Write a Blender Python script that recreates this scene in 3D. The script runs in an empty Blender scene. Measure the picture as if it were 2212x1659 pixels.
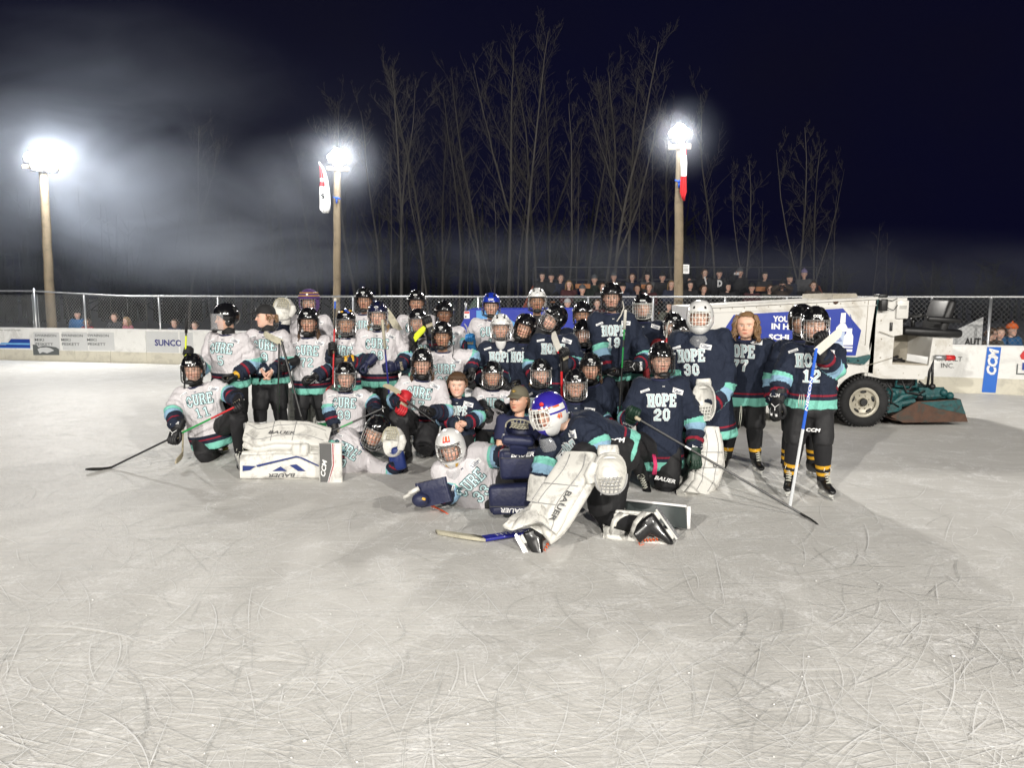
import bpy, bmesh, math, random
import numpy as np
from mathutils import Vector, Matrix, Quaternion, noise
from mathutils.bvhtree import BVHTree
from mathutils.kdtree import KDTree

random.seed(7)
rng = np.random.RandomState(7)
R = math.radians
SC = bpy.context.scene
COL = SC.collection

# ------------------------------------------------------------------ camera
F, CX, CY, HOR, CAMH = 1661.0, 1106.0, 829.5, 629.5, 1.88
PITCH = math.atan((CY - HOR) / F)
cd = bpy.data.cameras.new('camera')
cam = bpy.data.objects.new('camera', cd); COL.objects.link(cam)
cam.location = (0, 0, CAMH)
cam.rotation_euler = (math.pi / 2 - PITCH, 0, 0)
cd.sensor_fit = 'HORIZONTAL'; cd.sensor_width = 36.0
cd.lens = 36.0 * F / 2212.0
cd.clip_start = 0.1; cd.clip_end = 2000
SC.camera = cam
SC.view_settings.view_transform = 'Standard'
SC.view_settings.look = 'None'
SC.view_settings.exposure = 0.0
SC.view_settings.gamma = 1.0
_f = Vector((0, math.cos(PITCH), -math.sin(PITCH))); _u = Vector((0, math.sin(PITCH), math.cos(PITCH)))


def ray(u, v):
    return _f + Vector((1, 0, 0)) * ((u - CX) / F) + _u * ((CY - v) / F)


def P(u, v, Y):
    d = ray(u, v)
    return Vector((0, 0, CAMH)) + d * (Y / d.y)


def G(u, v, z=0.0):
    d = ray(u, v)
    return Vector((0, 0, CAMH)) + d * ((z - CAMH) / d.z)


# ------------------------------------------------------------------ objects
LOC = {}


def tag(o, label=None, cat=None, group=None, kind=None):
    if label: o['label'] = label
    if cat: o['category'] = cat
    if group: o['group'] = group
    if kind: o['kind'] = kind
    return o


def thing(name, loc, label, cat, group=None, kind=None):
    o = bpy.data.objects.new(name, None); COL.objects.link(o)
    o.location = loc; o.empty_display_size = 0.1
    LOC[o.name] = Vector(loc)
    return tag(o, label, cat, group, kind)


def wloc(o):
    return LOC.get(o.name, Vector((0, 0, 0))) if o is not None else Vector((0, 0, 0))


def copy_tree(o, parent=None):
    c = o.copy(); COL.objects.link(c)
    if parent is not None: c.parent = parent
    for ch in list(o.children): copy_tree(ch, c)
    return c


class MB:
    def __init__(s):
        s.v = []; s.f = []; s.m = []; s.at = {}

    def add(s, vs, fs, m=0):
        b = len(s.v)
        s.v.extend(Vector(p) for p in vs)
        s.f.extend(tuple(i + b for i in f) for f in fs)
        s.m.extend([m] * len(fs))
        return b

    def join(s, o, M=None):
        b = len(s.v)
        s.v.extend((M @ p if M is not None else p.copy()) for p in o.v)
        s.f.extend(tuple(i + b for i in f) for f in o.f); s.m.extend(o.m)
        return s

    def box(s, c, size, M=None, m=0, taper=1.0, bev=0.0):
        x, y, z = (q / 2 for q in size)
        if bev > 0:
            b = min(bev, x * .9, y * .9, z * .9)
            bm = bmesh.new(); bmesh.ops.create_cube(bm, size=1.0)
            for q in bm.verts: q.co = Vector((q.co.x * size[0], q.co.y * size[1], q.co.z * size[2]))
            bmesh.ops.bevel(bm, geom=list(bm.edges), offset=b, segments=2, affect='EDGES', profile=.5)
            bm.verts.index_update()
            vs = [q.co.copy() for q in bm.verts]; fs = [tuple(q.index for q in f.verts) for f in bm.faces]; bm.free()
        else:
            vs = [Vector((a * x, b * y, d * z)) for d in (-1, 1) for b in (-1, 1) for a in (-1, 1)]
            fs = [(0, 2, 3, 1), (4, 5, 7, 6), (0, 1, 5, 4), (2, 6, 7, 3), (0, 4, 6, 2), (1, 3, 7, 5)]
        if taper != 1.0:
            for q in vs:
                if q.z > 0: q.x *= taper; q.y *= taper
        if M is not None: vs = [M @ q for q in vs]
        vs = [q + Vector(c) for q in vs]
        s.add(vs, fs, m); return s

    def rings(s, rs, m=0, cap0=True, cap1=True, closed=True):
        n = len(rs[0]); vs = [p for r in rs for p in r]; fs = []
        for i in range(len(rs) - 1):
            for j in range(n if closed else n - 1):
                k = (j + 1) % n
                fs.append((i * n + j, i * n + k, (i + 1) * n + k, (i + 1) * n + j))
        if cap0: fs.append(tuple(reversed(range(n))))
        if cap1: fs.append(tuple((len(rs) - 1) * n + j for j in range(n)))
        s.add(vs, fs, m); return s

    def tube(s, pts, rad, n=8, m=0, up=None, asp=1.0, cap=True):
        pts = [Vector(p) for p in pts]
        if not hasattr(rad, '__len__'): rad = [rad] * len(pts)
        rs = []; a = None
        for i, p in enumerate(pts):
            t = (pts[min(i + 1, len(pts) - 1)] - pts[max(i - 1, 0)])
            t = t.normalized() if t.length > 1e-9 else Vector((0, 0, 1))
            if a is None:
                a = Vector(up) if up is not None else (Vector((0, 0, 1)) if abs(t.z) < .9 else Vector((1, 0, 0)))
            a = (a - t * a.dot(t))
            a = a.normalized() if a.length > 1e-6 else t.orthogonal().normalized()
            b = t.cross(a)
            rs.append([p + (a * math.cos(2 * math.pi * j / n) + b * math.sin(2 * math.pi * j / n) * asp) * rad[i] for j in range(n)])
        s.rings(rs, m, cap, cap); return s

    def ball(s, c, r, n=12, k=8, M=None, m=0):
        if not hasattr(r, '__len__'): r = (r, r, r)
        vs = []; fs = []
        for i in range(k + 1):
            th = math.pi * i / k
            for j in range(n):
                ph = 2 * math.pi * j / n
                q = Vector((r[0] * math.sin(th) * math.cos(ph), r[1] * math.sin(th) * math.sin(ph), -r[2] * math.cos(th)))
                if M is not None: q = M @ q
                vs.append(q + Vector(c))
        for i in range(k):
            for j in range(n):
                fs.append((i * n + j, i * n + (j + 1) % n, (i + 1) * n + (j + 1) % n, (i + 1) * n + j))
        s.add(vs, fs, m); return s

    def lathe(s, prof, c=(0, 0, 0), ax='Z', n=24, m=0):
        vs = []; fs = []
        for (r, h) in prof:
            for j in range(n):
                a = 2 * math.pi * j / n
                if ax == 'Z': q = Vector((r * math.cos(a), r * math.sin(a), h))
                elif ax == 'Y': q = Vector((r * math.cos(a), h, r * math.sin(a)))
                else: q = Vector((h, r * math.cos(a), r * math.sin(a)))
                vs.append(q + Vector(c))
        for i in range(len(prof) - 1):
            for j in range(n):
                fs.append((i * n + j, i * n + (j + 1) % n, (i + 1) * n + (j + 1) % n, (i + 1) * n + j))
        s.add(vs, fs, m); return s

    def prism(s, poly, y0, y1, m=0, flip=False):
        """poly: list of (x,z); extruded along y"""
        n = len(poly)
        vs = [Vector((x, y0, z)) for x, z in poly] + [Vector((x, y1, z)) for x, z in poly]
        fs = [tuple(range(n)), tuple(reversed(range(n, 2 * n)))]
        fs += [(j, j + n, (j + 1) % n + n, (j + 1) % n) for j in range(n)]
        s.add(vs, fs, m); return s

    def mesh(s, name, off=None):
        me = bpy.data.meshes.new(name)
        off = off or Vector((0, 0, 0))
        me.from_pydata([tuple(p - off) for p in s.v], [], s.f)
        return me

    def build(s, name, mats, parent=None, smooth=True, local=False, auto=None, fixn=True):
        off = Vector((0, 0, 0)) if local else wloc(parent)
        me = s.mesh(name, off)
        if not isinstance(mats, (list, tuple)): mats = [mats]
        for q in mats: me.materials.append(q)
        if len(mats) > 1: me.polygons.foreach_set('material_index', s.m)
        if fixn:
            bm = bmesh.new(); bm.from_mesh(me); bmesh.ops.recalc_face_normals(bm, faces=bm.faces); bm.to_mesh(me); bm.free()
        me.polygons.foreach_set('use_smooth', [smooth] * len(me.polygons))
        for k, a in s.at.items():
            t = me.attributes.new(k, 'FLOAT', 'POINT'); t.data.foreach_set('value', np.asarray(a, dtype=np.float32))
        if auto is not None and smooth:
            me.set_sharp_from_angle(angle=R(auto))
        me.update()
        o = bpy.data.objects.new(name, me); COL.objects.link(o)
        if parent is not None: o.parent = parent
        return o


# ------------------------------------------------------------------ materials
MATS = {}


def nodes(name):
    m = bpy.data.materials.new(name); m.use_nodes = True
    nt = m.node_tree; b = nt.nodes['Principled BSDF']
    return m, nt, b


def nn(nt, typ, **kw):
    n = nt.nodes.new(typ)
    for k, v in kw.items():
        if k == 'ins':
            for a, b in v.items(): n.inputs[a].default_value = b
        else: setattr(n, k, v)
    return n


def math_n(nt, op, a, b=None, clamp=False):
    n = nt.nodes.new('ShaderNodeMath'); n.operation = op; n.use_clamp = clamp
    for i, q in enumerate((a, b)):
        if q is None: continue
        if hasattr(q, 'is_output') or hasattr(q, 'links'): nt.links.new(q, n.inputs[i])
        else: n.inputs[i].default_value = q
    return n.outputs[0]


def mixc(nt, fac, a, b, blend='MIX'):
    n = nt.nodes.new('ShaderNodeMix'); n.data_type = 'RGBA'; n.blend_type = blend
    for i, q in ((0, fac), (6, a), (7, b)):
        if hasattr(q, 'links'): nt.links.new(q, n.inputs[i])
        else: n.inputs[i].default_value = (q if i == 0 else (*q, 1.0) if len(q) == 3 else q)
    return n.outputs[2]


def M_(name, col, rough=.5, metal=0., var=.12, vs=6., bump=0., bs=40., coat=0., sheen=0., dirt=None, ds=5., spec=.5, emit=None, es=0., alpha=1., trans=0.):
    """general procedural surface: colour with noise mottling, bump and optional dirt"""
    if name in MATS: return MATS[name]
    m, nt, b = nodes(name); L = nt.links
    tc = nn(nt, 'ShaderNodeTexCoord')
    n1 = nn(nt, 'ShaderNodeTexNoise', ins={'Scale': vs, 'Detail': 5., 'Roughness': .6})
    L.new(tc.outputs['Object'], n1.inputs['Vector'])
    f = math_n(nt, 'MULTIPLY_ADD', n1.outputs[0], 2 * var); nt.nodes[-1].inputs[2].default_value = 1 - var
    cm = nn(nt, 'ShaderNodeCombineColor')
    for i in range(3): L.new(f, cm.inputs[i])
    c = mixc(nt, 1.0, col, cm.outputs[0], 'MULTIPLY')
    if dirt is not None:
        n2 = nn(nt, 'ShaderNodeTexNoise', ins={'Scale': ds, 'Detail': 8., 'Roughness': .7, 'Distortion': .6})
        L.new(tc.outputs['Object'], n2.inputs['Vector'])
        r = nn(nt, 'ShaderNodeMapRange', ins={'From Min': .5, 'From Max': .68, 'To Min': 0., 'To Max': dirt[3]})
        L.new(n2.outputs[0], r.inputs[0])
        c = mixc(nt, r.outputs[0], c, dirt[:3])
    L.new(c, b.inputs['Base Color'])
    b.inputs['Metallic'].default_value = metal
    b.inputs['Specular IOR Level'].default_value = spec
    rr = math_n(nt, 'MULTIPLY_ADD', n1.outputs[0], .2); nt.nodes[-1].inputs[2].default_value = max(rough - .1, .02)
    L.new(rr, b.inputs['Roughness'])
    if coat: b.inputs['Coat Weight'].default_value = coat; b.inputs['Coat Roughness'].default_value = .08
    if sheen: b.inputs['Sheen Weight'].default_value = sheen; b.inputs['Sheen Roughness'].default_value = .5
    if bump:
        n3 = nn(nt, 'ShaderNodeTexNoise', ins={'Scale': bs, 'Detail': 4.})
        L.new(tc.outputs['Object'], n3.inputs['Vector'])
        bp = nn(nt, 'ShaderNodeBump', ins={'Strength': bump, 'Distance': .02}); L.new(n3.outputs[0], bp.inputs['Height'])
        L.new(bp.outputs[0], b.inputs['Normal'])
    if emit is not None:
        b.inputs['Emission Color'].default_value = (*emit, 1); b.inputs['Emission Strength'].default_value = es
    if alpha < 1: b.inputs['Alpha'].default_value = alpha
    if trans: b.inputs['Transmission Weight'].default_value = trans
    MATS[name] = m
    return m


WHITE = (.78, .78, .77); BLACK = (.012, .012, .014); NAVY = (.0160, .0220, .041)
TEAL = (.19, .52, .43); LBLUE = (.25, .41, .56); RED = (.24, .016, .032); ICEB = (.50, .72, .80)

# ------------------------------------------------------------------ lettering
_tx = {}


def text_mesh(txt, bold=0.0, shear=0.0):
    """built-in font -> (verts2d, faces) height of capitals normalised to 1, centred"""
    k = (txt, bold, shear)
    if k in _tx: return _tx[k]
    cu = bpy.data.curves.new('t', 'FONT'); cu.body = txt; cu.fill_mode = 'FRONT'; cu.offset = bold; cu.shear = shear
    cu.resolution_u = 2; cu.align_x = 'CENTER'
    o = bpy.data.objects.new('t', cu); COL.objects.link(o)
    dg = bpy.context.evaluated_depsgraph_get(); dg.update()
    me = o.evaluated_get(dg).to_mesh()
    vs = np.array([(q.co.x, q.co.y) for q in me.vertices]) if len(me.vertices) else np.zeros((0, 2))
    fs = [tuple(p.vertices) for p in me.polygons]
    o.evaluated_get(dg).to_mesh_clear()
    bpy.data.objects.remove(o); bpy.data.curves.remove(cu)
    mn, mx = vs.min(0), vs.max(0)
    h = .70
    vs = (vs - np.array([(mn[0] + mx[0]) / 2, h / 2])) / h
    _tx[k] = (vs, fs, (mx[0] - mn[0]) / h)
    return _tx[k]


def put_text(mb, txt, O, r, u, height, width=None, off=0.0, m=0, bold=.02, shear=0., proj=None, n=None):
    """lay lettering on a plane at O (right r, up u); proj(point)->point wraps it on a surface"""
    vs, fs, w = text_mesh(txt, bold, shear)
    sx = height if width is None else width / w
    r = Vector(r).normalized(); u = Vector(u).normalized(); nrm = r.cross(u).normalized()
    out = []
    for (a, b) in vs:
        q = Vector(O) + r * (a * sx) + u * (b * height)
        q = proj(q, off) if proj else q + nrm * off
        out.append(q)
    mb.add(out, fs, m)


GL = {  # collegiate block strokes: lists of polylines (x 0..0.8, y 0..1), width
    'H': [[(.17, .06), (.17, .94)], [(.63, .06), (.63, .94)], [(.17, .5), (.63, .5)], [(.0, .06), (.34, .06), 1], [(.46, .06), (.8, .06), 1], [(.0, .94), (.34, .94), 1], [(.46, .94), (.8, .94), 1]],
    'O': [[(.14, .3), (.14, .7), (.3, .9), (.5, .9), (.66, .7), (.66, .3), (.5, .1), (.3, .1), (.14, .3)]],
    'P': [[(.17, .06), (.17, .94)], [(.17, .9), (.5, .9), (.66, .8), (.66, .58), (.5, .46), (.17, .46)], [(.0, .06), (.36, .06), 1], [(.0, .94), (.2, .94), 1]],
    'E': [[(.17, .06), (.17, .94)], [(.05, .92), (.66, .92)], [(.05, .08), (.68, .08)], [(.17, .5), (.5, .5)], [(.68, .9), (.68, .74), 1], [(.7, .1), (.7, .28), 1]],
    'C': [[(.68, .68), (.68, .74), (.52, .9), (.3, .9), (.14, .72), (.14, .28), (.3, .1), (.52, .1), (.68, .26), (.68, .32)]],
    'U': [[(.16, .9), (.16, .26), (.3, .1), (.5, .1), (.64, .26), (.64, .9)], [(.0, .94), (.34, .94), 1], [(.46, .94), (.8, .94), 1]],
    'R': [[(.17, .06), (.17, .94)], [(.17, .9), (.5, .9), (.64, .8), (.64, .6), (.5, .5), (.17, .5)], [(.48, .5), (.64, .32), (.64, .06)], [(.0, .06), (.34, .06), 1], [(.52, .06), (.8, .06), 1], [(.0, .94), (.2, .94), 1]],
    'L': [[(.17, .06), (.17, .94)], [(.05, .08), (.68, .08)], [(.0, .94), (.36, .94), 1]],
    '0': [[(.16, .26), (.16, .74), (.3, .9), (.46, .9), (.6, .74), (.6, .26), (.46, .1), (.3, .1), (.16, .26)]],
    '1': [[(.2, .78), (.38, .9), (.38, .08)], [(.16, .06), (.6, .06), 1]],
    '2': [[(.15, .68), (.15, .76), (.3, .9), (.48, .9), (.62, .76), (.62, .6), (.16, .22), (.16, .1), (.64, .1)]],
    '3': [[(.15, .7), (.15, .78), (.3, .9), (.48, .9), (.6, .78), (.6, .62), (.48, .52), (.34, .52)], [(.48, .52), (.62, .4), (.62, .24), (.48, .1), (.28, .1), (.14, .22), (.14, .3)]],
    '5': [[(.6, .9), (.2, .9), (.18, .56), (.48, .56), (.62, .44), (.62, .24), (.48, .1), (.28, .1), (.14, .24)]],
    '7': [[(.14, .76), (.14, .9), (.62, .9), (.62, .8), (.36, .4), (.34, .06)]],
    '8': [[(.3, .52), (.18, .64), (.18, .78), (.3, .9), (.46, .9), (.58, .78), (.58, .64), (.46, .52), (.3, .52), (.15, .38), (.15, .24), (.28, .1), (.48, .1), (.61, .24), (.61, .38), (.46, .52)]],
    '9': [[(.16, .24), (.28, .1), (.48, .1), (.62, .26), (.62, .74), (.48, .9), (.28, .9), (.15, .76), (.15, .58), (.28, .46), (.6, .46)]],
}


def put_block(mb, txt, O, r, u, height, width, off, th, m, proj, arch=0.0, grow=0.0):
    """block letters built from strokes and wrapped on a surface by proj"""
    n = len(txt); adv = width / n
    r = Vector(r).normalized(); u = Vector(u).normalized()
    k = 0
    for i, ch in enumerate(txt):
        if ch not in GL: continue
        x0 = (i - (n - 1) / 2) * adv
        rel = (i - (n - 1) / 2) / max(1, (n - 1) / 2)
        yo = arch * (1 - rel * rel); rot = -arch * rel * 5.0 if arch else 0.
        sx = adv * (.86 if n > 2 else .92) if n > 1 else height * .8
        for pl in GL[ch]:
            w = th
            pts = [p for p in pl if isinstance(p, tuple)]
            if len(pts) != len(pl): w = th * .72
            for a, b in zip(pts[:-1], pts[1:]):
                A = np.array([(a[0] - .4) * sx / .8, (a[1] - .5) * height]); B = np.array([(b[0] - .4) * sx / .8, (b[1] - .5) * height])
                d = B - A; Ln = np.linalg.norm(d); d = d / Ln; nr = np.array([-d[1], d[0]])
                hw = w * height / 2 + grow; ext = w * height * .28 + grow
                ns = max(1, int((Ln + 2 * ext) / .035)); vs = []; fs = []
                oo = off + .00015 * (k % 9); k += 1
                for q in range(ns + 1):
                    c = A - d * ext + d * ((Ln + 2 * ext) * q / ns)
                    for sgn in (-1, 1):
                        p = c + nr * hw * sgn
                        ca, sa = math.cos(rot), math.sin(rot)
                        p = np.array([p[0] * ca - p[1] * sa, p[0] * sa + p[1] * ca])
                        vs.append(proj(Vector(O) + r * (p[0] + x0) + u * (p[1] + yo), oo))
                    if q: fs.append((2 * q - 2, 2 * q - 1, 2 * q + 1, 2 * q))
                mb.add(vs, fs, m)


def remesh(mb, vox, smooth=2, fac=.5):
    me = mb.mesh('tmp'); o = bpy.data.objects.new('tmp', me); COL.objects.link(o)
    md = o.modifiers.new('r', 'REMESH'); md.mode = 'VOXEL'; md.voxel_size = vox
    if smooth:
        ms = o.modifiers.new('s', 'SMOOTH'); ms.factor = fac; ms.iterations = smooth
    dg = bpy.context.evaluated_depsgraph_get(); dg.update()
    ev = o.evaluated_get(dg); m2 = ev.to_mesh()
    vs = np.empty(len(m2.vertices) * 3); m2.vertices.foreach_get('co', vs); vs = vs.reshape(-1, 3)
    nr = np.empty(len(m2.vertices) * 3); m2.vertices.foreach_get('normal', nr); nr = nr.reshape(-1, 3)
    fs = [tuple(p.vertices) for p in m2.polygons]
    ev.to_mesh_clear(); bpy.data.objects.remove(o); bpy.data.meshes.remove(me)
    return vs, nr, fs
# ------------------------------------------------------------------ night sky
w = bpy.data.worlds.new('World'); SC.world = w; w.use_nodes = True
wt = w.node_tree; bg = wt.nodes['Background']
sky = nn(wt, 'ShaderNodeTexSky'); sky.sky_type = 'NISHITA'; sky.sun_disc = False
sky.sun_elevation = R(-4.0); sky.sun_rotation = R(140)
wtc = nn(wt, 'ShaderNodeTexCoord')
wn = nn(wt, 'ShaderNodeTexNoise', ins={'Scale': 2.2, 'Detail': 4., 'Roughness': .55})
wt.links.new(wtc.outputs['Generated'], wn.inputs['Vector'])
wr = nn(wt, 'ShaderNodeMapRange', ins={'From Min': .35, 'From Max': .7})
wt.links.new(wn.outputs[0], wr.inputs[0])
wc = mixc(wt, wr.outputs[0], (.0009, .0010, .0130), (.0024, .0021, .0095))
wc2 = mixc(wt, .012, wc, sky.outputs[0], 'ADD')
wt.links.new(wc2, bg.inputs['Color']); bg.inputs['Strength'].default_value = 1.0

# ------------------------------------------------------------------ boards line
B0, B1, B2 = G(0, 777), G(390, 787), G(2080, 849)
BL = [B0 + (B0 - B1).normalized() * 7, B0, B1, B2, B2 + (B2 - B1).normalized() * 9]


def bpos(s):
    """point at distance s along the boards from B1 (negative: left)"""
    d2 = (B2 - B1).normalized()
    if s >= 0: return B1 + d2 * s, d2
    d1 = (B1 - B0).normalized()
    return B1 + d1 * s, d1


def bs_u(u):
    lo, hi = -20., 40.
    for _ in range(50):
        mid = (lo + hi) / 2; p = bpos(mid)[0]
        q = p - Vector((0, 0, CAMH)); uu = CX + F * q.x / q.dot(_f)
        if uu < u: lo = mid
        else: hi = mid
    return lo


def z_at(v, p):
    """height at which a pixel row meets the vertical through p"""
    d = ray(CX, v); return CAMH + d.z * p.y / d.y


BH = z_at(712, bpos(0)[0])

# ------------------------------------------------------------------ ground and ice
m_snow = M_('old_snow', (.42, .43, .45), .9, var=.2, vs=1.5, bump=.5, bs=6)
g = MB(); nx = 60
for i in range(nx + 1):
    for j in range(nx + 1):
        x = -120 + 240 * i / nx; y = -60 + 260 * j / nx
        g.v.append(Vector((x, y, -.05)))
for i in range(nx):
    for j in range(nx):
        a = i * (nx + 1) + j; g.f.append((a, a + nx + 1, a + nx + 2, a + 1)); g.m.append(0)
tag(g.build('ground', m_snow), kind='structure')

mi, nt, b = nodes('ice'); L = nt.links
tc = nn(nt, 'ShaderNodeTexCoord')
n1 = nn(nt, 'ShaderNodeTexNoise', ins={'Scale': .45, 'Detail': 5., 'Roughness': .6, 'Distortion': .8})
L.new(tc.outputs['Object'], n1.inputs['Vector'])
r1 = nn(nt, 'ShaderNodeMapRange', ins={'From Min': .3, 'From Max': .7}); L.new(n1.outputs[0], r1.inputs[0])
c = mixc(nt, r1.outputs[0], (.60, .588, .558), (.70, .688, .655))
n2 = nn(nt, 'ShaderNodeTexNoise', ins={'Scale': 38., 'Detail': 8., 'Roughness': .75, 'Distortion': .4})
L.new(tc.outputs['Object'], n2.inputs['Vector'])
n2b = nn(nt, 'ShaderNodeTexNoise', ins={'Scale': 3.2, 'Detail': 6., 'Roughness': .7, 'Distortion': 1.2})
L.new(tc.outputs['Object'], n2b.inputs['Vector'])
sm = math_n(nt, 'MULTIPLY', n2.outputs[0], n2b.outputs[0])
r2 = nn(nt, 'ShaderNodeMapRange', ins={'From Min': .26, 'From Max': .36}); L.new(sm, r2.inputs[0])
c = mixc(nt, r2.outputs[0], c, (.84, .835, .82))
# fine scoring in two directions
mp = nn(nt, 'ShaderNodeMapping'); mp.inputs['Rotation'].default_value = (0, 0, R(28)); mp.inputs['Scale'].default_value = (1.2, 46, 1)
L.new(tc.outputs['Object'], mp.inputs[0])
n3 = nn(nt, 'ShaderNodeTexNoise', ins={'Scale': 1.0, 'Detail': 6., 'Roughness': .7, 'Distortion': .9}); L.new(mp.outputs[0], n3.inputs['Vector'])
mp2 = nn(nt, 'ShaderNodeMapping'); mp2.inputs['Rotation'].default_value = (0, 0, R(-37)); mp2.inputs['Scale'].default_value = (1.0, 60, 1)
L.new(tc.outputs['Object'], mp2.inputs[0])
n4 = nn(nt, 'ShaderNodeTexNoise', ins={'Scale': 1.0, 'Detail': 6., 'Roughness': .7, 'Distortion': 1.4}); L.new(mp2.outputs[0], n4.inputs['Vector'])
for q in (n3, n4):
    r3 = nn(nt, 'ShaderNodeMapRange', ins={'From Min': .59, 'From Max': .65, 'To Max': .6}); L.new(q.outputs[0], r3.inputs[0])
    c = mixc(nt, r3.outputs[0], c, (.84, .835, .82))
    r3 = nn(nt, 'ShaderNodeMapRange', ins={'From Min': .41, 'From Max': .34, 'To Max': .45}); L.new(q.outputs[0], r3.inputs[0])
    c = mixc(nt, r3.outputs[0], c, (.36, .36, .36))
L.new(c, b.inputs['Base Color'])
rr = nn(nt, 'ShaderNodeMapRange', ins={'From Min': .26, 'From Max': .36, 'To Min': .52, 'To Max': .85}); L.new(sm, rr.inputs[0])
L.new(rr.outputs[0], b.inputs['Roughness'])
b.inputs['IOR'].default_value = 1.31; b.inputs['Specular IOR Level'].default_value = .35
bp = nn(nt, 'ShaderNodeBump', ins={'Strength': .35, 'Distance': .02}); L.new(n2.outputs[0], bp.inputs['Height'])
L.new(bp.outputs[0], b.inputs['Normal'])
ib = MB()
fr = [Vector((40, -22, 0)), Vector((-40, -22, 0))]
ring = [p + Vector((0, 0.05, 0)) for p in BL]
poly = [Vector((-40, ring[0].y + 2, 0))] + ring + [Vector((40, ring[-1].y - 3, 0))] + fr
bm = bmesh.new(); bm.faces.new([bm.verts.new(p) for p in poly]); bmesh.ops.triangulate(bm, faces=bm.faces)
bm.verts.index_update()
ib.add([q.co for q in bm.verts], [tuple(q.index for q in f.verts) for f in bm.faces]); bm.free()
ice = tag(ib.build('ice_rink', mi, smooth=False), kind='structure')
for p in ice.data.polygons:
    if p.normal.z < 0: p.flip()

# skate scores cut in the ice, brushed up as thin ridges of snow
m_mark = M_('shaved_ice', (.83, .83, .82), .85, var=.1)
m_mark2 = M_('cut_ice', (.54, .54, .52), .5, var=.2)
sk = MB(); rr_ = random.Random(11)
for k in range(2600):
    u = rr_.uniform(-300, 2500); v = 800 + 900 * rr_.random() ** .62
    p = G(u, v)
    if p.y > 20: continue
    a = rr_.gauss(0.1, .9) if rr_.random() < .7 else rr_.uniform(-3.1, 3.1)
    ln = rr_.uniform(.08, .70) * (1 + p.y / 9); curv = rr_.gauss(0, .55) if rr_.random() < .8 else rr_.gauss(0, 2.0)
    wd = rr_.uniform(.0006, .0023) * (1 + p.y / 8); n = 9
    mm = 0 if rr_.random() < .78 else 1
    vs = []; x, y = p.x, p.y; z = .004 + .0035 * rr_.random()
    for i in range(n + 1):
        h = wd * math.sin(math.pi * (i + .3) / (n + .6)) * rr_.uniform(.55, 1.3)
        vs += [Vector((x - math.sin(a) * h, y + math.cos(a) * h, z)), Vector((x + math.sin(a) * h, y - math.cos(a) * h, z))]
        x += math.cos(a) * ln / n; y += math.sin(a) * ln / n; a += curv * ln / n
    sk.add(vs, [(2 * i, 2 * i + 1, 2 * i + 3, 2 * i + 2) for i in range(n)], mm)
o = tag(sk.build('skate_marks', [m_mark, m_mark2], smooth=False, fixn=False), kind='stuff')
o['label'] = 'curved skate scores and shaved ice scattered over the rink'
# little crumbs of snow
cr = MB()
for k in range(160):
    u = rr_.uniform(-200, 2400); v = 860 + 840 * rr_.random() ** .8; p = G(u, v)
    r = rr_.uniform(.0015, .0045) * (1.8 if rr_.random() < .04 else 1)
    cr.ball((p.x, p.y, r * .4 + .003), (r * rr_.uniform(.8, 2.2), r * rr_.uniform(.8, 2), r * .7), 6, 3)
o = tag(cr.build('snow_crumbs', m_mark), kind='stuff')
o['label'] = 'small crumbs of snow lying on the ice'

# ------------------------------------------------------------------ rink boards
m_board = M_('board_plastic', (.78, .78, .76), .45, var=.10, vs=2., dirt=(.33, .32, .30, .45), ds=2.5)
m_kick = M_('board_kick', (.62, .59, .49), .5, var=.12, vs=2., dirt=(.3, .28, .24, .5), ds=3.)
m_cap = M_('board_cap', (.74, .74, .73), .4)
m_sil = M_('ink_grey', (.10, .11, .11), .6)
m_inkb = M_('ink_navy', (.022, .025, .19), .55)
m_inkk = M_('ink_black', (.03, .03, .03), .6)
m_blue = M_('sign_blue', (.012, .13, .55), .4, var=.08)
m_dblue = M_('sign_dark_blue', (.012, .05, .30), .4)
m_white = M_('sign_white', (.78, .78, .78), .5, var=.05)
m_lblue = M_('sign_light_blue', (.15, .40, .72), .45)
m_pale = M_('sign_pale_grey', (.58, .59, .59), .5, var=.06)
m_red = M_('sign_red', (.55, .02, .02), .45)

br = thing('rink_boards', bpos(0)[0], 'long white rink boards with faded adverts running along the far edge of the ice', 'rink boards')
s0, s1 = -16.5, bs_u(2212) + 6
seams_u = [-170, 12, 92, 163, 240, 318, 400, 480, 560]
ss = [s0] + [bs_u(u) for u in seams_u]
while ss[-1] < s1: ss.append(ss[-1] + 2.42)


def bframe(s):
    p, d = bpos(s); n = Vector((d.y, -d.x, 0)).normalized()   # n faces the camera
    if n.y > 0: n = -n
    return p, d, n


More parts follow.
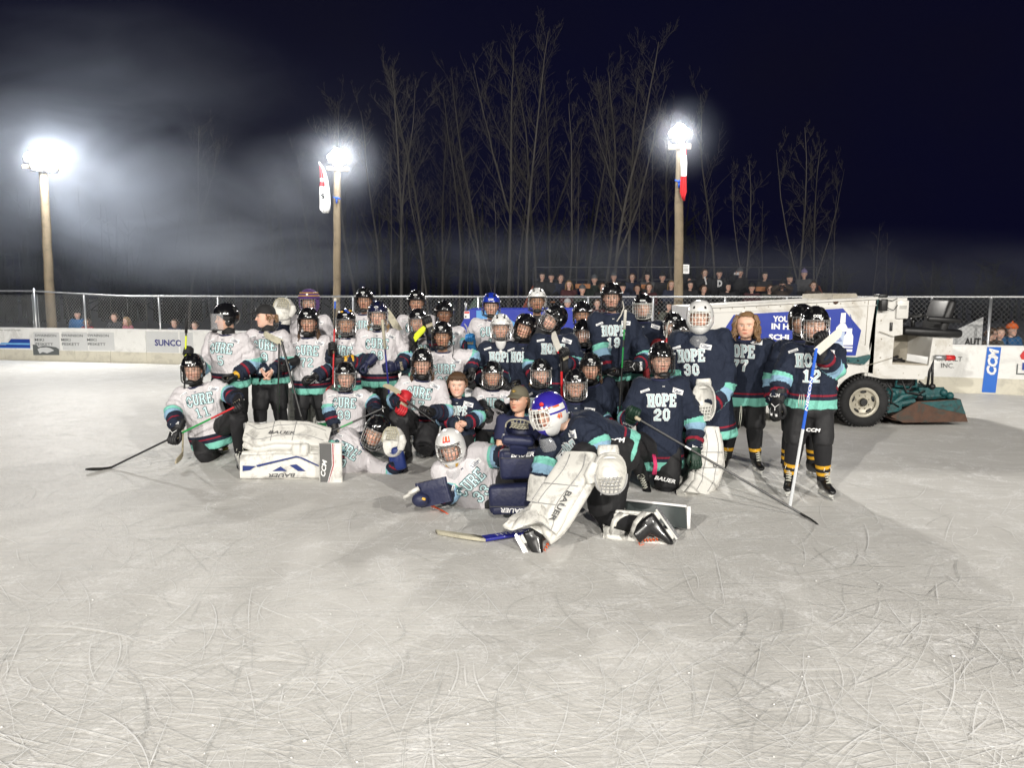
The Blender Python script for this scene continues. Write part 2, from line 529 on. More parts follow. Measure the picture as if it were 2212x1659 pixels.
for a, b2 in zip(ss[:-1], ss[1:]):
    bm_ = MB()
    pa, d, n = bframe(a + .004); pb, d2, n2_ = bframe(b2 - .004)
    if a < 0 < b2: pts = [pa, bpos(0)[0], pb]
    else: pts = [pa, pb]
    for (z0, z1, dp, mm) in ((.0, .29, .004, 1), (.29, BH - .03, 0, 0)):
        for qa, qb in zip(pts[:-1], pts[1:]):
            vs = [q + n * e + Vector((0, 0, z)) for z in (z0, z1) for q, e in ((qa, dp), (qb, dp), (qb, -.05), (qa, -.05))]
            bm_.add(vs, [(0, 1, 2, 3), (4, 5, 6, 7), (0, 1, 5, 4), (1, 2, 6, 5), (2, 3, 7, 6), (3, 0, 4, 7)], mm)
    bm_.build('board_panel', [m_board, m_kick], br, smooth=False)
cp = MB()
for qa, qb in ((s0, 0), (0, s1)):
    pa, d, n = bframe(qa + 1e-4); pb, _, _ = bframe(qb - 1e-4)
    vs = [q + n * e + Vector((0, 0, z)) for z in (BH - .03, BH) for q, e in ((pa, .015), (pb, .015), (pb, -.09), (pa, -.09))]
    cp.add(vs, [(0, 1, 2, 3), (4, 5, 6, 7), (0, 1, 5, 4), (1, 2, 6, 5), (2, 3, 7, 6), (3, 0, 4, 7)])
cp.build('board_cap', m_cap, br, smooth=False)


def bpt(u, v, off):
    p, d, n = bframe(bs_u(u)); z = z_at(v, p)
    return p + n * off + Vector((0, 0, z))


def bquad(mb, pts, off, m):
    mb.add([bpt(u, v, off) for u, v in pts], [tuple(range(len(pts)))], m)


def btext(mb, txt, u, v, hpx, wpx, off, m, bold=.01, shear=0.):
    p, d, n = bframe(bs_u(u)); O = bpt(u, v, 0)
    k = p.y / F
    q, dd, _ = bframe(bs_u(u + 10)); kx = (q - p).length / 10
    put_text(mb, txt, O, d, (0, 0, 1), hpx * k, wpx * kx, 0, m, bold, shear)
    vs, fs, _w = text_mesh(txt, bold, shear)
    for i in range(len(mb.v) - len(vs), len(mb.v)): mb.v[i] += n * off


adm = [m_pale, m_sil, m_dblue, m_lblue, m_inkb, m_inkk, m_blue, m_white, m_red]
ad = MB()   # stripe graphic
bquad(ad, [(-60, 745), (16, 745), (28, 732), (68, 732.5), (68, 752), (-60, 751)], .006, 2)
bquad(ad, [(6, 740), (68, 741), (68, 745), (2, 744)], .009, 3)
bquad(ad, [(-60, 748), (68, 750), (68, 752), (-60, 751)], .009, 6)
btext(ad, 'VINCENT HOCKEY GAME', 20, 711.5 + 1.6, 2.2, 60, .006, 1)
ad.build('advert_sign', adm, br, smooth=False)
for (ux, px) in ((103, 77), (160, 138), (216, 195)):
    ad = MB()
    bquad(ad, [(px, 717), (px + 55, 718), (px + 55, 757), (px, 756)], .006, 0)
    k = 0
    for t, dv in (('SWAINSON', 723.8), ('MIKI', 733.0), ('PESKETT', 742.5)):
        btext(ad, t, ux + {'SWAINSON': 0, 'MIKI': -14, 'PESKETT': -4}[t], dv + .8, 5.6, {'SWAINSON': 46, 'MIKI': 20, 'PESKETT': 38}[t], .010, 1, .012)
    ad.build('advert_sign', adm, br, smooth=False)
ad = MB()
bquad(ad, [(74, 744), (83, 745), (86, 750), (96, 747), (110, 748), (124, 750), (130, 754), (130, 767), (74, 767)], .014, 1)
bquad(ad, [(84, 754), (90, 751), (104, 750), (112, 752), (120, 757), (112, 760), (104, 763), (95, 760), (88, 764)], .018, 0)
ad.build('advert_sign', adm, br, smooth=False)
ad = MB()
bquad(ad, [(319, 715.5), (388, 717.2), (388, 762), (319, 760)], .006, 0); bquad(ad, [(392, 717.3), (420, 718), (420, 763), (392, 762.2)], .006, 0)
btext(ad, 'SUNCOR', 372, 740.5, 13, 70, .010, 4, .03)
ad.build('advert_sign', adm, br, smooth=False)
ad = MB()
bquad(ad, [(2125, 749), (2155, 750), (2150, 848.5), (2120, 847)], .010, 6)
p_, d_, n_ = bframe(bs_u(2138)); O_ = bpt(2138, 781, .016); k_ = p_.y / F
put_text(ad, 'CCM', O_, Vector((0, 0, 1)) + d_ * .05, -d_, 13 * k_ * 1.3, 58 * k_, 0, 7, .05, .25)
ad.build('advert_sign', adm, br, smooth=False)
ad = MB()
btext(ad, 'ASPHALT', 2042, 775, 10, 62, .008, 5, .0)
btext(ad, 'INC.', 2043, 789.5, 10, 28, .008, 5, .0)
ad.build('advert_sign', adm, br, smooth=False)
ad = MB()
bquad(ad, [(2203, 783), (2216, 784), (2216, 800), (2203, 799)], .012, 2)
bquad(ad, [(2196, 768), (2204, 756), (2210, 766), (2216, 758), (2216, 778), (2200, 776)], .012, 8)
for q in ([(2191, 786), (2194, 786), (2194, 806), (2191, 806)], [(2191, 806), (2230, 807), (2230, 810), (2191, 809)]):
    bquad(ad, q, .008, 1)
ad.build('advert_sign', adm, br, smooth=False)

# ------------------------------------------------------------------ chain link fence
m_galv = M_('galvanised_steel', (.45, .46, .47), .42, .8, var=.15)
m_wire = M_('fence_wire', (.42, .43, .44), .5, .5)
fz = [(-40, 628), (75, 628.5), (92, 630), (265, 639.5), (1100, 641), (2212, 641), (2500, 641)]


def ftop(u):
    for (a, va), (b, vb) in zip(fz[:-1], fz[1:]):
        if u <= b: return va + (vb - va) * (u - a) / (b - a)
    return 641


fb = thing('chain_link_fence', bpos(0)[0], 'galvanised chain link fence with a top rail standing behind the white rink boards', 'fence')
FO = -.14
us = [-120, 75, 182, 343, 470, 617, 760, 893, 1030, 1170, 1265, 1405, 1560, 1692, 1850, 2003, 2130, 2290, 2460]


def fpt(u, z=None, v=None):
    p, d, n = bframe(bs_u(u)); q = p + n * FO
    return Vector((q.x, q.y, z if z is not None else z_at(v, q)))


for u in us:
    pm = MB(); q = fpt(u, 0); zt = fpt(u, v=ftop(u)).z + (.05 if u == 75 else -.02)
    pm.tube([q, (q.x, q.y, zt)], .036 if u == 75 else .027, 8)
    pm.ball((q.x, q.y, zt), .036 if u == 75 else .03, 8, 5)
    pm.build('post', m_galv, fb)
for du in (-5, 6):
    pm = MB(); q = fpt(75 + du, 0); pm.tube([q, (q.x, q.y, fpt(75, v=634).z)], .012, 6); pm.build('post', m_galv, fb)
rl = MB(); rl.tube([fpt(u, v=ftop(u)) for u in range(-120, 2480, 40)], .022, 7); rl.build('top_rail', m_galv, fb)
# the woven wire: two families of zig-zag wires joined into one sheet
wm = MB(); sw0 = bs_u(-120); sw1 = bs_u(2460); pitch = .085
zb = BH - .05
hm = fpt(600, v=640).z - zb


def wire(p0, p1, r):
    n = Vector((0, -1, 0)); d = (p1 - p0).normalized(); a = d.cross(n).normalized()
    vs = [p0 + a * r, p0 - a * r * .6 + n * r, p0 - a * r * .6 - n * r, p1 + a * r, p1 - a * r * .6 + n * r, p1 - a * r * .6 - n * r]
    wm.add(vs, [(0, 1, 4, 3), (1, 2, 5, 4), (2, 0, 3, 5)])


k = int((sw1 - sw0) / pitch)
for i in range(-14, k):
    for sg in (1, -1):
        a = sw0 + i * pitch + (0 if sg == 1 else hm * .93); b_ = a + sg * hm * .93
        za = zb; z2 = zb + hm + .03
        if min(a, b_) < sw0 or max(a, b_) > sw1: continue
        pa, _, na = bframe(a); pb, _, nb = bframe(b_)
        wire(pa + na * (FO + .004 * sg) + Vector((0, 0, za)), pb + nb * (FO + .004 * sg) + Vector((0, 0, z2)), .0021)
wm.build('wire_mesh', m_wire, fb, smooth=False, fixn=False)

# ------------------------------------------------------------------ light poles
m_wood = M_('weathered_pole', (.24, .19, .125), .85, var=.35, vs=3., bump=.5, bs=20, dirt=(.10, .075, .05, .6), ds=4)
m_hous = M_('lamp_housing', (.10, .10, .11), .45, .6)
m_lens = {}


def lens(c, s):
    k = (c, s)
    if k not in m_lens:
        m = bpy.data.materials.new('lamp_lens'); m.use_nodes = True; t = m.node_tree
        for q in list(t.nodes):
            if q.type != 'OUTPUT_MATERIAL': t.nodes.remove(q)
        e = nn(t, 'ShaderNodeEmission', ins={'Color': (*c, 1), 'Strength': s})
        t.links.new(e.outputs[0], t.nodes['Material Output'].inputs[0]); m_lens[k] = m
    return m_lens[k]


RINK = Vector((0, 6, 0))


def light_pole(base, top, r0, r1, label, nlamp, lw, power, col, aim, es=40., cone=150, blend=.6, soft=.22, spill=0):
    t = thing('light_pole', base, label, 'light pole', 'floodlight poles around the rink')
    pb = MB(); pts = [base + (top - base) * (i / 12) + Vector((random.uniform(-.01, .01), random.uniform(-.01, .01), 0)) for i in range(13)]
    pb.tube(pts, [r0 + (r1 - r0) * i / 12 for i in range(13)], 14); pb.build('pole', m_wood, t)
    fw = (aim - top); fw = Vector((fw.x, fw.y, 0)).normalized(); sd = Vector((-fw.y, fw.x, 0))
    if nlamp > 1:
        ca = MB(); wv = lw * nlamp * .5
        Mx = Matrix((sd, fw, Vector((0, 0, 1)))).transposed()
        ca.box(top + fw * (r1 + .05) + Vector((0, 0, -.15)), (wv * 2, .09, .1), Mx, bev=.01); ca.build('crossarm', m_wood, t)
    heads = [((i - (nlamp - 1) / 2) * .84, .0) for i in range(nlamp)]
    if nlamp >= 3: heads += [((i - (nlamp - 2) / 2) * .84, .60) for i in range(nlamp - 1)] + [((i - (nlamp - 2) / 2) * .84, -.58) for i in range(nlamp - 1)]  # extra glowing heads added to fill out the glare of the lamps
    elif nlamp == 2: heads += [(0., .42), (0., -.34)]
    for i, (hx, hz) in enumerate(heads):
        c = top + sd * (hx * lw) + fw * (r1 + .22 + .03 * (i % 2)) + Vector((0, 0, .08 + hz * lw))
        d = (aim - c).normalized(); d = (d + fw * .35).normalized()
        q = d.to_track_quat('-Y', 'Z').to_matrix()
        hb = MB(); hh = lw * .78
        prof = [(1.0, 0), (1.0, .05), (.92, .16), (.6, .30), (.35, .34)]
        rs = []
        for (sc, y) in prof:
            rs.append([c + q @ Vector((math.cos(a) * lw / 2 * sc * 1.08, y * lw, math.sin(a) * hh / 2 * sc * 1.08)) for a in [2 * math.pi * j / 20 for j in range(20)]])
        hb.rings(rs, 0, False, True)
        hb.tube([c + q @ Vector((-lw * .55, .1 * lw, 0)), c + q @ Vector((-lw * .55, .3 * lw, -hh * .62)), c + q @ Vector((lw * .55, .3 * lw, -hh * .62)), c + q @ Vector((lw * .55, .1 * lw, 0))], .015, 6)
        ho = hb.build('floodlight', m_hous, t)
        lb = MB()
        rs = []
        for (sc, y) in ((.97, .01), (.9, -.02), (.6, -.045), (.01, -.055)):
            rs.append([c + q @ Vector((math.cos(a) * lw / 2 * sc * 1.08, y * lw, math.sin(a) * hh / 2 * sc * 1.08)) for a in [2 * math.pi * j / 20 for j in range(20)]])
        lb.rings(rs, 0, False, True)
        lo = lb.build('lens', lens(col, es), ho)
        lo.location = -wloc(t) if False else (0, 0, 0)
        for vv in lo.data.vertices: vv.co -= wloc(t)
    ld = bpy.data.lights.new('floodlight_beam', 'SPOT'); ld.energy = power; ld.color = col
    ld.spot_size = R(cone); ld.spot_blend = blend; ld.shadow_soft_size = soft
    lo = bpy.data.objects.new('floodlight_beam', ld); COL.objects.link(lo)
    pos = top + fw * (r1 + .75) + Vector((0, 0, .05)); lo.parent = t; lo.location = pos - wloc(t)
    lo.rotation_euler = (aim - pos).to_track_quat('-Z', 'Y').to_euler()
    if spill:
        l2 = bpy.data.lights.new('floodlight_spill', 'POINT'); l2.energy = spill; l2.color = COOL; l2.shadow_soft_size = .25
        o2 = bpy.data.objects.new('floodlight_spill', l2); COL.objects.link(o2); o2.parent = t; o2.location = top + fw * (r1 + .65) + Vector((0, 0, .1)) - wloc(t)
    return t


def pole_at(ub, vb, Y, ut, vt):
    a = P(ub, vb, Y); b_ = P(ut, vt, Y); d = (b_ - a)
    base = a + d * ((0 - a.z) / d.z)
    return base, b_


WARM = (1.0, .955, .88); COOL = (.93, .965, 1.0)
KB = 1.0
b_, t_ = pole_at(112, 700, bpos(bs_u(110))[0].y + 1.0, 92, 352)
light_pole(b_, t_, .135, .105, 'thick wooden light pole in dense smoke with the widest glare of the lamps', 3, .34, 1150 * KB, WARM, Vector((-2, 7, 0)), 60, 155, .6, .3, 950)
LAMP_L = t_.copy()
b_, t_ = pole_at(728, 620, bpos(bs_u(728))[0].y + .7, 728, 352)
light_pole(b_, t_, .10, .085, 'wooden light pole with a white flag hanging beside it', 2, .26, 1100 * KB, WARM, Vector((0, 6, 0)), 60, 150, .6, .2, 260)
LAMP_M = t_.copy(); POLE_M = (b_, t_)
b_, t_ = pole_at(1465, 640, bpos(bs_u(1465))[0].y + .6, 1469, 303)
light_pole(b_, t_, .105, .085, 'wooden light pole with a red and white flag hanging from its top', 2, .23, 1500 * KB, WARM, Vector((1, 6, 0)), 60, 150, .6, .2, 170)
LAMP_R = t_.copy(); POLE_R = (b_, t_)
# the matching poles on the photographer's side of the rink (they light the group from the front)
for (x, y, pw) in ((-12., -17.0, 18200), (1.5, -18.5, 16400), (15., -16.5, 19000)):
    light_pole(Vector((x, y, 0)), Vector((x, y, 10.5)), .11, .09, 'wooden light pole with two floodlights on the near side of the rink', 2, .4, pw * KB, WARM, Vector((x * .42, 9.0, .3)), 60, 92, .9, .16)

# flags
m_cloth_w = M_('flag_white', (.72, .72, .72), .8, var=.1); m_cloth_r = M_('flag_red', (.55, .02, .025), .8, var=.1)


def flag(pole, us, label, cols, emblem=None):
    """pennant hanging in folds: us = rows (v, u_left, u_right)"""
    Y = pole[0].y - .25
    t = MB(); n = 10
    for i, (v, a, c, mm) in enumerate(us):
        for j in range(n + 1):
            u = a + (c - a) * j / n
            p = P(u, v, Y); p.y += .035 * math.sin(j * 1.5 + i * .6)
            t.v.append(p)
        if i:
            for j in range(n):
                q = (i - 1) * (n + 1) + j; t.f.append((q, q + 1, q + n + 2, q + n + 1)); t.m.append(1 if (mm == 1 or (mm == 2 and j < n * .55) or (mm == 3 and j > n * .62)) else 0)
    o = thing('flag', pole[1], label, 'flag')
    f = t.build('cloth', cols, o)
    md = f.modifiers.new('s', 'SOLIDIFY'); md.thickness = .004
    return o


fo = flag(POLE_M, [(349, 688, 690, 0), (357, 689, 696, 0), (366, 690, 702, 2), (384, 690, 708, 2), (392, 691, 710, 0), (402, 690, 711, 2), (420, 690, 713, 0), (440, 691, 714, 0), (452, 691, 713, 0), (460, 698, 709, 0)],
          'limp white flag with a red emblem hanging left of its pole', [m_cloth_w, m_cloth_r])
em = MB()
Yf = POLE_M[0].y - .34
put_text(em, 'S', P(697, 423, Yf), (.95, 0, .3), (-.3, 0, .95), .1, .09, 0, 0, .05); em.build('emblem', m_inkk, fo)
flag(POLE_R, [(306, 1471, 1480, 3), (318, 1472, 1482, 3), (335, 1472, 1482, 3), (352, 1471, 1483, 0), (380, 1471, 1482, 0), (383, 1470, 1482, 1), (400, 1469, 1483, 1), (415, 1468, 1484, 1), (424, 1471, 1481, 1), (433, 1475, 1480, 1)],
     'limp red and white flag hanging from the right pole', [m_cloth_w, m_cloth_r])
# blue rope cleats and a notice on the poles
m_bl = M_('blue_plastic', (.02, .10, .55), .4)
for (pl, u, v) in ((POLE_M, 727, 427), (POLE_R, 1467, 391)):
    cb = MB(); p = P(u, v, pl[0].y - .12)
    cb.box(p, (.07, .06, .05), bev=.01); cb.tube([p + Vector((-.09, 0, .02)), p + Vector((.09, 0, -.02))], .016, 6); cb.tube([p, p + Vector((0, 0, -.13))], .022, 6)
    tag(cb.build('pole_bracket', m_bl), 'small blue bracket fixed to the pole beside the ' + ('white flag' if pl is POLE_M else 'red and white flag'), 'bracket')
nb_ = MB(); p = P(1481, 581, POLE_R[0].y - .02)
nb_.box(p, (.15, .012, .19)); nb_.build
for i in range(5): nb_.box(p + Vector((0, -.0085, .06 - i * .028)), (.1, .004, .009), m=1)
tag(nb_.build('notice_board', [m_white, m_sil], smooth=False), 'small white notice fixed to the side of the right light pole', 'notice')
# ------------------------------------------------------------------ bare trees
m_bark = M_('aspen_bark', (.085, .078, .070), .9, var=.45, vs=1.2, dirt=(.06, .05, .04, .8), ds=2.)
m_twig = M_('twigs', (.065, .058, .052), .9, var=.3)


def tree_proto(seed, h, r0, nb, spread, fork=0., lean=0.0):
    rd = random.Random(seed); tr = MB(); cw = MB()

    def path(p, d, ln, n, wob, grav=0.):
        pts = [p.copy()]; q = p.copy(); d = d.normalized()
        for i in range(n):
            d = (d + Vector((rd.gauss(0, wob), rd.gauss(0, wob), rd.gauss(0, wob * .5) + grav))).normalized()
            q = q + d * (ln / n); pts.append(q.copy())
        return pts
    def branch(mb, p, d, ln, r, lev):
        n = 6 if lev == 1 else 4
        pts = path(p, d, ln, n, .12 if lev == 1 else .17, .07)
        mb.tube(pts, [max(.004, .8 * r * (1 - .85 * i / n)) for i in range(n + 1)], 5 if lev == 1 else 3, cap=False)
        if lev >= 3: return
        for k in range(rd.randint(4, 7) if lev == 1 else rd.randint(3, 5)):
            i = rd.randint(1, n - 1) if lev == 1 else rd.randint(0, n - 1)
            dd = (pts[i + 1] - pts[i]).normalized()
            sd = Vector((rd.gauss(0, 1), rd.gauss(0, 1), rd.gauss(.35, .6))).normalized()
            branch(mb, pts[i], dd * .9 + sd * .75, ln * rd.uniform(.28, .55), r * (1 - .7 * i / n) * .5, lev + 1)
    n = 14
    pts = path(Vector((0, 0, -.1)), Vector((lean, 0, 1)), h, n, .035, .02)
    rad = [.82 * r0 * (1 - .82 * (i / n)) for i in range(n + 1)]
    tr.tube(pts, rad, 9)
    tops = [(pts, rad, .34)]
    if fork:
        i = int(n * fork); p2 = path(pts[i], Vector((rd.choice((-.35, .35)), rd.gauss(0, .2), 1)), h * (1 - fork) * .9, 9, .06, .03)
        r2 = [rad[i] * .75 * (1 - .85 * k / 9) for k in range(10)]; tr.tube(p2, r2, 7); tops.append((p2, r2, .1))
    for (pp, ra, st) in tops:
        N = len(pp) - 1
        for k in range(nb if st > .2 else nb // 2):
            t = st + (1 - st) * (k + rd.random()) / (nb if st > .2 else nb // 2); t = min(t, .97)
            i = min(int(t * N), N - 1); p = pp[i].lerp(pp[i + 1], t * N - i)
            az = rd.uniform(0, 6.28)
            d = Vector((math.cos(az) * spread, math.sin(az) * spread, rd.uniform(.6, 1.2)))
            branch(cw, p, d, h * rd.uniform(.12, .24) * (1.15 - .6 * t), ra[i] * .42, 1)
    return tr, cw


protos = []
for (sd, h, r0, nb, sp, fk, ln) in ((1, 13, .115, 22, .62, .45, .02), (2, 14, .115, 26, .6, .0, -.01), (3, 12, .10, 20, .6, .6, .03), (4, 14.5, .12, 22, .65, .35, .035), (5, 10, .08, 13, .6, .0, .0), (6, 8.0, .075, 14, .9, .3, .05), (7, 9, .06, 9, .5, .0, -.04)):
    tr, cw = tree_proto(sd, h, r0, nb, sp, fk, ln)
    protos.append((h, tr, cw))
tree_meshes = []
for h, tr, cw in protos:
    a = tr.build('trunk', m_bark, local=True); b_ = cw.build('branches', m_twig, local=True, fixn=False)
    tree_meshes.append((h, a, b_))
TREES = [  # u base, v top, depth, prototype, rot, label-detail
    (403, 262, 27, 2, 0.3), (318, 560, 27, 6, 1.0), (870, 135, 29, 0, 2.0), (905, 165, 32, 1, .6), (930, 300, 31, 4, .2), (990, 200, 36, 1, 1.2),
    (1009, 395, 31, 6, 2.2), (1045, 148, 33, 3, 2.9), (1063, 410, 29, 5, .4), (1098, 80, 31, 0, .9), (1143, 70, 30, 1, 2.4), (1160, 150, 35, 2, 4.),
    (1222, 225, 30, 4, 1.9), (1262, 180, 35, 4, 3.2), (1300, 162, 31, 2, 5.0), (1318, 78, 29, 3, 0.05), (1352, 158, 30, 0, .5), (1378, 370, 32, 5, 2.),
    (1410, 300, 33, 6, 1.), (1515, 440, 31, 6, 4.), (1550, 190, 32, 4, .1), (1602, 340, 29, 5, .3), (1716, 268, 28, 5, .0), (1762, 300, 31, 5, 3.0),
    (1800, 420, 33, 6, .7), (1880, 480, 32, 6, 2.6), (1915, 500, 34, 6, 5.), (820, 240, 34, 4, 1.4), (775, 200, 33, 2, 2.7), (690, 330, 35, 4, .9),
    (600, 390, 33, 6, .4), (500, 430, 31, 4, 2.3), (540, 480, 34, 6, 3.3), (455, 520, 35, 6, 1.1), (958, 240, 37, 3, 1.5), (1190, 180, 37, 0, 3.5),
    (1245, 330, 33, 6, 1.7), (1460, 230, 36, 2, 2.2), (1650, 430, 35, 6, .2), (845, 330, 31, 6, 2.0), (1120, 330, 33, 4, 4.4), (2010, 560, 36, 6, 1.0), (240, 540, 33, 6, 2.), (150, 560, 36, 4, 1.)]
lab = {0: 'tall pale aspen with a forked bare crown', 1: 'tall straight bare tree with many fine twigs', 2: 'slim bare tree with a high fork', 3: 'tall leaning bare tree with long limbs', 4: 'thin straight bare trunk with short twigs', 5: 'low bare tree spreading wide from a short trunk', 6: 'thin bare sapling'}


def near(u):
    marks = [(112, 'the smoky left light pole'), (403, 'the smoke patch'), (728, 'the white flag pole'), (1061, 'the blue helmet'), (1322, 'the tall player 19'), (1465, 'the red flag pole'), (1735, 'the bleachers end'), (2030, 'the machine seat')]
    m = min(marks, key=lambda q: abs(q[0] - u)); d = u - m[0]
    if abs(d) < 14: return 'straight above ' + m[1]
    return ('just ' if abs(d) < 50 else '') + ('right of ' if d > 0 else 'left of ') + m[1]


used_l = {}
for (u, vt, Y, k, rz) in TREES:
    h, a, b_ = tree_meshes[k]
    base = P(u, 660, Y); base.z = -.05
    zt = P(u, vt, Y).z; s = (zt + .05) / h
    l = lab[k] + ' ' + near(u)
    if l in used_l:
        used_l[l] += 1; l = lab[k] + [' farther back ', ' deep in ', ' in the dark '][used_l[l] - 2] + near(u)
    else: used_l[l] = 1
    t = thing('bare_tree', base, l, 'tree', 'bare trees behind the rink')
    for q in (a, b_):
        c = q.copy(); COL.objects.link(c); c.parent = t
    t.scale = (s * random.uniform(.85, 1.1), s, s); t.rotation_euler = (0, 0, rz)
for h, a, b_ in tree_meshes:
    bpy.data.objects.remove(a); bpy.data.objects.remove(b_)

# dark mass of the forest far behind
m_wood2 = M_('far_woods', (.012, .012, .013), .95, var=.5, vs=.4)
fw = MB(); rd = random.Random(5)
for k in range(600):
    x = rd.uniform(-60, 60); y = rd.uniform(44, 56); h = rd.uniform(3, 8) if x < 12 else rd.uniform(1.5, 4)
    fw.tube([(x, y, 0), (x + rd.gauss(0, .15), y, h * .5), (x + rd.gauss(0, .4), y, h)], [.14, .1, .02], 5)
    for q in range(7):
        z = h * rd.uniform(.15, .9); a = rd.uniform(0, 6.28); ll = rd.uniform(.5, 1.5)
        fw.tube([(x, y, z), (x + math.cos(a) * ll, y + math.sin(a) * ll, z + ll * rd.uniform(.1, .8))], [.05, .01], 3, cap=False)
o = tag(fw.build('far_woods', m_wood2, smooth=False, fixn=False), kind='stuff'); o['label'] = 'dark mass of woods far behind the rink'

# ------------------------------------------------------------------ smoke drifting past the lamps, with puffs added for their glow
def smoke_box(name, lo, hi, blobs, label, dens, scale, seed, base=.0, nlo=.32, nhi=.78, col=(.80, .87, 1.0), halos=()):
    c = (lo + hi) / 2; s = MB(); s.box(c, hi - lo)
    m = bpy.data.materials.new(name); m.use_nodes = True; t = m.node_tree; L = t.links
    for q in list(t.nodes):
        if q.type != 'OUTPUT_MATERIAL': t.nodes.remove(q)
    pv = nn(t, 'ShaderNodeVolumePrincipled', ins={'Color': (*col, 1), 'Anisotropy': .2})
    tc = nn(t, 'ShaderNodeTexCoord')
    mp = nn(t, 'ShaderNodeMapping'); mp.inputs['Location'].default_value = (seed * 3.1, seed * 1.7, seed); mp.inputs['Rotation'].default_value = (0, R(24), 0); mp.inputs['Scale'].default_value = (.6, 1, 1.3)
    L.new(tc.outputs['Object'], mp.inputs[0])
    no = nn(t, 'ShaderNodeTexNoise', ins={'Scale': scale, 'Detail': 5., 'Roughness': .58, 'Distortion': .9}); L.new(mp.outputs[0], no.inputs['Vector'])
    r = nn(t, 'ShaderNodeMapRange', ins={'From Min': nlo, 'From Max': nhi}); L.new(no.outputs[0], r.inputs[0])

    def fall(p, rad, wgt):
        q = nn(t, 'ShaderNodeMapping'); q.vector_type = 'TEXTURE'
        q.inputs['Location'].default_value = p; q.inputs['Scale'].default_value = rad
        L.new(tc.outputs['Object'], q.inputs[0])
        ln = nn(t, 'ShaderNodeVectorMath', operation='LENGTH'); L.new(q.outputs[0], ln.inputs[0])
        e = nn(t, 'ShaderNodeMapRange', ins={'From Min': 0., 'From Max': 1., 'To Min': wgt, 'To Max': 0.}); e.interpolation_type = 'SMOOTHSTEP'
        L.new(ln.outputs['Value'], e.inputs[0])
        return e.outputs[0]
    tot = None
    for (p, rad, wgt) in blobs:
        e = fall(p, rad, wgt); tot = e if tot is None else math_n(t, 'ADD', tot, e)
    d = math_n(t, 'MULTIPLY', tot, r.outputs[0]); d = math_n(t, 'MULTIPLY', d, dens)
    d = math_n(t, 'ADD', d, base)
    for (p, rad, wgt) in halos: d = math_n(t, 'ADD', d, fall(p, rad, wgt))
    L.new(d, pv.inputs['Density']); L.new(pv.outputs[0], t.nodes['Material Output'].inputs['Volume'])
    o = s.build(name, m, smooth=False); tag(o, label, None, None, 'stuff')
    return o


bl = []
for (u, v, Y, ru, rv, ry, wg) in ((40, 370, 24.4, 360, 210, 3.2, .8), (300, 430, 24.2, 330, 170, 2.8, .42), (480, 520, 24.6, 360, 170, 2.8, .45), (0, 400, 24.3, 230, 230, 3., .6), (190, 540, 25, 480, 130, 3., .5), (200, 230, 24.6, 560, 260, 3.4, .13), (660, 400, 22, 190, 130, 2.2, .5), (640, 560, 23, 320, 100, 2.6, .4), (1900, 590, 23, 600, 110, 4, .10), (1500, 580, 24, 450, 80, 3.5, .16), (1150, 560, 25, 420, 90, 3, .24), (2200, 610, 22, 350, 100, 4, .09)):
    k = Y / F; bl.append((P(u, v, Y), (ru * k, ry, rv * k), wg))
hal = [(LAMP_L + Vector((0, -.4, 0)), (3.0, 2.4, 2.2), .012), (LAMP_M + Vector((.1, -.3, 0)), (1.5, 1.5, 1.2), .08), (LAMP_R + Vector((0, -.3, 0)), (1.1, 1.1, 1.0), .07)]  # puffs of smoke added round each lamp to make its glare halo
smoke_box('smoke', Vector((-30, 15.3, .15)), Vector((26, 29, 13)), bl, 'pale smoke drifting past the floodlights and low behind the fence, thickened round lamps for glare', 1.55, .42, 1.0, .0009, halos=hal)
# ------------------------------------------------------------------ materials for people
def attr_col(nt, name):
    a = nn(nt, 'ShaderNodeAttribute'); a.attribute_name = name; return a


def skin_mat():
    m, nt, b = nodes('skin'); L = nt.links
    a = attr_col(nt, 'col'); L.new(a.outputs['Color'], b.inputs['Base Color'])
    b.inputs['Roughness'].default_value = .5; b.inputs['Subsurface Weight'].default_value = .06
    b.inputs['Subsurface Radius'].default_value = (.8, .3, .15); b.inputs['Subsurface Scale'].default_value = .01
    return m


M_SKIN = skin_mat()


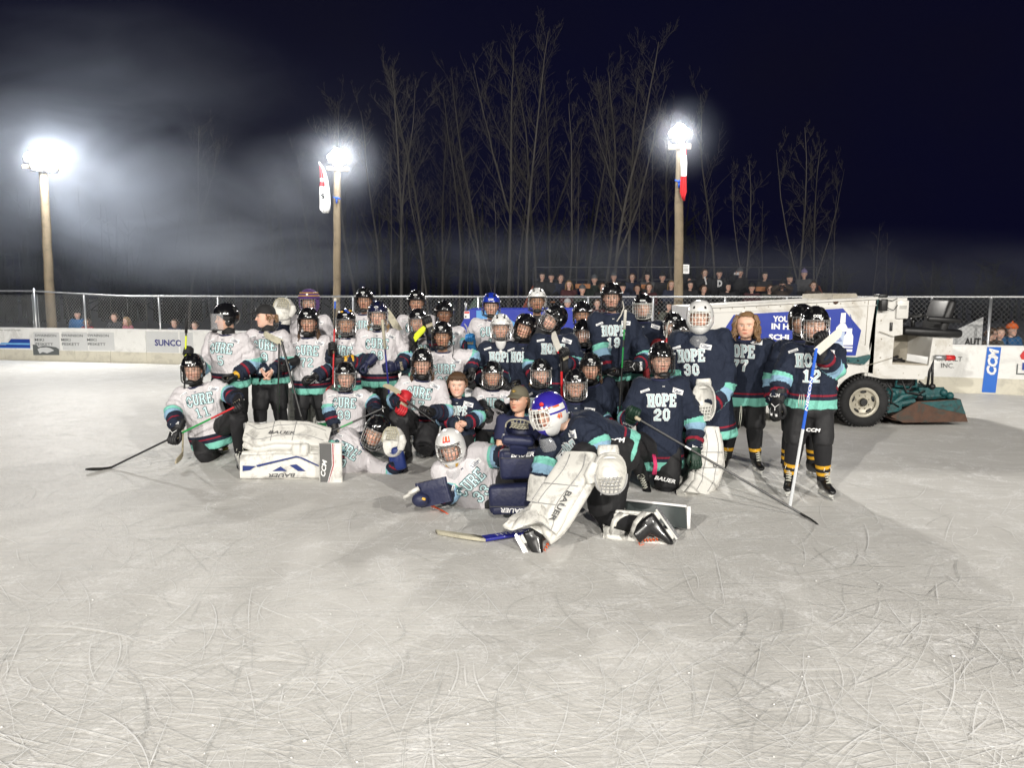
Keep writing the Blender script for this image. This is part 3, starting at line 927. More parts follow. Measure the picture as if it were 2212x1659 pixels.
def jersey_mat(name, base, arm, hem):
    m, nt, b = nodes(name); L = nt.links
    s = attr_col(nt, 's').outputs['Fac']; h = attr_col(nt, 'h').outputs['Fac']
    tc = nn(nt, 'ShaderNodeTexCoord')
    n1 = nn(nt, 'ShaderNodeTexNoise', ins={'Scale': 5., 'Detail': 5.}); L.new(tc.outputs['Object'], n1.inputs['Vector'])
    f = math_n(nt, 'MULTIPLY_ADD', n1.outputs[0], .22); nt.nodes[-1].inputs[2].default_value = .89
    col = base
    for src, bands in ((s, arm), (h, hem)):
        for (a, c, k) in bands:
            g1 = math_n(nt, 'GREATER_THAN', src, a); g2 = math_n(nt, 'LESS_THAN', src, c)
            col = mixc(nt, math_n(nt, 'MULTIPLY', g1, g2), col, k)
    cm = nn(nt, 'ShaderNodeCombineColor')
    for i in range(3): L.new(f, cm.inputs[i])
    col = mixc(nt, 1., col, cm.outputs[0], 'MULTIPLY'); L.new(col, b.inputs['Base Color'])
    b.inputs['Roughness'].default_value = .82; b.inputs['Sheen Weight'].default_value = .0; b.inputs['Specular IOR Level'].default_value = .25
    mp = nn(nt, 'ShaderNodeMapping'); mp.inputs['Scale'].default_value = (1, 1, .55); L.new(tc.outputs['Object'], mp.inputs[0])
    n2 = nn(nt, 'ShaderNodeTexNoise', ins={'Scale': 11., 'Detail': 4., 'Distortion': 1.6}); L.new(mp.outputs[0], n2.inputs['Vector'])
    n3 = nn(nt, 'ShaderNodeTexNoise', ins={'Scale': 420., 'Detail': 1.}); L.new(tc.outputs['Object'], n3.inputs['Vector'])
    hh = math_n(nt, 'MULTIPLY_ADD', n3.outputs[0], .06); L.new(n2.outputs[0], nt.nodes[-1].inputs[2])
    bp = nn(nt, 'ShaderNodeBump', ins={'Strength': .85, 'Distance': .03}); L.new(hh, bp.inputs['Height']); L.new(bp.outputs[0], b.inputs['Normal'])
    return m


CUREC = (.60, .575, .595)
MJ = {
    'cure': jersey_mat('white_jersey', CUREC, [(.40, .55, TEAL), (.55, .66, LBLUE), (.66, 1.5, NAVY), (.79, .845, RED)], [(-1, .075, TEAL), (.075, .165, NAVY), (.112, .128, RED)]),
    'hope': jersey_mat('navy_jersey', NAVY, [(.44, .60, TEAL), (.60, .72, LBLUE), (.72, 1.5, NAVY), (.84, .89, RED)], [(-1, .085, TEAL), (.118, .135, RED)]),
    'tshirt': M_('tee_navy', (.014, .018, .06), .85, var=.15, bump=.3, bs=12),
    'black': M_('jacket_black', (.012, .012, .014), .75, var=.2, bump=.3, bs=14),
    'red': M_('jacket_red', (.20, .015, .02), .75, var=.2),
}


def sock_mat(name, base, bands):
    m, nt, b = nodes(name); L = nt.links
    s = attr_col(nt, 's').outputs['Fac']; col = base
    for (a, c, k) in bands:
        g1 = math_n(nt, 'GREATER_THAN', s, a); g2 = math_n(nt, 'LESS_THAN', s, c)
        col = mixc(nt, math_n(nt, 'MULTIPLY', g1, g2), col if hasattr(col, 'links') else col, k)
    if hasattr(col, 'links'): L.new(col, b.inputs['Base Color'])
    else: b.inputs['Base Color'].default_value = (*col, 1)
    b.inputs['Roughness'].default_value = .9
    tc = nn(nt, 'ShaderNodeTexCoord')
    n3 = nn(nt, 'ShaderNodeTexNoise', ins={'Scale': 30., 'Detail': 3.}); L.new(tc.outputs['Object'], n3.inputs['Vector'])
    bp = nn(nt, 'ShaderNodeBump', ins={'Strength': .4, 'Distance': .01}); L.new(n3.outputs[0], bp.inputs['Height']); L.new(bp.outputs[0], b.inputs['Normal'])
    return m


YEL = (.62, .33, .015); SB = (.010, .010, .012)
MS = {'black': sock_mat('black_socks', SB, []),
      'yellow1': sock_mat('black_socks_one_yellow_band', SB, [(.62, .73, YEL)]),
      'yellow2': sock_mat('black_socks_two_yellow_bands', SB, [(.55, .65, YEL), (.75, .85, YEL)]),
      'green': sock_mat('green_socks', SB, [(.40, .47, (.7, .7, .7)), (.47, .64, (.01, .20, .07)), (.64, .71, (.7, .7, .7))])}
M_PANTS = M_('hockey_pants', (.011, .011, .013), .7, var=.25, bump=.5, bs=10)
M_SHELLB = M_('helmet_black', (.006, .006, .007), .16, var=.1, coat=.6)
M_SHELLN = M_('helmet_navy', (.008, .010, .035), .16, var=.1, coat=.6)
M_SHELLW = M_('helmet_white', (.70, .70, .69), .25, var=.05, coat=.5, dirt=(.3, .3, .3, .25), ds=14)
M_SHELLU = M_('helmet_blue', (.01, .03, .32), .2, var=.05, coat=.5)
M_SHELLR = M_('mask_royal', (.03, .02, .28), .2, var=.05, coat=.5)
M_VENT = M_('helmet_vent', (.004, .004, .004), .8)
M_CAGED = M_('cage_dark', (.035, .035, .038), .35, .6)
M_CAGES = M_('cage_steel', (.62, .62, .62), .25, .9)
M_CAGEW = M_('cage_white', (.72, .72, .68), .4)
M_CUP = M_('chin_cup', (.010, .010, .011), .5)
M_DECAL = M_('decal_white', (.80, .80, .80), .5, var=.03)
M_ORANGE = M_('mask_orange', (.70, .13, .03), .3, coat=.4)
M_REDP = M_('poppy_red', (.60, .02, .02), .4)
M_CLEAR = M_('clear_plastic', (.55, .56, .58), .12, alpha=.32, spec=.8)
M_PURPLE = M_('tuque_purple', (.085, .035, .16), .9, var=.25, bump=.6, bs=120)
M_NECK = M_('neck_guard', (.012, .012, .013), .8)
M_GLB = M_('glove_black', (.010, .010, .012), .55, var=.25, bump=.25, bs=40)
M_GLN = M_('glove_navy', (.012, .016, .055), .55, var=.25, bump=.25, bs=40)
M_GLG = M_('glove_green', (.008, .030, .018), .55, var=.25, bump=.25, bs=40)
M_GLU = M_('glove_blue', (.03, .22, .55), .5, var=.2)
M_GLR = M_('glove_red', (.50, .02, .03), .5, var=.2)
M_PALM = M_('glove_palm', (.42, .37, .26), .8, var=.2)
M_YEL = M_('glove_yellow', (.62, .34, .02), .5)
M_BOOT = M_('skate_boot', (.010, .010, .011), .3, var=.2, coat=.3)
M_HOLD = M_('blade_holder', (.55, .55, .52), .4)
M_BOOTY = M_('skate_yellow_trim', (.30, .26, .02), .4)
M_STEEL = M_('skate_steel', (.55, .56, .58), .2, 1.0)
M_LACE = M_('laces', (.60, .60, .52), .9)
M_LACEO = M_('laces_orange', (.75, .12, .02), .8)
M_PADW = M_('pad_white', (.66, .65, .61), .55, var=.10, bump=.2, bs=8, dirt=(.15, .14, .13, .75), ds=6)
M_PADN = M_('pad_navy', (.014, .018, .055), .5, var=.15, bump=.25, bs=30)
M_PADG = M_('pad_grey', (.30, .30, .30), .6, var=.2)
M_PADE = M_('pad_binding', (.10, .10, .10), .6)
M_PADB = M_('pad_blue', (.012, .03, .16), .5, var=.15)
M_FILL = M_('letter_ice_blue', (.45, .58, .60), .7, var=.06)
M_OUT = M_('letter_dark_teal', (.035, .085, .095), .7)
M_FILLC = M_('letter_pale_teal', (.56, .76, .78), .7, var=.06)
M_INK = M_('patch_ink', (.03, .05, .11), .7)
M_HAIRBL = M_('hair_blonde', (.26, .16, .07), .6, var=.4, vs=40)
M_HAIRBR = M_('hair_brown', (.085, .045, .022), .6, var=.4, vs=40)
M_HAIRLB = M_('hair_light_brown', (.20, .115, .055), .5, var=.6, vs=60)
M_CAPB = M_('cap_black', (.011, .011, .012), .8)
M_CAPO = M_('cap_olive', (.135, .122, .085), .85, var=.15, bump=.2, bs=80)
M_GOLD = M_('gold_thread', (.35, .22, .04), .6)


# ------------------------------------------------------------------ head
def head_geo(tone=(.52, .33, .25), smile=0., wide=1., fem=0.):
    Nr, Nc = 66, 80
    z = np.concatenate([np.linspace(-.118, -.10, 6, endpoint=False), np.linspace(-.10, .045, 46, endpoint=False), np.linspace(.045, .118, 14)])
    zk = [-.118, -.11, -.10, -.085, -.06, -.03, 0, .03, .055, .08, .10, .112, .118]
    wx = np.interp(z, zk, [.018, .034, .044, .055, .066, .073, .076, .078, .075, .064, .044, .022, .001]) * wide
    yf = np.interp(z, zk, [.045, .066, .077, .082, .085, .086, .086, .091, .087, .070, .045, .020, .001])
    yb = np.interp(z, zk, [.02, .03, .042, .055, .072, .088, .098, .103, .098, .082, .055, .026, .001])
    u = np.linspace(0, 1, Nc, endpoint=False)
    ph = 2 * np.pi * (u + .085 * np.sin(2 * np.pi * u) * -1)   # denser at the face (phi=0 is the front)
    Z, PH = np.meshgrid(z, ph, indexing='ij')
    W = wx[:, None]; c = np.cos(PH); sn = np.sin(PH)
    X = W * np.sign(sn) * np.abs(sn) ** .9
    Y = np.where(c > 0, -yf[:, None] * np.abs(c) ** .85, yb[:, None] * np.abs(c) ** .95)
    fr = np.clip(c, 0, 1) ** .5
    gs = lambda x0, z0, sx, sz: np.exp(-((X - x0) / sx) ** 2 / 2 - ((Z - z0) / sz) ** 2 / 2)
    d = np.zeros_like(X)
    d += .024 * np.exp(-(X / .0085) ** 2 / 2) * np.clip((.018 - Z) / .05, 0, 1) * np.where(Z > -.034, 1, np.exp(-((Z + .034) / .006) ** 2))
    d += .008 * (gs(.012, -.033, .006, .006) + gs(-.012, -.033, .006, .006))
    d -= .011 * (gs(.032, .002, .013, .010) + gs(-.032, .002, .013, .010))
    d += .006 * (gs(.031, .001, .009, .007) + gs(-.031, .001, .009, .007))
    d += .005 * (gs(.030, .021, .018, .006) + gs(-.030, .021, .018, .006))
    d += .006 * (gs(.043, -.03, .016, .016) + gs(-.043, -.03, .016, .016))
    d += .006 * gs(0, -.058, .016, .005) + .006 * gs(0, -.070, .015, .005) - .006 * gs(0, -.064, .02, .0022)
    d += .007 * gs(0, -.098, .016, .012) - .004 * gs(0, -.082, .02, .005)
    Y = Y - d * fr
    T = np.array(tone)
    C = np.ones(X.shape + (3,)) * T
    def mixin(mask, colr):
        nonlocal C
        C = C * (1 - mask[..., None]) + np.array(colr) * mask[..., None]
    front = (c > 0.1)
    mixin(.45 * (gs(.043, -.035, .018, .015) + gs(-.043, -.035, .018, .015)) * front, T * (1.05, .68, .64))
    mixin(.4 * gs(0, -.032, .012, .01) * front, T * (1.05, .72, .68))
    sm = smile
    lipz = Z + sm * 6.0 * X ** 2 * -1 + .064
    lips = np.clip(1.25 - np.sqrt((X / (.024 + .008 * sm)) ** 2 + (lipz / .0095) ** 2), 0, 1) ** .7 * front
    mixin(np.clip(lips * 1.3, 0, 1), T * (.88, .48, .46))
    if sm > .3: mixin(np.clip(1.6 - np.sqrt((X / .022) ** 2 + (lipz / .0042) ** 2) * 1.5, 0, 1) * front, (.72, .70, .66))
    else: mixin(np.clip(1.3 - np.sqrt((X / .022) ** 2 + (lipz / .0022) ** 2), 0, 1) * front * .8, T * (.3, .16, .15))
    for sx in (-1, 1):
        ex = X - sx * .0315
        e = np.sqrt((ex / .0145) ** 2 + ((Z - .001) / .0058) ** 2)
        mixin(np.clip((1.35 - e) * 3, 0, 1) * front * .55, T * (.55, .46, .43))
        mixin(np.clip((1.0 - e) * 4, 0, 1) * front, (.62, .60, .58))
        ir = np.sqrt(ex ** 2 + (Z - .001) ** 2)
        mixin(np.clip((.0066 - ir) * 700, 0, 1) * front * (e < 1.1), (.05, .045, .04))
        bw = np.exp(-(((Z - .0195 + ((ex + sx * .003) / .03) ** 2 * .01) / .0038) ** 2)) * np.exp(-(ex / .017) ** 4)
        mixin(bw * front * .85, T * (.28, .22, .18) if not fem else T * (.5, .42, .35))
        mixin(.6 * gs(sx * .008, -.042, .0035, .003) * front, T * .3)
    hl = np.clip((Z - .052) / .006, 0, 1) * (c > -.2) * 0
    vs = np.stack([X, Y, Z], -1).reshape(-1, 3); C = C.reshape(-1, 3)
    fs = []
    for i in range(Nr - 1):
        for j in range(Nc):
            k = (j + 1) % Nc; fs.append((i * Nc + j, i * Nc + k, (i + 1) * Nc + k, (i + 1) * Nc + j))
    fs.append(tuple(reversed(range(Nc)))); fs.append(tuple((Nr - 1) * Nc + j for j in range(Nc)))
    # ears
    ev = []; ec = []; ef = []
    for sx in (-1, 1):
        e = MB(); e.ball((sx * .079 * wide, .012, -.002), (.010, .019, .031), 10, 8, Matrix.Rotation(R(18) * sx, 3, 'Z'))
        b0 = len(vs) + len(ev); ev += [tuple(q) for q in e.v]; ec += [tuple(T * (1.0, .85, .82))] * len(e.v)
        ef += [tuple(i + b0 for i in f) for f in e.f]
    vs = np.vstack([vs, np.array(ev)]); C = np.vstack([C, np.array(ec)])
    return vs, fs + ef, C


# ------------------------------------------------------------------ helmets (head-local: -Y is the face, +Z the crown)
def dome(mb, rx, ryf, ryb, rz, cut, z0=0.0, rows=16, cols=56, ridge=.005, vents=True, thick=.012, m=0, mv=1):
    """outer shell; cut(phi) is the lower edge, phi=0 at the front"""
    def pt(t, ph, off=0.):
        zc = cut(ph); th0 = math.asin(max(-1, min(1, (zc - z0) / rz))); th = th0 + (math.pi / 2 - th0) * t
        c, s_ = math.cos(ph), math.sin(ph); k = math.cos(th) ** .82 if th > 0 else math.cos(th)
        ry = ryf if c > 0 else ryb
        x = rx * k * math.copysign(abs(s_) ** .92, s_); y = -ry * k * math.copysign(abs(c) ** .92, c); zz = z0 + rz * math.sin(th)
        if ridge:
            a = abs(x) / rx
            f = ridge if a < .22 else (-ridge * .4 if a < .34 else ridge * .6 if a < .62 else -ridge * .5 if a < .72 else 0)
            f *= min(1, max(0, (t - .06) * 8))
            nrm = Vector((x / rx ** 2, y / ry ** 2, (zz - z0) / rz ** 2)).normalized(); x += nrm.x * f; y += nrm.y * f; zz += nrm.z * f
        if off:
            nrm = Vector((x / rx ** 2, y / ry ** 2, (zz - z0) / rz ** 2)).normalized(); x -= nrm.x * off; y -= nrm.y * off; zz -= nrm.z * off
        return Vector((x, y, zz))
    vs = []; fs = []; ms = []
    for i in range(rows + 1):
        for j in range(cols): vs.append(pt(i / rows * .999, 2 * math.pi * j / cols))
    for i in range(rows):
        for j in range(cols):
            k = (j + 1) % cols; fs.append((i * cols + j, i * cols + k, (i + 1) * cols + k, (i + 1) * cols + j))
            jj = min(j, cols - j - 1)
            v = vents and ((i in (6, 7, 8) and jj in (3, 4)) or (i in (9, 10, 11) and jj in (5, 6, 7)) or (i in (5, 6) and jj in (12, 13)) or (i in (7, 8, 9) and jj in (19, 20)) or (i in (3,) and jj in (7, 8, 9)))
            ms.append(mv if v else m)
    b = len(vs)
    for i in range(2):
        for j in range(cols): vs.append(pt(.0 if i == 0 else .25, 2 * math.pi * j / cols, thick))
    for j in range(cols):
        k = (j + 1) % cols
        fs.append((j, b + j, b + k, k)); ms.append(m)
        fs.append((b + j, b + cols + j, b + cols + k, b + k)); ms.append(mv)
    o = len(mb.v); mb.v.extend(vs); mb.f.extend(tuple(q + o for q in f) for f in fs); mb.m.extend(ms)
    return pt


def cut_player(ph):
    a = abs(math.atan2(math.sin(ph), math.cos(ph)))
    return np.interp(a, [0, .9, 1.25, 1.7, 2.1, 3.15], [.048, .046, .0, -.045, -.05, -.055])


def helmet_parts(sty='black', cage='dark', decal=True, cup=True, extra=None):
    sh = {'black': M_SHELLB, 'white': M_SHELLW, 'blue': M_SHELLU, 'navy': M_SHELLN}[sty]
    out = []
    mb = MB(); pt = dome(mb, .112, .122, .138, .135, cut_player, .028)
    # ear covers
    for sx in (-1, 1):
        mb.ball((sx * .094, .012, -.035), (.014, .036, .04), 10, 6)
        mb.ball((sx * .113, -.02, .06), (.006, .012, .012), 8, 5, m=2)
    # forehead ledge
    mb.tube([pt(.03, a) + Vector((0, -.004 if abs(a) < 1 else 0, 0)) for a in np.linspace(-1.1, 1.1, 15)], .007, 6)
    if decal:
        q = pt(.30, 0)
        mb.ball(q + Vector((0, -.004, 0)), (.024, .005, .012), 14, 6, Matrix.Rotation(R(-28), 3, 'X'), m=2)
        mb.ball(q + Vector((0, -.0085, 0)), (.016, .003, .0045), 10, 4, Matrix.Rotation(R(-28), 3, 'X'), m=1)
    if extra == 'stickers':
        for (t, a, k) in ((.55, -.5, 3), (.5, .4, 4), (.62, .1, 4), (.5, -.9, 2), (.6, .8, 3)):
            q = pt(t, a); mb.ball(q, (.02, .02, .012), 8, 5, m=k)
    if extra == 'ccm' or extra == 'bauer':
        q = pt(.2, 0); put_text(mb, 'CCM' if extra == 'ccm' else 'BAUER', q + Vector((0, -.012, .0)), (1, 0, 0), (0, .35, 1), .020, .062, 0, 2, .05)
    out.append(('helmet', mb, [sh, M_VENT, M_DECAL, M_YEL, M_BLUEST], None))
    if cage == 'visor':
        vb = MB(); rs = []
        for z in np.linspace(.06, -.11, 8):
            rs.append([Vector(((.118 + .004) * math.sin(a), -.150 * math.cos(a) ** .8 if math.cos(a) > 0 else 0, z)) for a in np.linspace(-1.35, 1.35, 22)])
        vb.rings(rs, 0, False, False, closed=False); out.append(('visor', vb, [M_CLEAR], 'helmet'))
        rb = MB(); rb.tube([Vector((.121 * math.sin(a), -.152 * math.cos(a) ** .8, -.112)) for a in np.linspace(-1.3, 1.3, 20)], .006, 6); rb.ball((0, -.115, -.115), (.045, .03, .03), 12, 8)
        out.append(('chin_cup', rb, [M_CUP], 'helmet'))
    else:
        cm = {'dark': M_CAGED, 'steel': M_CAGES, 'white': M_CAGEW}[cage]
        cb = MB()

        def cp(a, z):
            k = 1.0 - .55 * max(0, (-z - .085) / .05) ** 2 * .5
            f = 1 + .06 * math.exp(-((z + .06) / .05) ** 2)
            return Vector((.112 * math.sin(a) * k, -(.138 * max(0, math.cos(a)) ** .75 * f + .002), z))
        hz = [.040, .008, -.030, -.062, -.094]
        for z in hz: cb.tube([cp(a, z) for a in np.linspace(-1.35, 1.35, 15)], .0023, 5)
        cb.tube([cp(a, .052) for a in np.linspace(-1.35, 1.35, 15)], .0038, 6)
        cb.tube([cp(a, -.126 + .03 * abs(a / 1.35) ** 2) for a in np.linspace(-1.25, 1.25, 15)], .0042, 6)
        for a in np.linspace(-1.0, 1.0, 9): cb.tube([cp(a, z) for z in np.linspace(.052, -.126 + .03 * abs(a / 1.35) ** 2, 9)], .0023, 5)
        for sx in (-1, 1): cb.tube([cp(sx * 1.32, .052), cp(sx * 1.36, 0), cp(sx * 1.33, -.06), cp(sx * 1.25, -.1)], .0042, 6)
        out.append(('cage', cb, [cm], 'helmet'))
        if cup:
            rb = MB(); rb.ball((0, -.118, -.112), (.050, .030, .026), 14, 8)
            for sx in (-1, 1): rb.tube([(sx * .05, -.105, -.11), (sx * .085, -.05, -.095), (sx * .1, .0, -.05)], .007, 5)
            out.append(('chin_cup', rb, [M_CUP], 'helmet'))
    return out


M_BLUEST = M_('sticker_blue', (.03, .08, .45), .4)


def mask_parts(sty='white'):
    """goalie mask: full shell with an eye opening, wire cage, dangling throat guard"""
    pal = {'white': [M_SHELLW, M_VENT, M_DECAL, M_PADG, M_SHELLW], 'orange': [M_SHELLW, M_VENT, M_ORANGE, M_REDP, M_YEL], 'royal': [M_SHELLW, M_VENT, M_SHELLR, M_REDP, M_ORANGE], 'purple': [M_PURPLE, M_VENT, M_PURPLE, M_DECAL, M_YEL]}[sty]
    rows, cols = 34, 64; mb = MB(); vs = []; keep = {}

    def pt(i, j):
        th = -math.pi / 2 + math.pi * i / rows; ph = 2 * math.pi * j / cols
        c, s_ = math.cos(ph), math.sin(ph); k = max(0, math.cos(th)) ** .8
        z = .16 * math.sin(th); zz = z if z > 0 else z * 1.02
        ry = .15 if c > 0 else .142
        kk = k * (1 + (.06 * math.exp(-((z + .11) / .03) ** 2) if c > .6 else 0))
        nar = 1.0 if z > -.05 else 1 - .22 * min(1, (-.05 - z) / .1)
        return Vector((.122 * k * s_ * nar, -ry * kk * c if c > 0 else -ry * k * c, zz))
    for i in range(rows + 1):
        for j in range(cols): vs.append(pt(i, j))
    for i in range(rows):
        for j in range(cols):
            k = (j + 1) % cols; z = (vs[i * cols + j].z + vs[(i + 1) * cols + j].z) / 2
            ph = 2 * math.pi * (j + .5) / cols; a = abs(math.atan2(math.sin(ph), math.cos(ph)))
            if -.068 < z < .058 and a < .88 - .9 * max(0, (-z - .02)) * 4: continue
            if z < -.075 and a > 1.45: continue
            m = 0
            y = vs[i * cols + j].y
            if sty == 'royal': m = 2 if (z > .075 and a < 2.6) or (z < -.09 and a < .5) or (.02 < z < .034 and a > .9) or (a > 2.0 and z > -.02) else (3 if z > .07 and abs(a - .95) < .1 else 0); m = 4 if (.058 < z < .072 and .3 < a < 1.6) else m
            elif sty == 'orange': m = (2 if (.10 < z < .128 and a < .34 and abs(a - .16) > .06) else 3 if (.088 < z < .10 and a < .3) else 4 if abs(z + .12) < .02 and .35 < a < .7 else 0)
            elif sty == 'white':
                if (abs(z - .02) < .012 and abs(a - 1.3) < .06) or (abs(z + .035) < .012 and abs(a - 1.3) < .06) or (abs(z - .1) < .012 and abs(a - .5) < .09) or (abs(z - .1) < .012 and abs(a - 1.5) < .07): m = 1
                if abs(z - .06) < .012 and abs(a - 1.55) < .1: m = 3
            mb.f.append((i * cols + j, i * cols + k, (i + 1) * cols + k, (i + 1) * cols + j)); mb.m.append(m)
    mb.v = vs
    # rolled edge of the opening
    op = []
    for a in np.linspace(0, 2 * math.pi, 36, endpoint=False):
        aa = .90 * math.copysign(abs(math.cos(a)) ** .6, math.cos(a)); z = -.005 + .066 * math.copysign(abs(math.sin(a)) ** .7, math.sin(a))
        if z < -.02: aa *= 1 - (-z - .02) * 4
        th = math.asin(z / .16); k = math.cos(th) ** .8; op.append(Vector((.124 * k * math.sin(aa), -.152 * k * math.cos(aa), z)))
    mb.tube(op + [op[0]], .006, 6)
    if sty == 'royal':
        mb.ball((.066, -.118, .105), (.017, .008, .016), 12, 6, Matrix.Rotation(R(30), 3, 'Z'), m=3)
        for sx in (-1, 1):
            put_text(mb, '41', Vector((sx * .124, -.03, -.005)), (0, sx, 0), (0, 0, 1), .035, .045, .004, 4, .05)
    out = [('goalie_mask', mb, pal, None)]
    cb = MB(); cm = M_CAGEW if sty in ('royal', 'white') else M_CAGES

    def cp(a, z):
        th = math.asin(max(-1, min(1, z / .17))); k = math.cos(th) ** .8
        return Vector((.126 * k * math.sin(a), -.166 * k * max(0, math.cos(a)), z))
    for z in (.05, .012, -.03, -.062): cb.tube([cp(a, z) for a in np.linspace(-.92, .92, 13)], .003, 5)
    for a in np.linspace(-.72, .72, 7): cb.tube([cp(a, z) for z in np.linspace(.062, -.07, 8)], .003, 5)
    cb.tube([cp(a, .064) for a in np.linspace(-.95, .95, 13)], .004, 5)
    out.append(('cage', cb, [cm], 'goalie_mask'))
    tb = MB(); rs = []
    for z, wv in ((-.15, .05), (-.18, .075), (-.22, .085), (-.25, .06)):
        rs.append([Vector((wv * math.sin(a) / math.sin(.9), -.135 * math.cos(a) - .005 + .03 * (-.15 - z) * 3, z)) for a in np.linspace(-.9, .9, 11)])
    tb.rings(rs, 0, False, False, closed=False)
    out.append(('throat_guard', tb, [M_CLEAR], 'goalie_mask'))
    return out


_hm = {}


def add_headgear(parts_key, parts_fn, person, M, L):
    """put a copy of a head piece (part > sub-parts) on a person; M is the head matrix in the world"""
    if parts_key not in _hm:
        lst = []
        for (n, mb, mats, par) in parts_fn(): lst.append((n, mb.build(n, mats, local=True, auto=50), par))
        _hm[parts_key] = lst
    top = None
    for (n, o, par) in _hm[parts_key]:
        c = o.copy(); COL.objects.link(c); c.name = n
        if par is None:
            c.parent = person; c.matrix_local = Matrix.Translation(-L) @ M; top = c
        else: c.parent = top; c.matrix_local = Matrix.Identity(4)
    return top


def drop_protos():
    for d in (_hm, _gl, _sk):
        for lst in d.values():
            for (n, o, par) in lst: bpy.data.objects.remove(o)
        d.clear()


# ------------------------------------------------------------------ gloves (X thumb side, Y fingers, Z back of hand)
_gl = {}
GLOVES = {'black': (M_GLB, M_DECAL, 'BAUER'), 'plain': (M_GLB, M_GLB, ''), 'navy': (M_GLN, M_PALM, 'BAUER'), 'warrior': (M_GLB, M_YEL, 'WARRIOR'), 'green': (M_GLG, M_DECAL, 'BAUER'), 'red': (M_GLB, M_GLR, 'SHER'), 'blue': (M_GLU, M_GLU, ''), 'ccm': (M_GLB, M_DECAL, 'CCM'), 'yel': (M_GLB, M_YEL, '')}


def glove_parts(sty, side):
    base, acc, txt = GLOVES[sty]
    mb = MB()
    rs = []
    for y, rx, rz in ((-.155, .064, .056), (-.15, .070, .06), (-.09, .062, .054), (-.045, .054, .044), (-.02, .050, .04)):
        rs.append([Vector((rx * math.cos(a), y, rz * math.sin(a))) for a in [2 * math.pi * j / 16 for j in range(16)]])
    mb.rings(rs, 1 if sty in ('warrior', 'red') else 0)
    mb.box((0, .018, .014), (.108, .092, .052), bev=.02)
    mb.box((0, -.03, .02), (.10, .035, .05), bev=.015, m=1 if sty == 'red' else 0)
    for i, (x, l) in enumerate(((.038, .95), (.013, 1.0), (-.013, .98), (-.038, .86))):
        r = .0158
        mb.tube([(x, .05, .022), (x, .05 + .045 * l, .020), (x, .05 + .066 * l, .0), (x, .05 + .060 * l, -.032), (x, .05 + .028 * l, -.05), (x, .035, -.046)], [r, r * 1.08, r, r * 1.05, r * .95, r * .7], 8, m=1 if sty == 'red' else 0)
        mb.tube([(x, .052 + .025 * l, .027), (x, .052 + .047 * l, .020)], [r * 1.08, r * 1.02], 8, m=1 if sty in ('red', 'ccm') and i % 2 else 0)
    mb.tube([(.045, -.01, -.004), (.062, .03, -.014), (.060, .062, -.032), (.038, .088, -.05)], [.02, .0195, .018, .013], 8)
    mb.box((0, .02, -.018), (.088, .075, .018), bev=.008, m=2)
    fx = 1 if side == 'l' else -1
    if txt:
        mi = 3 if sty == 'warrior' else 4 if sty == 'red' else 1
        put_text(mb, txt, (0, -.088, .0600), (-1 * fx, 0, .0), (0, -1, .1), .030, .105, 0.0, mi, .03, .2)
        if fx < 0: pass
    if sty == 'ccm' or sty == 'black':
        mb.tube([(-.04, -.01, .043), (0, .02, .044), (.0, .05, .042)], .0035, 4, m=1); mb.tube([(.04, -.01, .043), (0, .02, .044)], .0035, 4, m=1)
    return [('glove', mb, [base, acc, M_PALM, M_INK, M_DECAL], None)]


def add_glove(sty, side, person, wrist, fdir, thumb, L):
    key = (sty, side)
    if key not in _gl:
        _gl[key] = [(n, mb.build(n, mats, local=True, auto=50), p) for (n, mb, mats, p) in glove_parts(sty, side)]
    Yv = fdir.normalized(); X = thumb - Yv * thumb.dot(Yv)
    X = X.normalized() if X.length > 1e-4 else Yv.orthogonal().normalized()
    Z = X.cross(Yv) if side == 'l' else Yv.cross(X)
    M = Matrix((X, Yv, Z)).transposed().to_4x4(); M.translation = wrist - L
    c = _gl[key][0][1].copy(); COL.objects.link(c); c.name = 'glove'; c.parent = person; c.matrix_local = M
    return c


# ------------------------------------------------------------------ skates (toe -Y, ice at z=0)
_sk = {}


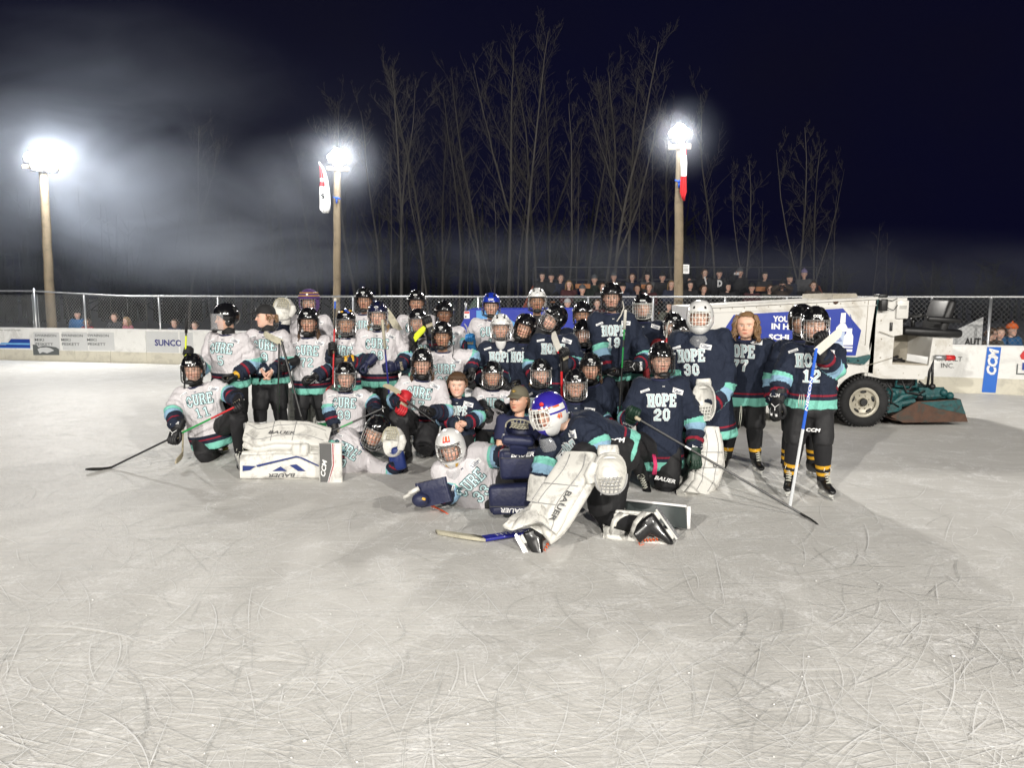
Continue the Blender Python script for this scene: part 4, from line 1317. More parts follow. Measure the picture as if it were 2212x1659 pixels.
def skate_parts(trim='white', lace='pale'):
    lo = MB()
    ring = lambda y, z0, z1, w: [Vector((w * math.sin(a) * (1 if math.cos(a) < 0 else .9), y, (z0 + z1) / 2 - (z1 - z0) / 2 * math.cos(a))) for a in [2 * math.pi * j / 14 for j in range(14)]]
    lo.rings([ring(.10, .07, .15, .018), ring(.09, .058, .20, .034), ring(.05, .055, .20, .038), ring(0, .055, .185, .040), ring(-.05, .055, .155, .042), ring(-.10, .055, .130, .045), ring(-.15, .056, .115, .042), ring(-.175, .06, .10, .03), ring(-.185, .068, .09, .012)])
    rs = []
    for z, ry, cy, rx in ((.10, .06, .04, .036), (.16, .058, .035, .039), (.22, .062, .03, .045), (.275, .066, .028, .05)):
        rs.append([Vector((rx * math.cos(a), cy + ry * math.sin(a), z)) for a in [2 * math.pi * j / 14 for j in range(14)]])
    lo.rings(rs)
    v, n, f = remesh(lo, .009, 3)
    mb = MB(); mb.add([Vector(q) for q in v], f)
    hb = MB()
    hb.box((0, -.035, .022 + .006), (.012, .27, .014)); hb.box((0, .06, .045), (.034, .06, .028), bev=.006, taper=1.2); hb.box((0, -.105, .045), (.04, .075, .028), bev=.006, taper=1.2)
    bl = MB(); bl.prism([(-.17, .022), (-.165, .006), (-.14, 0), (.10, 0), (.118, .008), (.12, .024)], -.002, .002)
    bl.v = [Vector((p.y, p.x, p.z)) for p in bl.v]
    lc = MB()
    for k in range(7):
        t = k / 6; y = -.085 + .075 * t; z = .148 + .115 * t ** .9; w = .022
        lc.tube([(-w, y + .006, z), (0, y - .012, z + .004), (w, y + .006, z)], .0042, 5); lc.tube([(-w, y, z), (w, y + .01, z + .016)], .003, 4)
    for sx in (-1, 1): lc.tube([(0, -.02, .27), (sx * .025, -.045, .285), (sx * .035, -.05, .25)], .0035, 4)
    return [('skate', mb, [M_BOOT], None), ('blade_holder', hb, [M_HOLD if trim == 'white' else M_BOOTY], 'skate'), ('blade', bl, [M_STEEL], 'skate'), ('laces', lc, [M_LACE if lace == 'pale' else M_LACEO if lace == 'orange' else M_BOOT], 'skate')]


def add_skate(key, person, ankle, toe, L, up=None):
    if key not in _sk:
        _sk[key] = [(n, mb.build(n, mats, local=True, auto=50), p) for (n, mb, mats, p) in skate_parts(*key)]
    up = (up or Vector((0, 0, 1))).normalized(); t = (toe - up * toe.dot(up)).normalized()
    Yv = -t; X = Yv.cross(up)
    M = Matrix((X, Yv, up)).transposed().to_4x4(); M.translation = ankle - up * .15 - Yv * .03 - L
    top = None
    for (n, o, par) in _sk[key]:
        c = o.copy(); COL.objects.link(c); c.name = n
        if par is None: c.parent = person; c.matrix_local = M; top = c
        else: c.parent = top; c.matrix_local = Matrix.Identity(4)
    return top


# ------------------------------------------------------------------ sticks
def stick(butt, heel, tip, cols, label, w=(.026, .019), tape=None, blade_col=None, btape=0., bh=.062, group='hockey sticks', paddle=None, text=None, group_off=False):
    """cols: [(t0, material), ...] along the shaft from butt to heel"""
    t = thing('hockey_stick', butt, label, 'hockey stick', None if group_off else group)
    ax = (heel - butt); Ln = ax.length; a = ax / Ln; n = (tip - heel); n = (n - a * n.dot(a)).normalized(); bq = a.cross(n)
    mats = []; sh = MB()

    def mi(m):
        if m not in mats: mats.append(m)
        return mats.index(m)
    segs = [c[0] for c in cols] + [1.0]
    for (t0, mt), t1 in zip(cols, segs[1:]):
        W = w if not (paddle and t0 >= paddle[0]) else (paddle[1], .026)
        p0 = butt + a * Ln * t0; p1 = butt + a * Ln * t1
        rs = []
        for p in (p0, p1):
            rs.append([p + n * (W[0] / 2 * math.copysign(abs(math.cos(q)) ** .5, math.cos(q))) + bq * (W[1] / 2 * math.copysign(abs(math.sin(q)) ** .5, math.sin(q))) for q in [2 * math.pi * (j + .5) / 8 for j in range(8)]])
        sh.rings(rs, mi(mt))
    o = sh.build('shaft', mats, t, auto=40)
    if text:
        for (tt, txt, hgt, ln, mt, side) in text:
            xb = MB(); Op = butt + a * Ln * tt + bq * side * ((paddle[1] if False else w[1]) / 2 + .004)
            rt = a if side > 0 else a
            put_text(xb, txt, Op, a, n if (a.cross(n)).dot(bq * side) > 0 else -n, hgt, ln, .0, 0, .03, .15)
            xb.build('lettering', mt, t, smooth=False)
    if tape:
        tb = MB(); tb.tube([butt - a * .01, butt, butt + a * tape[1]], [w[0] * .66, w[0] * .66, w[0] * .60], 8); tb.ball(butt, w[0] * .75, 8, 6)
        tb.build('grip_tape', tape[0], t)
    d = (tip - heel); BL = d.length; d = d / BL; up = -a - d * (-a).dot(d); up = up.normalized(); sd = d.cross(up)
    bb = MB(); bt = MB(); N = 10; rs = []
    for i in range(N + 1):
        q = i / N; c = heel + d * (BL * q) + sd * (.045 * q * q) - d * .02
        hh = bh * (1.0 if q < .75 else 1 - .5 * ((q - .75) / .25) ** 2); lift = .0
        rs.append([c + up * (hh * yy) + sd * xx for (xx, yy) in ((-.006, -.1), (.006, -.1), (.007, .45), (.005, .9), (-.005, .9), (-.007, .45))])
    k = int(N * (1 - btape))
    if btape < 1: bb.rings(rs[:k + 1])
    if btape > 0: bt.rings([[p + (p - (sum(r, Vector()) / 6)) * .18 for p in r] for r in rs[k if btape < 1 else 0:]])
    if btape < 1: bb.build('blade', blade_col or cols[-1][1], t, auto=40)
    if btape > 0: bt.build('blade_tape' if btape < 1 else 'blade', tape_mat(blade_col if btape >= 1 else None), t, auto=40)
    return t


def tape_mat(m=None): return m or M_TAPEW


M_TAPEW = M_('tape_white', (.62, .60, .54), .85, var=.2, bump=.5, bs=60)
M_TAPEC = M_('tape_cream', (.50, .47, .36), .85, var=.25, bump=.5, bs=60, dirt=(.15, .13, .1, .5), ds=20)
M_TAPEK = M_('tape_black', (.012, .012, .012), .85, var=.2)
M_TAPEY = M_('tape_yellow', (.62, .72, .02), .7, var=.1)
M_TAPEO = M_('blade_orange', (.60, .10, .04), .6)
M_SHB = M_('shaft_black', (.010, .010, .011), .42)
M_SHR = M_('shaft_red', (.55, .02, .025), .3, coat=.3)
M_SHG = M_('shaft_green', (.01, .30, .06), .3, coat=.3)
M_SHGN = M_('letter_green', (.03, .62, .10), .4)
M_SHU = M_('shaft_blue', (.012, .10, .55), .3, coat=.3)
M_SHN = M_('shaft_navy', (.02, .02, .10), .3, coat=.3)
M_SHW = M_('shaft_silver', (.58, .60, .62), .3, coat=.3)
M_SHD = M_('shaft_dark_blue', (.012, .016, .22), .35, coat=.3)
# ------------------------------------------------------------------ bodies
UP = Vector((0, 0, 1))


def yawv(d):
    a = R(d); return Vector((math.sin(a), -math.cos(a), 0))


def ik(a, c, l1, l2, pole):
    d = c - a; D = d.length
    if D > (l1 + l2) * .995: l1 *= D / (l1 + l2) * 1.005; l2 *= D / (l1 + l2) * 1.01
    t = d.normalized(); x = (l1 * l1 - l2 * l2 + D * D) / (2 * D); h = math.sqrt(max(l1 * l1 - x * x, 1e-6))
    p = pole - t * pole.dot(t); p = p.normalized() if p.length > 1e-5 else t.orthogonal().normalized()
    return a + t * x + p * h


def curve3(a, b, c, n, round_=.25):
    """rounded two-segment path with parameter 0..1"""
    out = []
    for i in range(n + 1):
        t = i / n
        if t < .5: p = a.lerp(b, t * 2)
        else: p = b.lerp(c, t * 2 - 1)
        k = max(0, 1 - abs(t - .5) / round_)
        if k > 0:
            q = a.lerp(b, 1 - round_).lerp(b.lerp(c, round_), .5)
            p = p.lerp(q, k * k * .8)
        out.append(p)
    return out


def ell(c, x, y, rx, ry, n=24, p=.9):
    return [c + x * (rx * math.copysign(abs(math.cos(a)) ** p, math.cos(a))) + y * (ry * math.copysign(abs(math.sin(a)) ** p, math.sin(a))) for a in [2 * math.pi * j / n for j in range(n)]]


def seg_param(pts, path, rad):
    """distance-to-path minus radius, and path parameter, for every point (numpy)"""
    A = np.array([tuple(p) for p in path[:-1]]); B = np.array([tuple(p) for p in path[1:]]); n = len(A)
    best = np.full(len(pts), 1e9); par = np.zeros(len(pts))
    for i in range(n):
        d = B[i] - A[i]; t = np.clip(((pts - A[i]) @ d) / max(d @ d, 1e-9), 0, 1)
        q = A[i] + t[:, None] * d; e = np.linalg.norm(pts - q, axis=1) - (rad[i] + (rad[i + 1] - rad[i]) * t)
        m = e < best; best[m] = e[m]; par[m] = ((i + t) / n)[m]
    return best, par


def wrinkle(vs, nr, s, amp, seed):
    out = np.empty(len(vs))
    for i in range(len(vs)):
        x, y, z = vs[i]
        q = noise.noise((x * 4 + seed, y * 4, z * 4.)); a = noise.noise((x * 9 + seed, y * 9, z * 5.)) * .6 + noise.noise((x * 20, y * 20 + seed, z * 9.)) * .4
        a += .75 * (1 - 2.2 * abs(noise.noise((x * 7 + z * 3 * q, y * 7 + seed, z * 3.5 + x * 2))))
        if s[i] > 0: a += .55 * math.sin(s[i] * 46 + 3.0 * noise.noise((x * 8, y * 8, z * 8 + seed)))
        out[i] = a
    return vs + nr * (out * amp)[:, None]


class Pose: pass


def hand_mesh(mb, wrist, fdir, thumb, side, curl=.6, k=1.):
    """bare hand: palm, four bent fingers of different length, thumb from the side of the palm"""
    Yv = fdir.normalized(); X = (thumb - Yv * thumb.dot(Yv)).normalized(); Z = X.cross(Yv) if side == 'l' else Yv.cross(X)
    M = Matrix((X, Yv, Z)).transposed() * k
    T = lambda p: wrist + M @ Vector(p)
    mb.rings([[T((rx * math.cos(a), y, rz * math.sin(a))) for a in [2 * math.pi * j / 12 for j in range(12)]] for y, rx, rz in ((-.03, .026, .021), (0, .029, .019), (.03, .040, .017), (.07, .043, .016), (.088, .040, .012))])
    for x, l in ((.031, .070), (.0105, .078), (-.0105, .072), (-.031, .056)):
        pts = []; p = Vector((x, .082, .002)); a = .15
        pts.append(p.copy())
        for q in (.42, .32, .26):
            p = p + Vector((0, math.cos(a), -math.sin(a))) * l * q; pts.append(p.copy()); a += curl
        mb.tube([T(p) for p in pts], [.0095 * k, .0092 * k, .0085 * k, .007 * k], 8)
    mb.tube([T(p) for p in ((.026, .012, -.004), (.047, .040, -.010), (.052, .066, -.018), (.046, .088, -.026))], [.013 * k, .012 * k, .0105 * k, .008 * k], 8)


JER = {}
SKINS = {'a': (.70, .43, .31), 'b': (.63, .37, .255), 'c': (.73, .47, .36), 'd': (.34, .18, .11), 'e': (.54, .31, .20)}


def person(key, label, hd, Y, team='cure', fy=0., fp=0., fr=0., tw=None, lean=(0, 0), num='', word=True, head=('black', 'dark'), tone='a', smile=.2, fem=0.,
           hl='down', hr='down', gl='black', gr='black', legs='stand', pel=None, nb=None, cn=None, sock='black', skate=('white', 'pale'), k=1., el=None, er=None,
           hem=None, wide=1., sway=0., thl=None, thr=None, fdl=None, fdr=None, neck=True, patch=True, group='hockey players posing on the ice', pants=True, gp=None, bulk=1., toe=None, sh=None, textpos=(0, .62, 0), wscale=1., textrot=0., headM=None, cat='person', hs=1.09, nd=.185, pb=1.):
    rd = random.Random(hash(key) % 1000 if isinstance(key, int) else sum(map(ord, key)))
    H = P(hd[0], hd[1], Y); tw = fy * .4 if tw is None else tw
    f = yawv(tw) if cn is None else cn.normalized()
    px = lambda q, d=0.: (P(q[0], q[1], Y + (q[2] if len(q) > 2 else 0)) if not isinstance(q, Vector) else q)
    ff = yawv(fy)
    if nb is None: nbv = H + Vector((0, 0, -nd * k)) - ff * .012 + Vector((lean[0] * .15, lean[1] * .15, 0))
    else: nbv = px(nb)
    if pel is None:
        if legs == 'stand': pz = max(.50 * (H.z + .13), nbv.z - .60 * k)
        else: pz = max(.22, nbv.z - .47 * k)
        pv = Vector((nbv.x + lean[0], nbv.y + .03 + lean[1], pz))
    else: pv = px(pel)
    up = (nbv - pv).normalized(); SL = (nbv - pv).length
    f = (f - up * f.dot(up)).normalized(); lf = up.cross(f)
    J = Pose(); J.pv, J.nb, J.up, J.f, J.lf = pv, nbv, up, f, lf
    # root at the contact point
    L = Vector((pv.x, pv.y, 0)); root = thing('person', L, label, cat, group)
    # limbs
    W = .182 * k * bulk
    S = {}
    for sd, sg, hspec, espec in (('l', 1, hl, el), ('r', -1, hr, er)):
        s0 = nbv + lf * (sg * W) - up * .065 * k + f * .005
        if sh and sd in sh: s0 = px(sh[sd])
        if hspec == 'down': wv = s0 + lf * (sg * .10 * k) - Vector((0, 0, 1)) * .50 * k + f * .06
        elif hspec == 'front': wv = pv + lf * (sg * .09) + f * .24 + up * .05
        elif hspec == 'hip': wv = pv + lf * (sg * .22) + f * .16 + up * .06
        else: wv = px(hspec)
        e = px(espec) if espec is not None else ik(s0, wv, .29 * k, .255 * k, lf * sg * .55 - f * .55 - up * .45)
        S[sd] = (s0, e, wv)
    J.S = S
    HP = {sd: pv + lf * (sg * .095 * k) - up * .03 for sd, sg in (('l', 1), ('r', -1))}
    Lg = {}
    fh = Vector((f.x, f.y, 0)).normalized() if Vector((f.x, f.y, 0)).length > .1 else Vector((0, -1, 0)); lh = UP.cross(fh)
    for sd, sg in (('l', 1), ('r', -1)):
        hp = HP[sd]
        if isinstance(legs, dict):
            kn, an = px(legs['k' + sd]), px(legs['a' + sd])
        elif legs == 'stand':
            an = Vector((hp.x, hp.y, 0)) + lh * (sg * .05 * k) + fh * (.02 * sg * rd.choice((-1, 1))) + UP * .15
            kn = ik(hp, an, (hp - an).length * .5, (hp - an).length * .51, fh)
        elif legs == 'kneel':
            kn = Vector((hp.x, hp.y, .085)) + fh * .22 + lh * sg * .05; an = kn - fh * .40 + UP * .03
        elif legs in ('half_l', 'half_r'):
            if legs[-1] == sd:
                an = Vector((hp.x, hp.y, .15)) + fh * .36 + lh * sg * .06; kn = ik(hp, an, .44 * k, .44 * k, fh + UP * .8)
            else: kn = Vector((hp.x, hp.y, .09)) + fh * .03 + lh * sg * .02; an = kn - fh * .40 + UP * .04
        elif legs == 'sit':
            kn = hp + fh * .38 + lh * sg * .08 + UP * .02; an = kn - UP * .40 + fh * .06
        Lg[sd] = (hp, kn, an)
    J.L = Lg
    bare = [sd for sd, g_ in (('l', gl), ('r', gr)) if g_ == 'bare']
    # ---- skin body, one continuous mesh
    bmb = MB()
    xx, yy = lf, f
    rs = []
    for t, rx, ry in ((-.12, .13, .10), (0, .15, .11), (.3, .135, .10), (.65, .155, .11), (.85, .15, .10), (.95, .09, .075), (1.0, .055, .058)):
        rs.append(ell(pv + up * (SL * t), xx, yy, rx * k, ry * k, 16))
    bmb.rings(rs)
    Hc = H
    if headM is None:
        fq = Matrix.Rotation(R(fy), 4, 'Z') @ Matrix.Rotation(R(fp), 4, 'X') @ Matrix.Rotation(R(fr), 4, 'Y')
        HM = Matrix.Translation(H) @ fq @ Matrix.Scale(hs, 4)
    else: HM = Matrix.Translation(H) @ headM @ Matrix.Scale(hs, 4)
    nk = HM @ Vector((0, .03, -.085))
    bmb.tube([nbv - up * .05, nbv, nk, HM @ Vector((0, .03, -.05))], [.07 * k, .056 * k, .053 * k, .05], 12)
    for sd in 'lr':
        s0, e, wv = S[sd]; bmb.tube(curve3(s0, e, wv, 10), [.052 * k] * 3 + [.045 * k] * 3 + [.040 * k, .037 * k, .033 * k, .030 * k, .028 * k], 10)
        hp, kn, an = Lg[sd]; bmb.tube(curve3(hp, kn, an, 10), [.085 * k, .085 * k, .078 * k, .07 * k, .06 * k, .055 * k, .055 * k, .053 * k, .045 * k, .038 * k, .034 * k], 10)
    bv, bn, bf = remesh(bmb, .019, 3)
    hv, hf, hc = head_geo(SKINS[tone], smile, wide, fem)
    hk = 1.0 if head and head[0] not in ('bare', 'cap_b', 'cap_o') else (1.0 if k > .9 else .95)
    HMs = HM @ Matrix.Scale(hk, 4)
    hm = np.array(HMs); hvw = hv @ hm[:3, :3].T + hm[:3, 3]
    ob = MB(); ob.add([Vector(q) for q in bv], bf); nb0 = len(ob.v); ob.add([Vector(q) for q in hvw], hf)
    cols = np.vstack([np.ones((nb0, 3)) * np.array(SKINS[tone]), hc])
    for sd in bare:
        s0, e, wv = S[sd]; fd = (fdl if sd == 'l' else fdr) or (wv - e); th = (thl if sd == 'l' else thr) or f
        n0 = len(ob.v); hand_mesh(ob, wv, fd, th, sd, .55, k); cols = np.vstack([cols, np.ones((len(ob.v) - n0, 3)) * np.array(SKINS[tone]) * np.array((1.0, .92, .90))])
    body = ob.build('body', M_SKIN, root, fixn=True)
    at = body.data.attributes.new('col', 'FLOAT_COLOR', 'POINT'); at.data.foreach_set('color', np.hstack([cols, np.ones((len(cols), 1))]).astype(np.float32).ravel())
    # ---- shirt
    T = MB(); rs = []
    hemd = (.13 if legs == 'stand' else .15) if hem is None else hem
    prof = [(-hemd / SL, .232, .168), (-hemd / SL * .5, .230, .166), (0, .222, .160), (.25, .214, .152), (.45, .214, .152), (.62, .224, .156), (.76, .226, .150), (.86, .196, .132), (.94, .135, .108), (1.0, .092, .092), (1.02, .082, .086)]
    if team == 'tshirt': prof = [(-.12, .19, .14), (0, .185, .135), (.3, .18, .13), (.62, .195, .135), (.76, .19, .125), (.86, .165, .11), (.94, .115, .09), (1.0, .075, .075)]
    rs = []
    for t, rx, ry in prof:
        c = pv + up * (SL * t) + f * (.012 if .3 < t < .8 else 0)
        if t < 0: c = c + (Vector((0, 0, -1)) - up * -1) * 0
        rs.append(ell(c, xx, yy, rx * k * bulk, ry * k * bulk, 26, .92))
    T.rings(rs)
    tb = BVHTree.FromPolygons(T.v, T.f)
    A = {}
    for sd, sg in (('l', 1), ('r', -1)):
        s0, e, wv = S[sd]
        ti = nbv + lf * (sg * .09 * k) - up * .07 * k
        if team == 'tshirt': path = [ti, s0, s0.lerp(e, .4), s0.lerp(e, .75)]; rad = [.07, .075, .074, .078]
        else:
            path = curve3(s0, e, s0.lerp(wv, 1.0) if False else wv, 16)[:]; rad = list(np.interp(np.linspace(0, 1, 17), [0, .12, .45, .6, .9, 1], [.088, .090, .088, .088, .074, .068]) * (.5 + .5 * k) * (.6 + .4 * bulk))
            path = [ti] + path; rad = [.085 * k] + rad
        A[sd] = (path, rad); T2 = MB(); T2.tube(path, rad, 16); T.join(T2)
        T.ball(s0 + up * .005, (.095 * k if team != 'tshirt' else .075), 14, 8)
    v, n, fc = remesh(T, .0145, 3)
    s_ = np.full(len(v), -1.0); best = np.full(len(v), .035)
    tv = (v - np.array(pv)) @ np.array(up) / SL
    loc = v - np.array(pv); ex = loc @ np.array(lf); ey = loc @ np.array(f)
    pt_ = [q[0] for q in prof]; rx = np.interp(tv, pt_, [q[1] for q in prof]) * k * bulk; ry = np.interp(tv, pt_, [q[2] for q in prof]) * k * bulk
    dt = (np.sqrt((ex / rx) ** 2 + (ey / ry) ** 2) - 1) * np.minimum(rx, ry)
    dt = np.where((tv < pt_[0] - .02) | (tv > 1.05), 1., np.abs(dt))
    if team != 'tshirt':
        for sd in 'lr':
            path, rad = A[sd]; e_, p_ = seg_param(v, path[1:], rad[1:])
            m = (np.abs(e_) < best) & (p_ > .2) & (np.abs(e_) < dt + .004); s_[m] = p_[m]; best[m] = np.abs(e_)[m]
    h = np.where(s_ > 0, 9., (tv * SL + hemd))
    v2 = wrinkle(v, n, s_, .0135 if team in ('cure', 'hope') else .009, rd.random() * 50)
    jb = MB(); jb.add([Vector(q) for q in v2], fc); jb.at = {'s': s_, 'h': h}
    jo = jb.build({'tshirt': 'tee_shirt', 'cure': 'jersey', 'hope': 'jersey'}.get(team, 'jacket') if isinstance(team, str) else 'coat', MJ[team] if isinstance(team, str) else team, root)
    # ---- lettering wrapped on the chest
    if team in ('cure', 'hope') and (word or patch):
        fb_ = BVHTree.FromPolygons([Vector(q) for q in v2], fc)

        def proj(q, off):
            dq = (q - pv).dot(f); o = q + f * (.60 - dq); b = None
            for _ in range(4):
                h2, n2, i2, d2 = fb_.ray_cast(o, -f)
                if h2 is None: break
                z = (h2 - pv).dot(f)
                if z < .165 * k * bulk + .075: b = h2; break
                o = h2 - f * .004
            if b is None or (b - pv).dot(f) < -.02:
                h2, n2, i2, d2 = tb.find_nearest(q); b = h2
            return b + f * (off + .001)
        r_ = -lf if False else lf
        # reading direction as seen by somebody facing the chest
        rt = f.cross(up) * -1
        if rt.dot(lf) < 0: rt = -rt
        ca, sa = math.cos(R(textrot)), math.sin(R(textrot)); rt2 = rt * ca + up * sa; up2 = up * ca - rt * sa
        O = nbv - up * (.135 * k + (.62 - textpos[1]) * .5) + rt * textpos[0] + f * .16
        hgt = .118 * k * wscale; wd = (.285 if team == 'cure' else .275) * k * wscale
        if word:
            wm_ = MB(); txt = 'CURE' if team == 'cure' else 'HOPE'
            if team == 'cure':
                put_block(wm_, txt, O, rt2, up2, hgt, wd, .0035, .13, 0, proj, .012, .0054)
                put_block(wm_, txt, O, rt2, up2, hgt, wd, .0065, .115, 1, proj, .012, 0)
            else:
                put_block(wm_, txt, O, rt2, up2, hgt, wd, .0035, .15, 0, proj, .006, .0042)
                put_block(wm_, txt, O, rt2, up2, hgt, wd, .0065, .145, 1, proj, .006, 0)
            if num:
                O2 = O - up2 * (hgt * 1.12); wn = .082 * len(num) * k * wscale
                if team == 'cure':
                    put_block(wm_, num, O2, rt2, up2, hgt * .98, wn, .0035, .13, 0, proj, 0, .0054); put_block(wm_, num, O2, rt2, up2, hgt * .98, wn, .0065, .125, 1, proj)
                else:
                    put_block(wm_, num, O2, rt2, up2, hgt * .98, wn, .0035, .15, 0, proj, 0, .0042); put_block(wm_, num, O2, rt2, up2, hgt * .98, wn, .0065, .145, 1, proj)
            wm_.build('lettering', [M_OUT if team == 'cure' else M_DECAL, M_FILLC if team == 'cure' else M_FILL], jo if False else root, smooth=False, fixn=False)
        if patch:
            for (dx, dy, w_, h_, rot, txt) in ((.150 + rd.uniform(-.012, .012), .082 + rd.uniform(-.01, .012), .110, .046, rd.uniform(-20, -4), 'LONGEST'), (-.150 + rd.uniform(-.012, .012), .085 + rd.uniform(-.01, .01), .088, .022, rd.uniform(6, 24), 'encompass')):
                pm = MB(); c0 = O - rt * textpos[0] * 0 + rt2 * dx * k + up2 * dy * k
                ca2, sa2 = math.cos(R(rot)), math.sin(R(rot)); rr2 = rt2 * ca2 + up2 * sa2; uu2 = up2 * ca2 - rt2 * sa2; N = 6
                vs = [proj(c0 + rr2 * (w_ * (i / N - .5)) + uu2 * (h_ * (j / 2 - .5)), .005) for j in range(3) for i in range(N + 1)]
                pm.add(vs, [(j * (N + 1) + i, j * (N + 1) + i + 1, (j + 1) * (N + 1) + i + 1, (j + 1) * (N + 1) + i) for j in range(2) for i in range(N)], 0)
                if dx > 0:
                    put_text(pm, "WORLD'S", c0 + uu2 * .013 - rr2 * .008, rr2, uu2, .008, .05, .008, 1, .02, 0, proj)
                    put_text(pm, txt, c0 - uu2 * .001 + rr2 * .010, rr2, uu2, .013, .068, .008, 1, .04, .2, proj)
                    A_, B_, C_ = c0 - rr2 * .046 + uu2 * .014, c0 - rr2 * .032 - uu2 * .012, c0 + rr2 * .03 - uu2 * .014
                    for a0, b0 in ((A_, B_), (B_, C_)):
                        d_ = (b0 - a0).normalized(); n_ = f.cross(d_) * .0022
                        pm.add([proj(q, .009) for q in (a0 - n_, b0 - n_, b0 + n_, a0 + n_)], [(0, 1, 2, 3)], 1)
                else: put_text(pm, txt, c0, rr2, uu2, .010, .07, .008, 1, .02, .2, proj)
                pm.build('badge', [M_DECAL, M_INK], root, smooth=False, fixn=False)
            # laced collar
            cl = MB(); q = proj(pv + up * (SL * .93) + f * .1, .006)
            for a0 in (-1, 1): cl.tube([q + rt * .012 * a0 + up * .006, q - rt * .012 * a0 - up * .006], .0022, 4)
            cl.build('collar_lace', M_DECAL if team == 'hope' else M_INK, root)
    if team in ('cure', 'hope'):
        cb = MB(); c = pv + up * SL * 1.012
        cb.tube(ell(c, xx, yy, .088 * k, .092 * k, 20, 1.0) + [ell(c, xx, yy, .088 * k, .092 * k, 20, 1.0)[0]], .011, 6)
        cb.build('collar', MJ['tshirt'], root)
    if neck:
        nm = MB(); nm.tube([nbv - up * .02, nbv.lerp(nk, .55), nbv.lerp(nk, .98)], [.078 * k, .069 * k, .066 * k], 14); nm.build('neck_guard', M_NECK, root)
    # ---- pants, socks, skates
    if pants:
        Q = MB(); rs = []
        for t, rx_, ry_ in ((.18, .175, .135), (.05, .19, .145), (-.08, .20, .155), (-.18, .17, .14)):
            rs.append(ell(pv + up * (SL * t), xx, yy, rx_ * k * bulk, ry_ * k * bulk, 18))
        Q.rings(rs)
        for sd in 'lr':
            hp, kn, an = Lg[sd]; th = kn - hp
            Q.tube([hp - th * .02, hp + th * .25, hp + th * .6, hp + th * .9, hp + th * 1.02], [.108 * k * bulk * pb, .112 * k * bulk * pb, .102 * k * bulk * pb, .094 * k * bulk * pb, .086 * k * pb], 14)
            Q.ball(hp, .108 * k, 12, 8)
        v, n, fc = remesh(Q, .02, 3); v = wrinkle(v, n, np.full(len(v), -1.), .011, rd.random() * 40)
        q = MB(); q.add([Vector(a) for a in v], fc); po = q.build('pants', M_PANTS, root)
        for sd in 'lr':
            hp, kn, an = Lg[sd]; sm = MB(); N = 20
            top = kn + (hp - kn) * .18; path = [top] + [kn.lerp(an, i / N) for i in range(N + 1)]
            rad = [.075 * k] + list(np.interp(np.linspace(0, 1, N + 1), [0, .1, .3, .7, .9, 1], [.080, .082, .078, .064, .055, .054]) * k)
            sm.tube(path, rad, 14); sm.at = {'s': np.repeat(np.concatenate([[-.2], np.linspace(0, 1, N + 1)]), 14)}
            sm.build('sock', MS[sock], root)
            td = (toe or {}).get(sd)
            if td is None:
                shn = (kn - an).normalized()
                if shn.z > .6: td = fh + lh * (.25 if sd == 'l' else -.25)
                else: td = Vector((0, 0, -1)) * .2 + (an - kn)
                td = Vector(td) if not isinstance(td, tuple) else td
            shn = (kn - an).normalized(); upv = shn if shn.z < .8 else UP
            if isinstance(td, tuple): pass
            elif shn.z < .5: upv = shn; td = Vector((0, 0, -1)) + shn * 0 if (toe or {}).get(sd) is None else td
            if (toe or {}).get(sd) is not None and isinstance(toe[sd], tuple): td, upv = toe[sd]
            if skate is None:
                bmx = MB(); tt = Vector((fh.x, fh.y, 0)); bmx.tube([an + UP * .08, an - UP * .03], [.055, .058], 12); slab(bmx, [(an - UP * .10 - tt * .07, UP), (an - UP * .10 + tt * .03, UP), (an - UP * .115 + tt * .17, UP)], lh, .10, .09, 0, [.9, 1, .7], .6)
                bmx.build('boot', M_SH, root); continue
            add_skate(skate, root, an, td, L, upv)
    # ---- gloves
    for sd, g_ in (('l', gl), ('r', gr)):
        if g_ in (None, 'bare'): continue
        s0, e, wv = S[sd]; fd = (fdl if sd == 'l' else fdr) or (wv - e).normalized(); th = (thl if sd == 'l' else thr) or (f * .8 + UP * .1)
        add_glove(g_, sd, root, wv + fd.normalized() * .075, fd, th, L)
    # ---- head gear
    if head:
        if head[0] == 'mask': add_headgear(('mask', head[1]), lambda: mask_parts(head[1]), root, HM @ Matrix.Scale(1.0, 4), L)
        elif head[0] in ('cap_b', 'cap_o'): cap(root, HM, head[0])
        elif head[0] == 'bare': pass
        else:
            kk = tuple(head) + ('p',)
            add_headgear(kk, lambda: helmet_parts(head[0], head[1], extra=head[2] if len(head) > 2 else None, decal=not (len(head) > 2 and head[2] in ('ccm', 'bauer', 'none'))), root, HM, L)
    J.root, J.HM, J.L0, J.f, J.jersey = root, HM, L, f, jo
    return J


